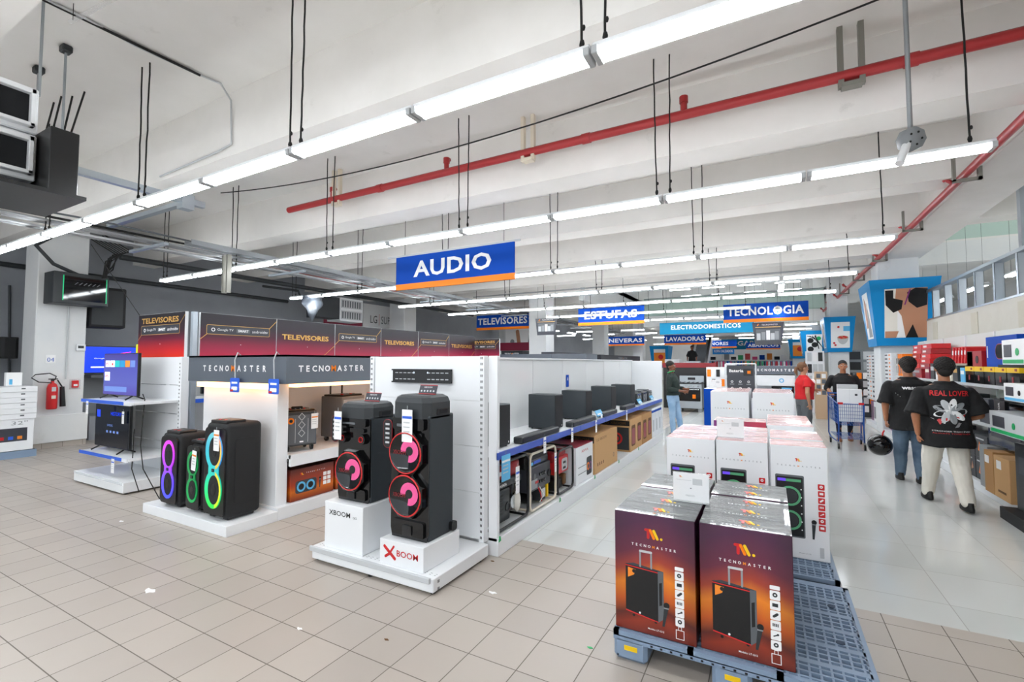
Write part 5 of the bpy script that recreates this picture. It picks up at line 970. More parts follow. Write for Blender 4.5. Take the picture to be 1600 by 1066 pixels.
# floor litter
for i, (x, y, w) in enumerate(((-3.9, 1.75, .05), (-5.85, 2.35, .03), (-2.55, 1.95, .02), (-1.75, 2.9, .03))):
    b = MB(); b.prism([(x+w*cos(a)*(1+.4*sin(3*a)), y+w*.5*sin(a)*(1+.3*cos(5*a))) for a in [2*pi*k/10 for k in range(10)]], 0, .002, 'paper'); tag(b.build('paint_mark', None, (x, y, 0)), f'small white mark on the beige floor, {("large one at the left", "one near the party speakers", "one in front of the tower stand", "one beside the aisle")[i]}', 'mark')
for i, (x, y, c) in enumerate(((-2.02, 2.12, 'kraftprint'), (-.95, 2.62, 'green'), (-.92, 2.25, 'green'), (-2.04, 3.35, 'kraftprint'))):
    b = MB(); b.prism([(x, y), (x+.02, y+.008), (x+.035, y), (x+.015, y-.008)], 0, .004, c); tag(b.build('leaf', None, (x, y, 0)), f'tiny {"brown" if c == "kraftprint" else "green"} dry leaf on the floor, {("in front of the tower stand", "beside the front pallet, farther one", "beside the front pallet, nearer one", "at the stand corner")[i]}', 'leaf')
# ================= right side: stud partition and shelving =================
struct('wall_partition', MB().box(2.98, 5.0, 0, 3.1, 15.8, 2.52, 'drywall'), (3.0, 10, 0))
b = MB(); b.box(2.97, 5.0, 3.12, 3.11, 15.8, 3.17, 'galv'); b.box(2.97, 5.0, 2.52, 3.11, 15.8, 2.55, 'galv'); tg = tag(b.build('stud_rail', None, (3.0, 10, 3.1)), 'galvanised top and bottom track of the unfinished partition on the right', 'rail')
for i in range(14):
    y = 15.7-i*.76; b = MB(); b.box(2.985, y, 2.55, 2.99, y+.06, 3.12, 'galv'); b.box(2.985, y, 2.55, 3.095, y+.004, 3.12, 'galv'); b.box(3.09, y, 2.55, 3.095, y+.06, 3.12, 'galv')
    o = b.build('metal_stud', tg, (0, 0, 0)); o.location = (-3.0, -10, -3.1)
b = MB(); b.box(3.12, 9.1, 0, 3.2, 9.2, 4.75, 'galv'); tag(b.build('steel_post', None, (3.16, 9.15, 0)), 'tall galvanised post rising above the stud partition', 'post')
for i, y in enumerate((8.6, 10.3, 12.4, 14.2)): tag(MB().box(2.97, y, 2.1, 2.981, y+.28, 2.45, 'wallcream').build('wall_patch', None, (2.97, y, 2.1)), f'cream coloured patch on the partition wall above the shelves, {ORD[i]} from the near end', 'patch')
tag(MB().box(3.02, 16.0, 4.2, 8.2, 16.2, 4.75, 'wallwhite').build('mezzanine_edge', None, (5, 16, 4.2)), kind='structure')
t = thing('glass_balustrade', 'greenish glass balustrade on the upper floor at the right', 'balustrade', (5.6, 16.05, 4.75)); MB().box(-2.5, 0, 0, 2.6, .02, 1.0, 'greenglass').build('glass_panel', t); MB().cyl((-2.5, .01, 1.02), (2.6, .01, 1.02), .03, 'steel', 8).build('handrail', t)
for k in range(5): MB().cyl((-2.4+k*1.2, .03, 0), (-2.4+k*1.2, .03, 1.0), .018, 'steel', 6).build('post', t)
def shelf_run(lab, x0, x1, y0, y1, zs, m, back=None, deck=.12, strip=None):
    o_ = (x1, (y0+y1)/2, 0); t = thing('gondola_shelving', lab, 'shelving', o_)
    part(MB().box(x0, y0, 0, x1, y1, deck, m, bev=.004, seg=1), 'base_deck', t, o_)
    for z in zs: part(MB().box(x0+.04, y0, z-.03, x1, y1, z, m), 'shelf', t, o_)
    if strip: 
        for z in zs: part(MB().box(x0+.03, y0, z-.035, x0+.04, y1, z+.004, strip), 'price_strip', t, o_)
    n = max(1, round((y1-y0)/1.2)); L = (y1-y0)/n
    if back:
        for i in range(n): part(MB().box(x1-.03, y0+i*L+.003, deck, x1, y0+(i+1)*L-.003, back, 'offwhite'), 'back_panel', t, o_)
    for i in range(n+1): part(MB().box(x1-.05, y0+i*L-.012, deck, x1-.02, y0+i*L+.012, (back or zs[-1]), m), 'upright', t, o_)
    return t
shelf_run('white wall shelving along the right aisle full of mixed cartons', 2.28, 2.86, 6.9, 12.6, (.87, 1.35), 'white', 2.07, strip='ltgrey')
shelf_run('short white shelving in front of the nearest right column with white carton stacks', 2.22, 2.86, 12.62, 13.36, (.72, 1.24), 'white', 2.07, strip='ltgrey')
shelf_run('white shelving just beyond the nearest right column with white carton stacks', 2.22, 2.86, 14.15, 15.62, (.72, 1.24), 'white', 2.07, strip='ltgrey')
shelf_run('black metal shelving at the right edge, nearest shelving', 2.08, 2.86, 5.9, 6.85, (.9, 1.25, 1.6), 'matblack', 2.07)
rnd = random.Random(3)
def dec_r(c1, c2=None, txt=None, tc='paper'):
    """print on the aisle side (-X)"""
    def f(b, w, d, h):
        b.at(FR((-w/2-.0005, 0, 0), 'l')); b.rect(-d*.4, h*.55, d*.4, h*.8, c1, .001)
        if c2: b.rect(-d*.3, h*.12, d*.2, h*.45, c2, .001)
        if txt: b.text(txt, 0, h*.68, d*.6, None, tc, .002)
        b.at(FR((0, -d/2-.0005, 0))); b.rect(-w*.35, h*.4, w*.35, h*.7, c1, .001); b.at(Matrix())
    return f
def rb(lab, y0, y1, z0, z1, m, dec=None, x0=2.33, x1=2.75, grp=None, rz=0, top=None): return carton('product_carton', lab, 'box', x0, y0, z0, x1, y1, z1, m, grp, dec, rz=rz, top=top)
# upper shelf of the near run, left (far) to right (near)
for i in range(5): rb(f'black carton with a yellow lid on the right upper shelf, {ORD[i]} from the near end', 7.0+i*.32, 7.3+i*.32, 1.351, 1.57, 'glossblack', lambda b, w, d, h: (b.box(-w/2-.002, -d/2-.002, h*.72, w/2+.002, d/2+.002, h+.001, 'signorange' if 0 else 'yellow'), b.at(FR((-w/2, 0, 0), 'l')), b.rect(-.03, h*.2, .01, h*.5, 'darkred', .003), b.rect(.05, h*.8, .1, h*.92, 'darkred', .004), b.at(Matrix())), grp='yellow lidded cartons')
rb('red and grey tool carton on top of the yellow-lidded cartons', 8.0, 8.5, 1.572, 1.77, 'hazelred', lambda b, w, d, h: (b.box(-w/2, 0.05, 0, w/2+.001, d/2+.001, h+.001, 'midgrey'), b.at(FR((-w/2-.001, 0, 0), 'l')), b.disc(.1, h*.45, .05, 0, .003, 'black', 10), b.text('TOOLS', .1, h*.85, .14, None, 'paper', .003) if 0 else None, b.at(Matrix())))
rb('large royal blue carton with a dark oval picture at the top right', 7.02, 7.85, 1.572, 1.93, 'signblue', lambda b, w, d, h: (b.at(FR((-w/2-.001, 0, 0), 'l')), b.cap2(-.05, h*.5, .2, h*.5, .09, 0, .003, 'ringred'), b.cap2(-.05, h*.5, .2, h*.5, .082, 0, .004, 'glossblack'), b.rect(-.38, h*.3, -.36, h*.7, 'paper', .003), b.at(Matrix())))
for i, (m, c, w) in enumerate((('ltblue', 'paper', .16), ('darkgrey', 'gold', .2), ('ivory', 'orange', .2), ('hazelred', 'paper', .14), ('white', 'purple', .2), ('darkgrey', 'ltgrey', .2), ('maroon', 'ivory', .24))):
    y = 8.62+i*.27; rb(f'small {("light blue", "dark gold-marked", "cream and orange", "red", "white and purple", "dark grey", "maroon")[i]} carton upright on the right upper shelf', y, y+w, 1.351, 1.351+.2+.03*(i % 3), m, dec_r(c))
for i in range(5): rb(f'thin leaning red carton on the right upper shelf, {ORD[i]} from the near end', 9.2+i*.13, 9.26+i*.13, 1.60, 1.86, 'red', dec_r('paper'), x0=2.5, x1=2.8, rz=0, grp='leaning red cartons').rotation_euler = (R(14), 0, 0)
rb('dark carton carrying the leaning red cartons', 9.05, 9.95, 1.572, 1.598, 'darkred', x0=2.5, x1=2.8)
for i in range(2):
    for k in range(5): rb(f'flat red carton in the {("near", "far")[i]} red stack, right upper shelf, {ORD[k]} from bottom', 10.75+i*.62, 11.33+i*.62, 1.52+k*.088, 1.605+k*.088, 'red' if (k+i) % 3 else 'hazelred', lambda b, w, d, h: (b.at(FR((-w/2-.001, 0, 0), 'l')), b.rect(-.2, h*.3, .0, h*.7, 'paper', .002), b.at(Matrix())), grp='flat red cartons', x0=2.45+.01*k)
rb('wide mixed carton under the flat red stacks', 10.7, 12.0, 1.351, 1.518, 'darkred', dec_r('grey', 'slate'))
for i in range(4): rb(f'orange and black carton standing beside the red stacks, {ORD[i]} from the near end', 12.02+i*.14, 12.14+i*.14, 1.351, 1.8, 'signorange' if i < 3 else 'ltgrey', dec_r('black', 'slate'), grp='orange upright cartons')
# middle shelf
for i, (m, c, w, h, nm) in enumerate((('glossblack', 'slatedark', .34, .3, 'glossy black'), ('black', 'paper', .3, .32, 'black white-lettered'), ('slatedark', 'ltgrey', .3, .3, 'slate'), ('paper', 'hivis', .24, .28, 'white and yellow'), ('green', 'paper', .24, .22, 'green'), ('darkgrey', 'orange', .3, .3, 'dark grey'), ('white', 'grey', .3, .26, 'plain white'), ('darkred', 'grey', .34, .3, 'dark red'), ('white', 'ringred', .4, .3, 'white red-marked'), ('slate', 'paper', .4, .3, 'grey'), ('purple', 'ivory', .4, .28, 'purple'), ('white', 'signorange', .4, .3, 'white orange-marked'))):
    y = 6.95+i*.45; rb(f'{nm} carton on the right middle shelf', y, y+w, .871, .871+h, m, dec_r(c) if i != 1 else (lambda b, w, d, h: (b.at(FR((-w/2-.001, 0, h*.5), 'l', pi/2)), b.text('CONDOR', 0, 0, h*.8, .05, 'paper', .002, bold=.02), b.at(Matrix()))))
# base shelf
rb('brown cardboard carton with white labels at the right lower shelf', 6.95, 7.35, .122, .58, 'cardboard', lambda b, w, d, h: (b.at(FR((-w/2-.001, 0, 0), 'l')), b.rect(-.12, h*.7, -.0, h*.9, 'paper', .002), b.rect(-.1, h*.15, .1, h*.2, 'kraftprint', .002), b.at(Matrix())), x0=2.2)
rb('second brown cardboard carton with white labels beside it', 7.37, 7.62, .122, .6, 'cardboard2', lambda b, w, d, h: (b.at(FR((-w/2-.001, 0, 0), 'l')), b.rect(-.1, h*.7, .02, h*.88, 'paper', .002), b.at(Matrix())), x0=2.2)
rb('grey foam-wrapped block on the right lower shelf', 7.65, 7.9, .122, .62, 'grey', x0=2.24)
for i in range(2):
    for k in range(2): rb(f'black carton with orange flame pictures on the right lower shelf, {("nearer", "farther")[i]} {("bottom", "top")[k]}', 7.95+i*.42, 8.35+i*.42, .122+k*.29, .408+k*.29, 'darkgrey', lambda b, w, d, h: (b.at(FR((-w/2-.001, 0, 0), 'l')), b.prism([(-.1, h*.3), (-.05, h*.7), (0, h*.5), (-.02, h*.25)], 0, .002, 'signorange'), b.prism([(.06, h*.3), (.1, h*.7), (.14, h*.4)], 0, .002, 'skinC'), b.rect(-.15, h*.8, .1, h*.86, 'ltgrey', .002), b.at(Matrix())), grp='flame cartons')
rb('long flat black carton above the cardboard boxes on the right', 6.95, 7.9, .63, .83, 'glossblack', dec_r('slatedark'))
for i in range(8): rb(f'{("dark", "white", "black", "grey", "maroon", "white red", "dark blue", "cream")[i]} carton on the right base deck beyond the flame cartons', 8.85+i*.46, 9.26+i*.46, .122, .5+.08*(i % 3), ('darkgrey', 'white', 'black', 'grey', 'maroon', 'white', 'pantsnavy', 'ivory')[i], dec_r(('orange', 'ringred', 'grey', 'paper', 'ivory', 'red', 'ltgrey', 'slate')[i]))
# devices on black shelves
for lab, y0, y1, z, h, m in (('white boxed device with a blue stripe on the black shelving', 5.95, 6.42, 1.252, .17, 'paper'), ('pale silver printer carton with green marks on the black shelving', 6.0, 6.8, .902, .22, 'ltgrey'), ('white tool carton with a dark picture on top of the black shelving', 5.95, 6.42, 1.602, .24, 'paper')):
    rb(lab, y0, y1, z, z+h, m, lambda b, w, d, h: (b.at(FR((-w/2-.001, 0, 0), 'l')), b.rect(-d*.4, h*.3, -d*.05, h*.8, 'slatedark', .002), b.disc(d*.2, h*.5, h*.15, 0, .003, 'green' if h > .2 else 'black', 10), b.rect(-d*.45, h*.05, d*.45, h*.2, 'ltblue' if h < .2 else 'green', .003), b.at(Matrix())), x0=2.02, x1=2.6)
rb('wide black carton on the lower black shelving at the right edge', 6.0, 6.8, .122, .8, 'black', dec_r('slatedark'), x0=2.2)
t = tag(MB().box(-.35, -.5, .0, .35, .5, .14, 'matblack', bev=.01, seg=1).box(-.352, -.3, .05, -.34, -.1, .09, 'yellow').build('plastic_pallet'), 'black plastic pallet with a yellow mark at the right edge', 'pallet'); t.location = (2.27, 5.32, 0)
for k in range(3): rb(f'brown cardboard carton with a white label in the right edge stack, {("bottom", "middle", "top")[k]}', 4.9, 5.8, .142+k*.31, .448+k*.31, 'cardboard' if k != 1 else 'cardboard2', lambda b, w, d, h: (b.at(FR((-w/2-.001, 0, 0), 'l')), b.rect(-d*.42, h*.3, -d*.28, h*.75, 'paper', .002), b.rect(-d*.42, h*.8, -d*.32, h*.92, 'kraftprint', .002), b.at(Matrix())), x0=1.96, x1=2.6, grp='cardboard cartons at the right edge')
# far right white stacks
for i in range(3):
    for k in range(7): rb(f'flat white orange-marked carton, far right upper shelf, {ORD[k]} from bottom, {("near", "middle", "far")[i]} stack', (12.65, 14.18, 14.9)[i], (13.33, 14.87, 15.59)[i], 1.242+k*.084, 1.322+k*.084, 'white', lambda b, w, d, h: (b.at(FR((-w/2-.001, 0, 0), 'l')), b.rect(-.3, h*.3, -.05, h*.7, 'slatedark', .002), b.rect(.08, h*.3, .2, h*.7, 'signorange', .002), b.at(FR((0, -d/2-.001, 0))), b.rect(-.15, h*.2, .15, h*.8, 'darkred' if i == 0 else 'grey', .002), b.at(Matrix())), x0=2.27, grp='flat white cartons')
    for k in range(4): rb(f'white dark-marked carton, far right middle shelf, {ORD[k]} from bottom, {("near", "middle", "far")[i]} stack', (12.65, 14.18, 14.9)[i], (13.33, 14.87, 15.59)[i], .722+k*.12, .838+k*.12, 'white', lambda b, w, d, h: (b.at(FR((-w/2-.001, 0, 0), 'l')), b.rect(-.32, h*.3, -.1, h*.7, 'slatedark', .002), b.rect(.1, h*.3, .22, h*.6, 'signorange', .002), b.at(Matrix())), x0=2.27, grp='white middle shelf cartons')
for i in range(6): rb(f'{("white", "purple")[i % 4 == 1]} upright carton with black window, far right base deck, {ORD[i]} from front', (12.65+i*.35 if i < 2 else 13.48+i*.35), (12.98+i*.35 if i < 2 else 13.81+i*.35), .122, .62, 'purplebox' if i % 4 == 1 else 'white', lambda b, w, d, h: (b.at(FR((-w/2-.001, 0, 0), 'l')), b.rect(-.08, h*.15, -.02, h*.75, 'black', .002), b.rect(.03, h*.15, .09, h*.75, 'slatedark', .002), b.at(Matrix())), grp='upright cartons with windows')
# ================= far middle displays =================
def stove(lab, loc, w=.78):
    t = thing('gas_stove', lab, 'stove', loc); MB().box(-w/2, 0, .12, w/2, .62, .92, 'steel', bev=.01, seg=1).build('body', t)
    b = MB().at(FR((0, -.001, 0))); b.rrect(-w*.44, .36, w*.44, .78, .02, 0, .02, 'glossblack'); b.rect(.1, .45, .2, .58, 'signorange', .023); od = b.build('oven_door', t); MB().at(FR((0, -.001, 0))).cyl((-w*.4, .74, .05), (w*.4, .74, .05), .014, 'chrome', 8).build('handle', od)
    b = MB().at(FR((0, -.001, 0))); b.rrect(-w*.46, .14, w*.46, .33, .01, 0, .015, 'steel'); b.build('drawer', t)
    b = MB(); b.box(-w/2, .02, .92, w/2, .6, .95, 'black', bev=.005, seg=1); [b.box(-w*.45+k*w*.18, .05, .95, -w*.43+k*w*.18, .55, .98, 'black') for k in range(6)]; b.build('burner_grate', t)
    b = MB(); b.box(-w/2, .56, .92, w/2, .64, 1.18, 'steel', bev=.01, seg=1); b.box(-.12, .555, 1.04, .12, .56, 1.12, 'black'); b.build('back_guard', t)
    b = MB().at(FR((0, -.001, 0))); [b.disc(-w*.35+k*w*.175, .85, .025, 0, .03, 'chrome', 10) for k in range(5)]; b.build('knobs', t).name = 'control_knobs'
    [MB().box(-w/2+.03+s*(w-.16), .04, 0, -w/2+.13+s*(w-.16), .5, .12, 'grey').build('foot', t) for s in (0, 1)]; return t
stove('steel gas stove with a black oven door beside the standing worker', (-2.35, 16.4, 0))
t = thing('display_stand', 'black display wall with a red header behind the steel stove', 'shelving', (-2.3, 17.6, 0)); MB().box(-1.1, 0, 0, .65, .1, 1.45, 'black').build('panel', t); MB().box(-1.12, -.03, 1.45, .67, .12, 1.62, 'darkred').build('header', t)
t = thing('dish_rack', 'silver metal rack stand right of the steel stove', 'rack', (-1.75, 16.5, 0)); b = MB(); [b.cyl((x, y, 0), (x, y, 1.0), .012, 'chrome', 6) for x in (0, .35) for y in (0, .5)]; [b.cyl((0, y, z), (.35, y, z), .01, 'chrome', 6) for y in (0, .5) for z in (.2, .6, .98)]; b.build('frame', t); b = MB(); b.box(-.02, -.02, .98, .37, .52, 1.02, 'grey'); b.build('top', t)
t = thing('poster_stand', 'dark Bateria poster in a white metal frame behind the white cartons', 'sign', (-.52, 10.5, 0)); b = MB(); [b.cyl((s*.27, 0, 0), (s*.27, 0, 1.6), .014, 'white', 6) for s in (-1, 1)]; b.cyl((-.27, 0, 1.6), (.27, 0, 1.6), .014, 'white', 6); b.build('frame', t)
b = MB().at(FR((0, -.01, 0))); b.rect(-.25, .92, .25, 1.57, 'slatedark', .01); b.text('Bateria', -.08, 1.46, .26, .06, 'paper', .013, bold=.03); b.rect(.05, 1.36, .22, 1.5, 'black', .013); b.rect(.12, 1.4, .18, 1.46, 'signorange', .015)
for i in range(3):
    for j in range(2): b.ring(-.16+i*.15, 1.24-j*.13, .014, .024, 0, .013, 'paper', 10); b.rect(-.2+i*.15, 1.18-j*.13, -.12+i*.15, 1.2-j*.13, 'grey', .013)
b.rect(-.06, 1.0, .0, 1.03, 'ringred', .013); b.build('poster', t)
t = thing('display_stand', 'white appliance stand with grey lettered header behind the far cartons', 'shelving', (.12, 12.2, 0)); MB().box(-.6, 0, 0, .36, .6, .82, 'white').build('base_cabinet', t); MB().box(-.6, .5, .82, .36, .6, 1.36, 'white').build('back_panel', t); MB().box(-.6, 0, 1.1, .36, .6, 1.34, 'white').build('upper_shelf', t)
b = MB(); b.box(-.6, -.02, 1.36, .4, .6, 1.55, 'slate'); b.at(FR((-.05, -.021, 1.455))); tmtext(b, 0, 0, .82, .055, 'paper', .003, 'paper', .03); b.build('header', t)
b = MB().at(FR((.1, -.001, 0))); b.ring(0, 1.22, .03, .05, 0, .003, 'ltblue', 14); b.build('round_sticker', t)
t = thing('oven', 'black countertop oven on the white appliance stand', 'oven', (.24, 12.24, .822)); MB().box(-.22, 0, 0, .22, .4, .26, 'glossblack', bev=.01, seg=1).build('body', t); b = MB().at(FR((0, 0, 0))); b.rect(-.02, .2, .18, .24, 'ltblue', .003); b.rect(-.2, .04, .1, .17, 'slatedark', .003); b.build('door', t)
for i, (x, y, w, c, c2, z) in enumerate(((-1.3, 14, .5, 'signorange', 'paper', 1.5), (-.9, 13.2, .25, 'pantsnavy', 'slate', 1.58), (.35, 20, .8, 'ivory', 'wood', 1.4), (-.9, 22, 1.6, 'white', 'grey', 1.4), (-3.2, 23, 1.8, 'slate', 'white', 1.3))):
    t = thing('display_stand', ('narrow stand with orange and white packets right of the stove', 'narrow dark navy stand beside the orange one', 'cream display block far down the aisle', 'low white display block far behind the poster', 'slate coloured display block far behind the stove')[i], 'shelving', (x, y, 0)); MB().box(-w/2, 0, 0, w/2, .5, z, 'white').build('body', t)
    b = MB().at(FR((0, -.001, 0)))
    for k in range(5):
        for j in range(4): b.rect(-w*.45+j*w*.23, .2+k*(z-.2)/5, -w*.27+j*w*.23, .2+(k+.75)*(z-.2)/5, (c, c2, 'black', 'paper')[(k*3+j) % 4], .02)
    b.build('packets', t)
# headers rising over the long gondola
def hdr(lab, x0, y0, x1, y1, z1, m, f, txt=None, body='white', hz=.25):
    t = thing('display_stand', lab, 'shelving', ((x0+x1)/2, (y0+y1)/2, 0)); cx, cy = (x0+x1)/2, (y0+y1)/2
    MB().box(x0-cx, y0-cy, 0, x1-cx, y1-cy, z1-hz, body).build('body', t)
    b = MB(); b.box(x0-cx-.04, y0-cy-.04, z1-hz, x1-cx+.04, y1-cy+.04, z1, m)
    if txt: b.at(FR(((0, y0-cy-.042, z1-hz/2) if f == 'f' else (x1-cx+.042, 0, z1-hz/2)), f)); tmtext(b, 0, 0, min(1.6, (x1-x0 if f == 'f' else y1-y0)*.7), hz*.3, 'paper', .004)
    b.build('header', t); return t
hdr('stand with a long slate lettered header far behind the long white shelf', -7.0, 15.0, -6.6, 19, 2.0, 'slatedark', 'r', 'x')
hdr('farther stand with a slate lettered header beyond the first one', -6.95, 20, -6.55, 27, 1.98, 'slatedark', 'r', 'x')
hdr('stand with a plain grey header showing above the near end of the long shelf', -7.0, 11.6, -5.2, 12.4, 1.86, 'slate', 'f')
hdr('second stand with a plain grey header showing above the long shelf', -5.1, 11.6, -4.2, 12.4, 1.86, 'slate', 'f')
hdr('stand with a maroon header and white figures far at the left', -10.8, 18, -9.0, 18.6, 2.5, 'maroon', 'f', None, 'offwhite', .35)
hdr('dark header stand below the maroon one', -9.5, 16.5, -8.6, 17, 2.1, 'darkgrey', 'f', 'x')
t = thing('wall_poster', 'large pale fashion poster far back above the maroon header', 'poster', (-11.0, 21.0, 2.4)); b = MB().at(FR((0, 0, 0))); b.rect(-.9, 0, 1.1, 1.0, 'paper', .03); b.cap2(-.1, .1, -.2, .8, .1, .03, .034, 'skinC'); b.disc(-.5, .3, .12, .03, .034, 'grey', 12); b.cap2(.5, .1, .6, .8, .12, .03, .034, 'slate'); b.build('print', t); MB().box(-.9, 0, -2.4, -.86, .03, 0, 'grey').box(1.06, 0, -2.4, 1.1, .03, 0, 'grey').build('posts', t)
for i, (x, y, w, z, m, c) in enumerate(((-10.8, 8, 1.2, 1.5, 'white', 'slatedark'), (-10.8, 10.5, 1.2, 1.6, 'white', 'maroon'), (-10.8, 13, 1.2, 1.6, 'white', 'slate'), (-5.6, 24, 1.2, 1.7, 'steel', 'white'), (-4.3, 24.5, .7, 1.8, 'white', 'ltgrey'), (-3.5, 25.5, .7, 1.7, 'steel', 'grey'))):
    carton('refrigerator' if i > 2 else 'appliance_carton', f'{("dark printed carton block", "maroon printed carton block", "slate printed carton block", "wide steel refrigerator", "white refrigerator", "narrow steel refrigerator")[i]} far back on the left side', 'refrigerator' if i > 2 else 'box', x-w/2, y, 0, x+w/2, y+.7, z, m, None, lambda b, w, d, h: (b.at(FR((0, -d/2-.001, 0))), b.rect(-w*.4, h*.5, w*.4, h*.85, c, .003), b.at(Matrix())))
# escalator
t = thing('escalator', 'far escalator with white side panels rising at the centre', 'escalator', (-4.4, 30, 0))
for s in (0, 1):
    b = MB(); b.at(Matrix(((0, 0, 1, s*.95), (1, 0, 0, 0), (0, 1, 0, 0), (0, 0, 0, 1)))); b.prism([(0, .6), (0, 1.3), (4.2, 3.9), (4.2, 3.2)], 0, .12, 'white'); b.prism([(0, 1.3), (0, 1.36), (4.2, 3.96), (4.2, 3.9)], -.01, .13, 'black'); b.build('side_panel', t)
b = MB(); [b.box(.12, k*.25, .5+k*.155, .95, k*.25+.25, .66+k*.155, 'midgrey') for k in range(17)]; b.build('steps', t)
# food court band and clothes racks
t = thing('fascia_sign', 'pale blue Food Court band across the far end', 'sign', (-1.0, 41, 1.0)); b = MB().at(FR((0, 0, 0))); b.rect(-3.6, -.15, 3.2, .75, 'skyteal', .05); b.text('Food Court', -.9, .3, 3.2, .5, 'paper', .06, bold=.02); b.build('board', t); MB().box(-3.6, 0, -1.0, 3.2, .3, -.15, 'white').build('counter', t)
names = ('navy', 'red', 'white', 'pink', 'grey', 'blue', 'black', 'mustard', 'green')
cl = ('pantsnavy', 'red', 'paper', 'pink', 'grey', 'signblue', 'black', 'orange', 'green')
for i in range(14):
    x = -3.6+.42*i; y = 38.5-(i % 3)*1.4; t = thing('clothes_rack', f'rack of hanging {names[i % 9]} clothes near the far food counter, {ORD[i]} from the left', 'rack', (x, y, 0)); b = MB(); b.cyl((-.3, 0, 1.75), (.3, 0, 1.75), .015, 'chrome', 6); [b.cyl((s, 0, 0), (s, 0, 1.75), .015, 'chrome', 6) for s in (-.3, .3)]; b.build('frame', t)
    for k in range(4): MB().box(-.24+k*.13, -.2, .9, -.15+k*.13, .2, 1.72, cl[(i+k) % 9], bev=.03, seg=1).build('garment', t)
for i in range(12):
    x = -4.2+.5*i; carton('merchandise_box', f'{names[(i*2) % 9]} merchandise box piled on the far counter, {ORD[i]} from the left', 'box', x, 41.0, 1.86, x+.36, 41.4, 2.1+.12*(i % 3), cl[(i*2) % 9])
tag(MB().box(-4.4, 40.9, 1.75, 2.2, 41.5, 1.85, 'white').build('counter_shelf', None, (-1, 41, 1.8)), 'white shelf over the far food counter', 'shelf')
# right far area
t = thing('shelf_unit', 'pale wooden pigeonhole shelf beyond the cart', 'shelf', (1.3, 16.2, 0)); MB().box(-.16, 0, 0, .14, .4, 1.36, 'wood').build('carcass', t); b = MB().at(FR((0, -.001, 0))); [b.rect(-.13+i*.13, .7+j*.16, -.03+i*.13, .82+j*.16, ('paper', 'slate')[(i+j) % 2], .003) for i in range(2) for j in range(4)]; b.build('pigeonholes', t)
t = thing('display_stand', 'narrow red edged sign stand behind the woman in red', 'sign', (.88, 16.0, 0)); MB().box(-.06, 0, 0, .06, .05, 1.56, 'hazelred').build('board', t); b = MB().at(FR((0, -.001, 0))); b.rect(-.03, 1.2, .05, 1.45, 'paper', .003); b.build('sheet', t)
for i, (x, y, w, z, m, c, n) in enumerate(((1.3, 18.2, .5, 2.0, 'white', 'ltgrey', 'tall white appliance stack beyond the wooden shelf'), (3.6, 18, 1.2, 1.7, 'white', 'slatedark', 'far right stand of dark pictured cartons'), (3.3, 22, 1.4, 2.1, 'grey', 'darkgrey', 'far right grey rack of round fans'), (5.0, 24, 1.4, 2.0, 'white', 'maroon', 'far right maroon marked stand'), (3.2, 15.95, .6, 1.5, 'red', 'paper', 'red carton pile beyond the far right shelves'), (2.5, 17.4, .5, 1.3, 'darkgrey', 'signorange', 'dark orange-marked pile behind the column'))):
    t = thing('display_stand', n, 'shelving', (x, y, 0)); MB().box(-w/2, 0, 0, w/2, .5, z, m).build('body', t); b = MB().at(FR((0, -.001, 0))); [b.rect(-w*.44+j*w*.3, .15+k*z*.19, -w*.2+j*w*.3, .15+(k+.75)*z*.19, (c, 'paper', 'black', 'ltgrey')[(k*2+j) % 4], .01) for k in range(5) for j in range(3)]; b.build('goods', t)
# ================= people =================
def limb(b, p0, p1, r0, r1, m, n=12):
    p0 = Vector(p0); p1 = Vector(p1); b.cyl(p0, p1, r0, m, n, r2=r1); b.ell(p0, (r0,)*3, m, 12, 8); b.ell(p1, (r1,)*3, m, 12, 8)
def loft(b, secs, m, n=20):
    vs = []
    for (x, y, z, rx, ry) in secs: vs += [(x+rx*cos(2*pi*i/n), y+ry*sin(2*pi*i/n), z) for i in range(n)]
    k = len(secs); b.add(vs, [(i*n+j, i*n+(j+1) % n, (i+1)*n+(j+1) % n, (i+1)*n+j) for i in range(k-1) for j in range(n)]+[tuple(range(n-1, -1, -1)), tuple(range((k-1)*n, k*n))], m, True)
def fuse(b, name, par, vox, smooth=4, fold=0):
    o = b.build(name, par); md = o.modifiers.new('r', 'REMESH'); md.mode = 'VOXEL'; md.voxel_size = vox; md.use_smooth_shade = True
    if fold:
        tx = bpy.data.textures.get('folds') or bpy.data.textures.new('folds', 'CLOUDS'); tx.noise_scale = .12
        d = o.modifiers.new('d', 'DISPLACE'); d.texture = tx; d.strength = fold; d.mid_level = .5
    s = o.modifiers.new('s', 'SMOOTH'); s.factor = .5; s.iterations = smooth
    return o
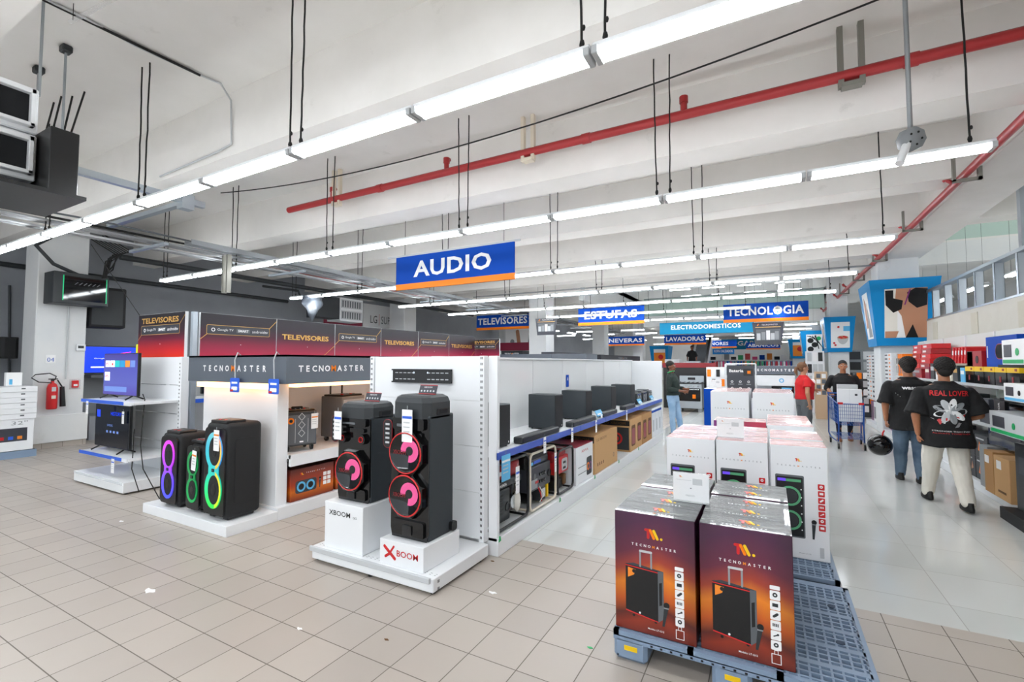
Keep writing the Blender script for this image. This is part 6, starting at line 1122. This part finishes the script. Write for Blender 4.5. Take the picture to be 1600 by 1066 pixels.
def hand(b, w, d, n, side, curl, m, s=1.0):
    w = Vector(w); d = Vector(d).normalized(); n = Vector(n); n = (n-d*n.dot(d)).normalized(); u = d.cross(n)*side
    Q = Matrix((u, n, d)).transposed().to_4x4(); b.ell(w+d*.045*s, (.037*s, .016*s, .05*s), m, 12, 8, Q)
    for i, (o, l) in enumerate(((-.027, .06), (-.009, .072), (.009, .076), (.027, .066))):
        p = w+d*.085*s+u*o*s; a = curl*(1.0+.08*i); d1 = (d*cos(a)+n*sin(a)); d2 = (d*cos(a*2)+n*sin(a*2)); d3 = d*cos(a*2.8)+n*sin(a*2.8)
        q = p+d1*l*.45*s; r_ = q+d2*l*.33*s; e = r_+d3*l*.25*s; limb(b, p, q, .0095*s, .009*s, m, 8); limb(b, q, r_, .009*s, .008*s, m, 8); limb(b, r_, e, .008*s, .007*s, m, 8)
    p = w+d*.02*s+u*.03*s; q = p+(d*.6+u*.6+n*.35).normalized()*.035*s; e = q+(d*.8+u*.1+n*.6*min(1, curl+.3)).normalized()*.03*s; limb(b, p, q, .012*s, .01*s, m, 8); limb(b, q, e, .01*s, .008*s, m, 8)
def person(lab, loc, rz, skin, H=1.66, wid=1.0, arms=None, legs=None, shirt='shirtblack', sleeve=1.0, hem=.86, bag=.02, pants='jeans', pbag=.02, hair='hairblack', hairstyle='short', belly=0, face=True, curl=.5, shoes='shoe', palms=None, heady=0, neckline=1.45, bust=0, pendlen=1.0, head_turn=0):
    t = thing('person', lab, 'person', loc, rz); s = H/1.7
    def S(p): return (p[0]*s, p[1]*s, p[2]*s)
    B = MB()
    loft(B, [(x*s, y*s, z*s, rx*s*wid, ry*s*wid) for x, y, z, rx, ry in ((0, .01, .82, .13, .1), (0, .01, .92, .165, .115), (0, 0, 1.03, .145, .105+belly*.5), (0, 0-belly*.3, 1.15, .148, .105+belly), (0, -bust*.4, 1.27, .165, .115+bust), (0, .005, 1.36, .165, .1), (0, .01, 1.42, .12, .075))], skin)
    loft(B, [(x*s, y*s, z*s, rx*s, ry*s) for x, y, z, rx, ry in ((0, .015, 1.38, .07, .065), (0, .01, 1.45, .055, .055), (0, heady*.5, 1.52, .053, .058))], skin)
    hy = heady
    HM = Matrix.Translation(Vector((0, hy*s, 1.6*s))) @ Matrix.Rotation(head_turn, 4, 'Z')
    B.at(HM); B.ell((0, .012*s, .02*s), (.076*s, .092*s, .1*s), skin, 20, 14); B.ell((0, -.028*s, -.045*s), (.055*s, .055*s, .06*s), skin, 16, 10); B.ell((0, -.045*s, -.085*s), (.03*s, .03*s, .022*s), skin, 12, 8)
    limb(B, (0, -.076*s, .012*s), (0, -.1*s, -.022*s), .009*s, .013*s, skin, 8); B.ell((0, -.078*s, -.055*s), (.022*s, .014*s, .012*s), skin, 10, 6)
    for q in (-1, 1): B.ell((q*.078*s, .015*s, -.005*s), (.009*s, .02*s, .03*s), skin, 10, 8); B.ell((q*.032*s, -.07*s, .022*s), (.02*s, .014*s, .01*s), skin, 8, 6)
    B.at(Matrix())
    arms = arms or {}; A = {1: [(.2, 0, 1.36), (.25, .03, 1.08), (.25, -.04, .84)], -1: [(-.2, 0, 1.36), (-.25, .03, 1.08), (-.25, -.04, .84)]}; A.update(arms)
    Lg = {1: [(.09, 0, .88), (.1, 0, .48), (.1, .02, .09)], -1: [(-.09, 0, .88), (-.1, 0, .48), (-.1, .02, .09)]}; Lg.update(legs or {})
    for q in (1, -1):
        a = [Vector(S((p[0]*(wid if i == 0 else 1), p[1], p[2]))) for i, p in enumerate(A[q])]
        limb(B, a[0]+Vector((-q*.012, 0, -.02)), a[1], .043*s*wid, .038*s*wid, skin); limb(B, a[1], a[2], .041*s*wid, .026*s, skin)
        pn = (palms or {}).get(q, (-q, 0, 0)); hand(B, a[2]+(a[2]-a[1]).normalized()*.01, (palms or {}).get(('d', q), a[2]-a[1]), pn, q*(1 if pn[0]*q <= 0 else -1), curl if not isinstance(curl, dict) else curl[q], skin, s*.98)
        l = [Vector(S(p)) for p in Lg[q]]; limb(B, l[0], l[1], .085*s*wid, .055*s*wid, skin); limb(B, l[1], l[2], .055*s*wid, .038*s, skin)
        f = l[2]; limb(B, f+Vector((0, .02, -.03)), f+Vector((0, -.13*s, -.055*s)), .035*s, .025*s, skin)
    fuse(B, 'body', t, .0075, 3)
    C = MB(); k = bag
    secs = [(0, 0, hem, .17+k*1.5, .125+k*1.6+belly*.5)]
    for z, rx, ry, y in ((.95, .168, .12+belly*.5, 0), (1.05, .155, .11+belly*.9, -belly*.2), (1.15, .155, .112+belly, -belly*.3), (1.27, .17, .118+bust, -bust*.4), (1.36, .168, .105, .005), (1.415, .12, .082, .01), (neckline, .078, .07, .012)):
        if z > hem+.02: secs.append((0, y, z, rx+(k if z < 1.4 else .006), ry+(k if z < 1.4 else .006)))
    loft(C, [(x*s, y*s, z*s, (rx)*s*(wid if z < 1.4 else 1.03), ry*s*(wid if z < 1.4 else 1)) for x, y, z, rx, ry in secs], shirt)
    for q in (1, -1):
        a = [Vector(S((p[0]*(wid if i == 0 else 1), p[1], p[2]))) for i, p in enumerate(A[q])]; a[0] = a[0]+Vector((-q*.02, 0, -.005))
        kk = .012+k
        if sleeve <= 1: e = a[0].lerp(a[1], sleeve); a[0] = a[0]+Vector((-q*.008, 0, -.012)); limb(C, a[0], a[0].lerp(a[1], .05), .068*s*wid, .068*s*wid, shirt); C.cyl(a[0], e, .07*s*wid, shirt, 14, r2=(.056*s*wid+kk*1.0))
        else: a[0] = a[0]+Vector((-q*.008, 0, -.01)); limb(C, a[0], a[1], .063*s*wid, .048*s*wid+.01, shirt); C.cyl(a[1], a[1].lerp(a[2], sleeve-1), .048*s*wid+.01, shirt, 14, r2=.044*s)
    sh = fuse(C, 'shirt', t, .009, 3, .018 if k < .03 else .03)
    P = MB(); loft(P, [(0, .01*s, z*s, (rx+pbag*.4)*s*wid, (ry+pbag*.4)*s*wid) for z, rx, ry in ((.8, .15, .115), (.88, .17, .125), (.96, .165, .12), (1.01, .15, .11+belly*.5))], pants)
    for q in (1, -1):
        l = [Vector(S(p)) for p in Lg[q]]; e = l[1].lerp(l[2], pendlen); limb(P, l[0], l[1], (.09+pbag*.6)*s*wid, (.06+pbag)*s*wid, pants); limb(P, l[1], e, (.06+pbag)*s*wid, (.043+pbag)*s, pants)
    fuse(P, 'trousers', t, .009, 3, .022)
    for q in (1, -1):
        f = Vector(S(Lg[q][2])); Z = Matrix.Translation((f.x, f.y, f.z-.09*s))
        b = MB().at(Z); loft(b, [(0, y, z, rx, ry) for y, z, rx, ry in ((-.035, .003, .046, .13), (-.035, .03, .048, .133), (-.03, .055, .042, .12), (.01, .085, .038, .07), (.02, .1, .034, .055))], shoes); b.build('shoe', t)
    if hair:
        b = MB().at(HM)
        if hairstyle == 'short': b.ell((0, .028*s, .052*s), (.086*s, .1*s, .092*s), hair, 20, 12); b.ell((0, .055*s, -.015*s), (.07*s, .062*s, .07*s), hair, 14, 8)
        elif hairstyle == 'curly':
            for i in range(150):
                u = i*2.399; z = 1-(i+.5)/150*1.7; r_ = math.sqrt(max(0, 1-z*z)); y_ = r_*sin(u)
                if (z < .35 and y_ < -.2) or (z < -.2 and y_ < .25): continue
                b.ell((.083*r_*cos(u)*s, (.024+.092*y_)*s, (.038+.088*z)*s), (.021*s,)*3, hair, 6, 5)
            b.ell((0, .028*s, .045*s), (.088*s, .096*s, .09*s), hair, 16, 10); b.ell((0, .055*s, -.02*s), (.072*s, .066*s, .075*s), hair, 14, 8)
        elif hairstyle == 'pony': b.ell((0, .028*s, .048*s), (.085*s, .1*s, .094*s), hair, 20, 12); b.ell((0, .05*s, -.01*s), (.074*s, .062*s, .07*s), hair, 14, 8); b.ell((0, .105*s, .02*s), (.03*s, .03*s, .03*s), 'black', 10, 8); b.tube([Vector((0, .1, .02))*s, Vector((0, .15, .0))*s, Vector((0, .16, -.07))*s, Vector((0, .13, -.17))*s], [.025, .035, .035, .012], hair, 10)
        elif hairstyle == 'tied': b.ell((0, .03*s, .052*s), (.085*s, .1*s, .09*s), hair, 20, 12); b.ell((0, .045*s, .0), (.082*s, .06*s, .08*s), hair, 16, 10); b.ell((0, .12*s, .0), (.04*s, .035*s, .04*s), hair, 10, 8)
        b.build('hair', t)
    if face:
        for q in (-1, 1):
            b = MB().at(HM); b.ell((q*.031*s, -.08*s, .02*s), (.014*s, .007*s, .007*s), 'eyewhite', 10, 8); b.ell((q*.031*s, -.0855*s, .02*s), (.006*s, .003*s, .006*s), 'black', 8, 6); b.build('eye', t)
            b = MB().at(HM); b.tube([(q*.015*s, -.088*s, .038*s), (q*.03*s, -.089*s, .044*s), (q*.048*s, -.078*s, .037*s)], .0035*s, hair or 'black', 6); b.build('eyebrow', t)
        b = MB().at(HM); b.ell((0, -.09*s, -.053*s), (.022*s, .006*s, .0045*s), 'lip', 10, 6); b.ell((0, -.088*s, -.061*s), (.018*s, .007*s, .0055*s), 'lip', 10, 6); b.build('mouth', t)
    return t, s
# worker by the shelf: faces +X, leans back
p, s = person('person in dark green sweater and light jeans standing by the long shelf', (-1.83, 10.75, 0), R(78), 'skinA', 1.63, .98, shirt='shirtgreen', sleeve=1.7, hem=.95, bag=.008, pants='jeans', pbag=.012, hair='hairblack', hairstyle='short',
    arms={1: [(.19, 0, 1.35), (.24, -.02, 1.1), (.12, -.26, 1.08)], -1: [(-.19, 0, 1.35), (-.24, -.0, 1.1), (-.1, -.27, 1.04)]}, belly=.03, bust=.02, curl=.7, legs={1: [(.09, 0, .88), (.1, -.05, .48), (.09, -.12, .09)], -1: [(-.09, 0, .88), (-.1, .01, .48), (-.09, .02, .09)]})
p.rotation_euler = (R(-3), 0, R(78)); MB().tube([(.075*cos(a), .012+.07*sin(a), 1.42-.02*sin(a)) for a in [2*pi*i/20 for i in range(20)]], .012, 'green', 8, closed=True).build('collar', p)
# woman in red: faces +X slightly away
p, s = person('person in a red T-shirt and grey trousers with a ponytail, facing right', (.6, 11.35, 0), R(112), 'skinC', 1.6, 1.08, shirt='shirtred', sleeve=.55, hem=.93, bag=.01, pants='pantsgrey', pbag=.03, hair='hairbrown', hairstyle='pony', belly=.05, bust=.05,
    arms={-1: [(-.2, .02, 1.34), (-.25, .05, 1.08), (-.22, .0, .84)], 1: [(.2, 0, 1.34), (.24, -.05, 1.1), (.1, -.26, 1.12)]}, curl=.5)
b = MB(); b.ell((.06, -.2, 1.22), (.09, .035, .07), 'paper', 12, 8); b.build('shirt_print', p)
# woman with cart: faces -Y
p, s = person('person in a black top pushing a blue shopping cart toward the entrance', (1.34, 12.0, 0), R(0), 'skinB', 1.64, 1.12, shirt='shirtblack', sleeve=1.35, hem=.9, bag=.02, pants='pantsnavy', pbag=.0, hair='hairblack', hairstyle='tied', belly=.05, bust=.04, pendlen=.9, shoes='skinB',
    arms={1: [(.21, 0, 1.36), (.3, .02, 1.12), (.24, -.28, 1.02)], -1: [(-.21, 0, 1.36), (-.3, .02, 1.12), (-.24, -.28, 1.02)]}, palms={1: (0, 0, -1), -1: (0, 0, -1), ('d', 1): (0, -1, -.1), ('d', -1): (0, -1, -.1)}, curl=.9, legs={1: [(.09, 0, .88), (.1, -.02, .48), (.1, .06, .09)], -1: [(-.09, 0, .88), (-.11, -.06, .48), (-.12, -.14, .09)]})
# men walking away
p, s = person('person in a black wassup T-shirt and blue jeans walking away', (1.66, 8.3, 0), R(180), 'skinB', 1.67, 1.1, shirt='shirtblack', sleeve=.95, hem=.72, bag=.035, pants='jeansdark', pbag=.018, hair='hairblack', hairstyle='curly', face=True, shoes='shoe',
    arms={1: [(.22, 0, 1.34), (.27, .04, 1.06), (.26, .0, .84)], -1: [(-.22, 0, 1.34), (-.27, .02, 1.06), (-.24, -.05, .82)]}, legs={1: [(.09, 0, .88), (.1, -.03, .48), (.1, -.12, .09)], -1: [(-.09, 0, .88), (-.1, -.02, .48), (-.08, .12, .1)]}, curl={1: 1.1, -1: .5})
def backprint(p, s, y, w):
    b = MB().at(FR((0, y, 0), 'b')); return b
b = backprint(p, s, .185, 0); b.text('wassup', .02, 1.27, .24, .05, 'paper', .001, bold=.04); [b.rect(-.16+.02*k, 1.2-k*.022, .18-.03*k, 1.21-k*.022, 'ltgrey', .001) for k in range(3)]; b.rect(-.02, 1.1, .05, 1.11, 'ltgrey', .001); bp1 = b.build('shirt_print', p)
p2, s = person('person in a black T-shirt with a large grey flower print and white trousers walking away', (1.74, 7.1, 0), R(184), 'skinB', 1.65, 1.1, shirt='shirtblack', sleeve=.95, hem=.70, bag=.045, pants='pantswhite', pbag=.022, hair='hairblack', hairstyle='curly', shoes='shoe',
    arms={1: [(.23, 0, 1.33), (.29, .05, 1.05), (.27, .03, .83)], -1: [(-.23, 0, 1.33), (-.3, .02, 1.07), (-.2, -.16, .98)]}, legs={1: [(.09, 0, .88), (.11, -.12, .5), (.11, -.26, .1)], -1: [(-.09, 0, .88), (-.1, .04, .47), (-.09, .24, .11)]}, curl={1: 1.3, -1: .6})
b = MB().at(FR((0, .2, 0), 'b')); b.text('REAL LOVER', 0, 1.28, .34, .06, 'red', .001, bold=.02)
for i in range(9):
    a = 2*pi*i/9; cx, cy = .08*cos(a), 1.08+.07*sin(a); b.prism([(cx+.075*cos(a)*cos(q)-.035*sin(a)*sin(q), cy+.075*sin(a)*cos(q)+.035*cos(a)*sin(q)) for q in [2*pi*k/12 for k in range(12)]], 0, .0012+.0004*i, ('ltgrey', 'grey', 'paper')[i % 3])
b.prism([(-.12, .98), (-.05, 1.04), (.06, 1.02), (.13, 1.05), (.1, .99), (-.04, .97), (-.1, .93)], .004, .006, 'red'); b.prism([(-.17, 1.0), (-.06, .94), (-.04, .98)], .001, .004, 'paper'); b.prism([(.17, .93), (.02, .9), (.06, .96)], .001, .004, 'ltgrey'); b.text('STRONGER THAN EVER', 0, .86, .33, .014, 'paper', .001); b.text('ALWAYS TOGETHER', 0, .835, .33, .014, 'red', .001); bp2 = b.build('shirt_print', p2)
for o, par in ((bp1, p), (bp2, p2)):
    sh = [c for c in par.children if c.name.startswith('shirt') and 'print' not in c.name][0]; m_ = o.modifiers.new('w', 'SHRINKWRAP'); m_.target = sh; m_.wrap_method = 'PROJECT'; m_.use_project_y = True; m_.use_project_z = False; m_.use_negative_direction = True; m_.use_positive_direction = True; m_.offset = .004
# helmet
t = thing('motorcycle_helmet', 'black motorcycle helmet hanging from the left hand of the person in blue jeans', 'helmet', (1.31, 8.22, .48)); b = MB(); b.ell((0, 0, 0), (.145, .165, .145), 'glossblack', 24, 16); b.ell((0, .07, -.07), (.1, .11, .07), 'glossblack', 18, 10); b.build('shell', t); b = MB(); b.ell((0, .05, -.03), (.13, .14, .11), 'slatedark', 20, 12); b.build('visor', t); b = MB(); b.tube([(.03, -.02, .12), (.04, 0, .17), (.06, .02, .2)], .01, 'red', 6); b.build('strap', t)
# far small figure on the escalator
p3, s = person('small far person in dark clothes at the foot of the escalator', (-4.0, 29.2, .9), R(0), 'skinA', 1.7, 1.0, shirt='shirtblack', hair='hairblack', pants='pantsnavy', face=False)
MB().box(-.3, -.3, -.9, .3, .4, 0, 'midgrey').build('platform', None).name = 'escalator_landing'
o = bpy.data.objects['escalator_landing']; o.location = (-4.0, 29.2, .9); tag(o, 'grey landing block at the foot of the far escalator', 'landing')
# cart
t = thing('shopping_cart', 'blue wire shopping cart loaded with two white boxes', 'cart', (1.3, 11.2, 0))
def wires(b, c, n, k, m='cartblue', r=.003):
    """wire grid on a quad c[0..3]"""
    c = [Vector(x) for x in c]
    for i in range(n+1): b.cyl(c[0].lerp(c[1], i/n), c[3].lerp(c[2], i/n), r, m, 5, cap=False)
    for i in range(k+1): b.cyl(c[0].lerp(c[3], i/k), c[1].lerp(c[2], i/k), r, m, 5, cap=False)
F0, F1 = -.42, .36
b = MB(); q = [(-.18, F0, .45), (.18, F0, .45), (.2, F0-.06, .85), (-.2, F0-.06, .85)]; wires(b, q, 12, 6)
bk = [(-.25, F1, .5), (.25, F1, .5), (.27, F1+.02, .95), (-.27, F1+.02, .95)]; wires(b, bk, 12, 5); wires(b, [q[0], bk[0], bk[3], q[3]], 14, 5); wires(b, [q[1], bk[1], bk[2], q[2]], 14, 5); wires(b, [q[0], q[1], bk[1], bk[0]], 8, 10); b.tube([q[3], q[2], bk[2], bk[3], q[3]], .009, 'cartblue', 6); b.build('basket', t)
b = MB(); b.cyl((-.28, F1+.1, 1.0), (.28, F1+.1, 1.0), .014, 'cartblue', 10); [b.cyl((x, F1+.02, .93), (x, F1+.1, 1.0), .01, 'cartblue', 6) for x in (-.26, .26)]; b.build('handle', t)
b = MB(); [b.box(x-.04, F0-.07, .84, x+.04, F0-.05, .88, 'red') for x in (-.16, .16)]; b.build('corner_clips', t)
for s_ in (-1, 1): b = MB(); b.tube([(s_*.27, F1+.02, .95), (s_*.27, F1+.1, .2), (s_*.25, F1, .13), (s_*.2, F0, .13), (s_*.19, F0-.02, .4), (s_*.2, F0-.06, .85)], .012, 'cartblue', 8); b.build('side_frame', t)
b = MB(); wires(b, [(-.2, F0, .2), (.2, F0, .2), (.25, F1, .22), (-.25, F1, .22)], 6, 8, r=.004); b.build('lower_rack', t)
for x, y in ((-.2, F0), (.2, F0), (-.25, F1+.03), (.25, F1+.03)): b = MB(); b.cyl((x-.014, y, .055), (x+.014, y, .055), .055, 'black', 14); b.box(x-.02, y-.02, .06, x+.02, y+.02, .14, 'grey'); b.build('wheel', t)
carton('white_box', 'flat white box standing in the shopping cart, front one', 'box', 1.12, 10.9, .5, 1.5, 11.0, 1.12, 'white', None, lambda b, w, d, h: (b.at(FR((0, -d/2-.001, 0))), b.rect(.08, h*.8, .12, h*.86, 'slatedark', .002), b.rect(-.001, 0, .001, h, 'ltgrey', .001), b.at(Matrix())))
carton('white_box', 'second white box in the shopping cart behind the front one', 'box', 1.14, 11.05, .5, 1.46, 11.2, 1.2, 'ltgrey')
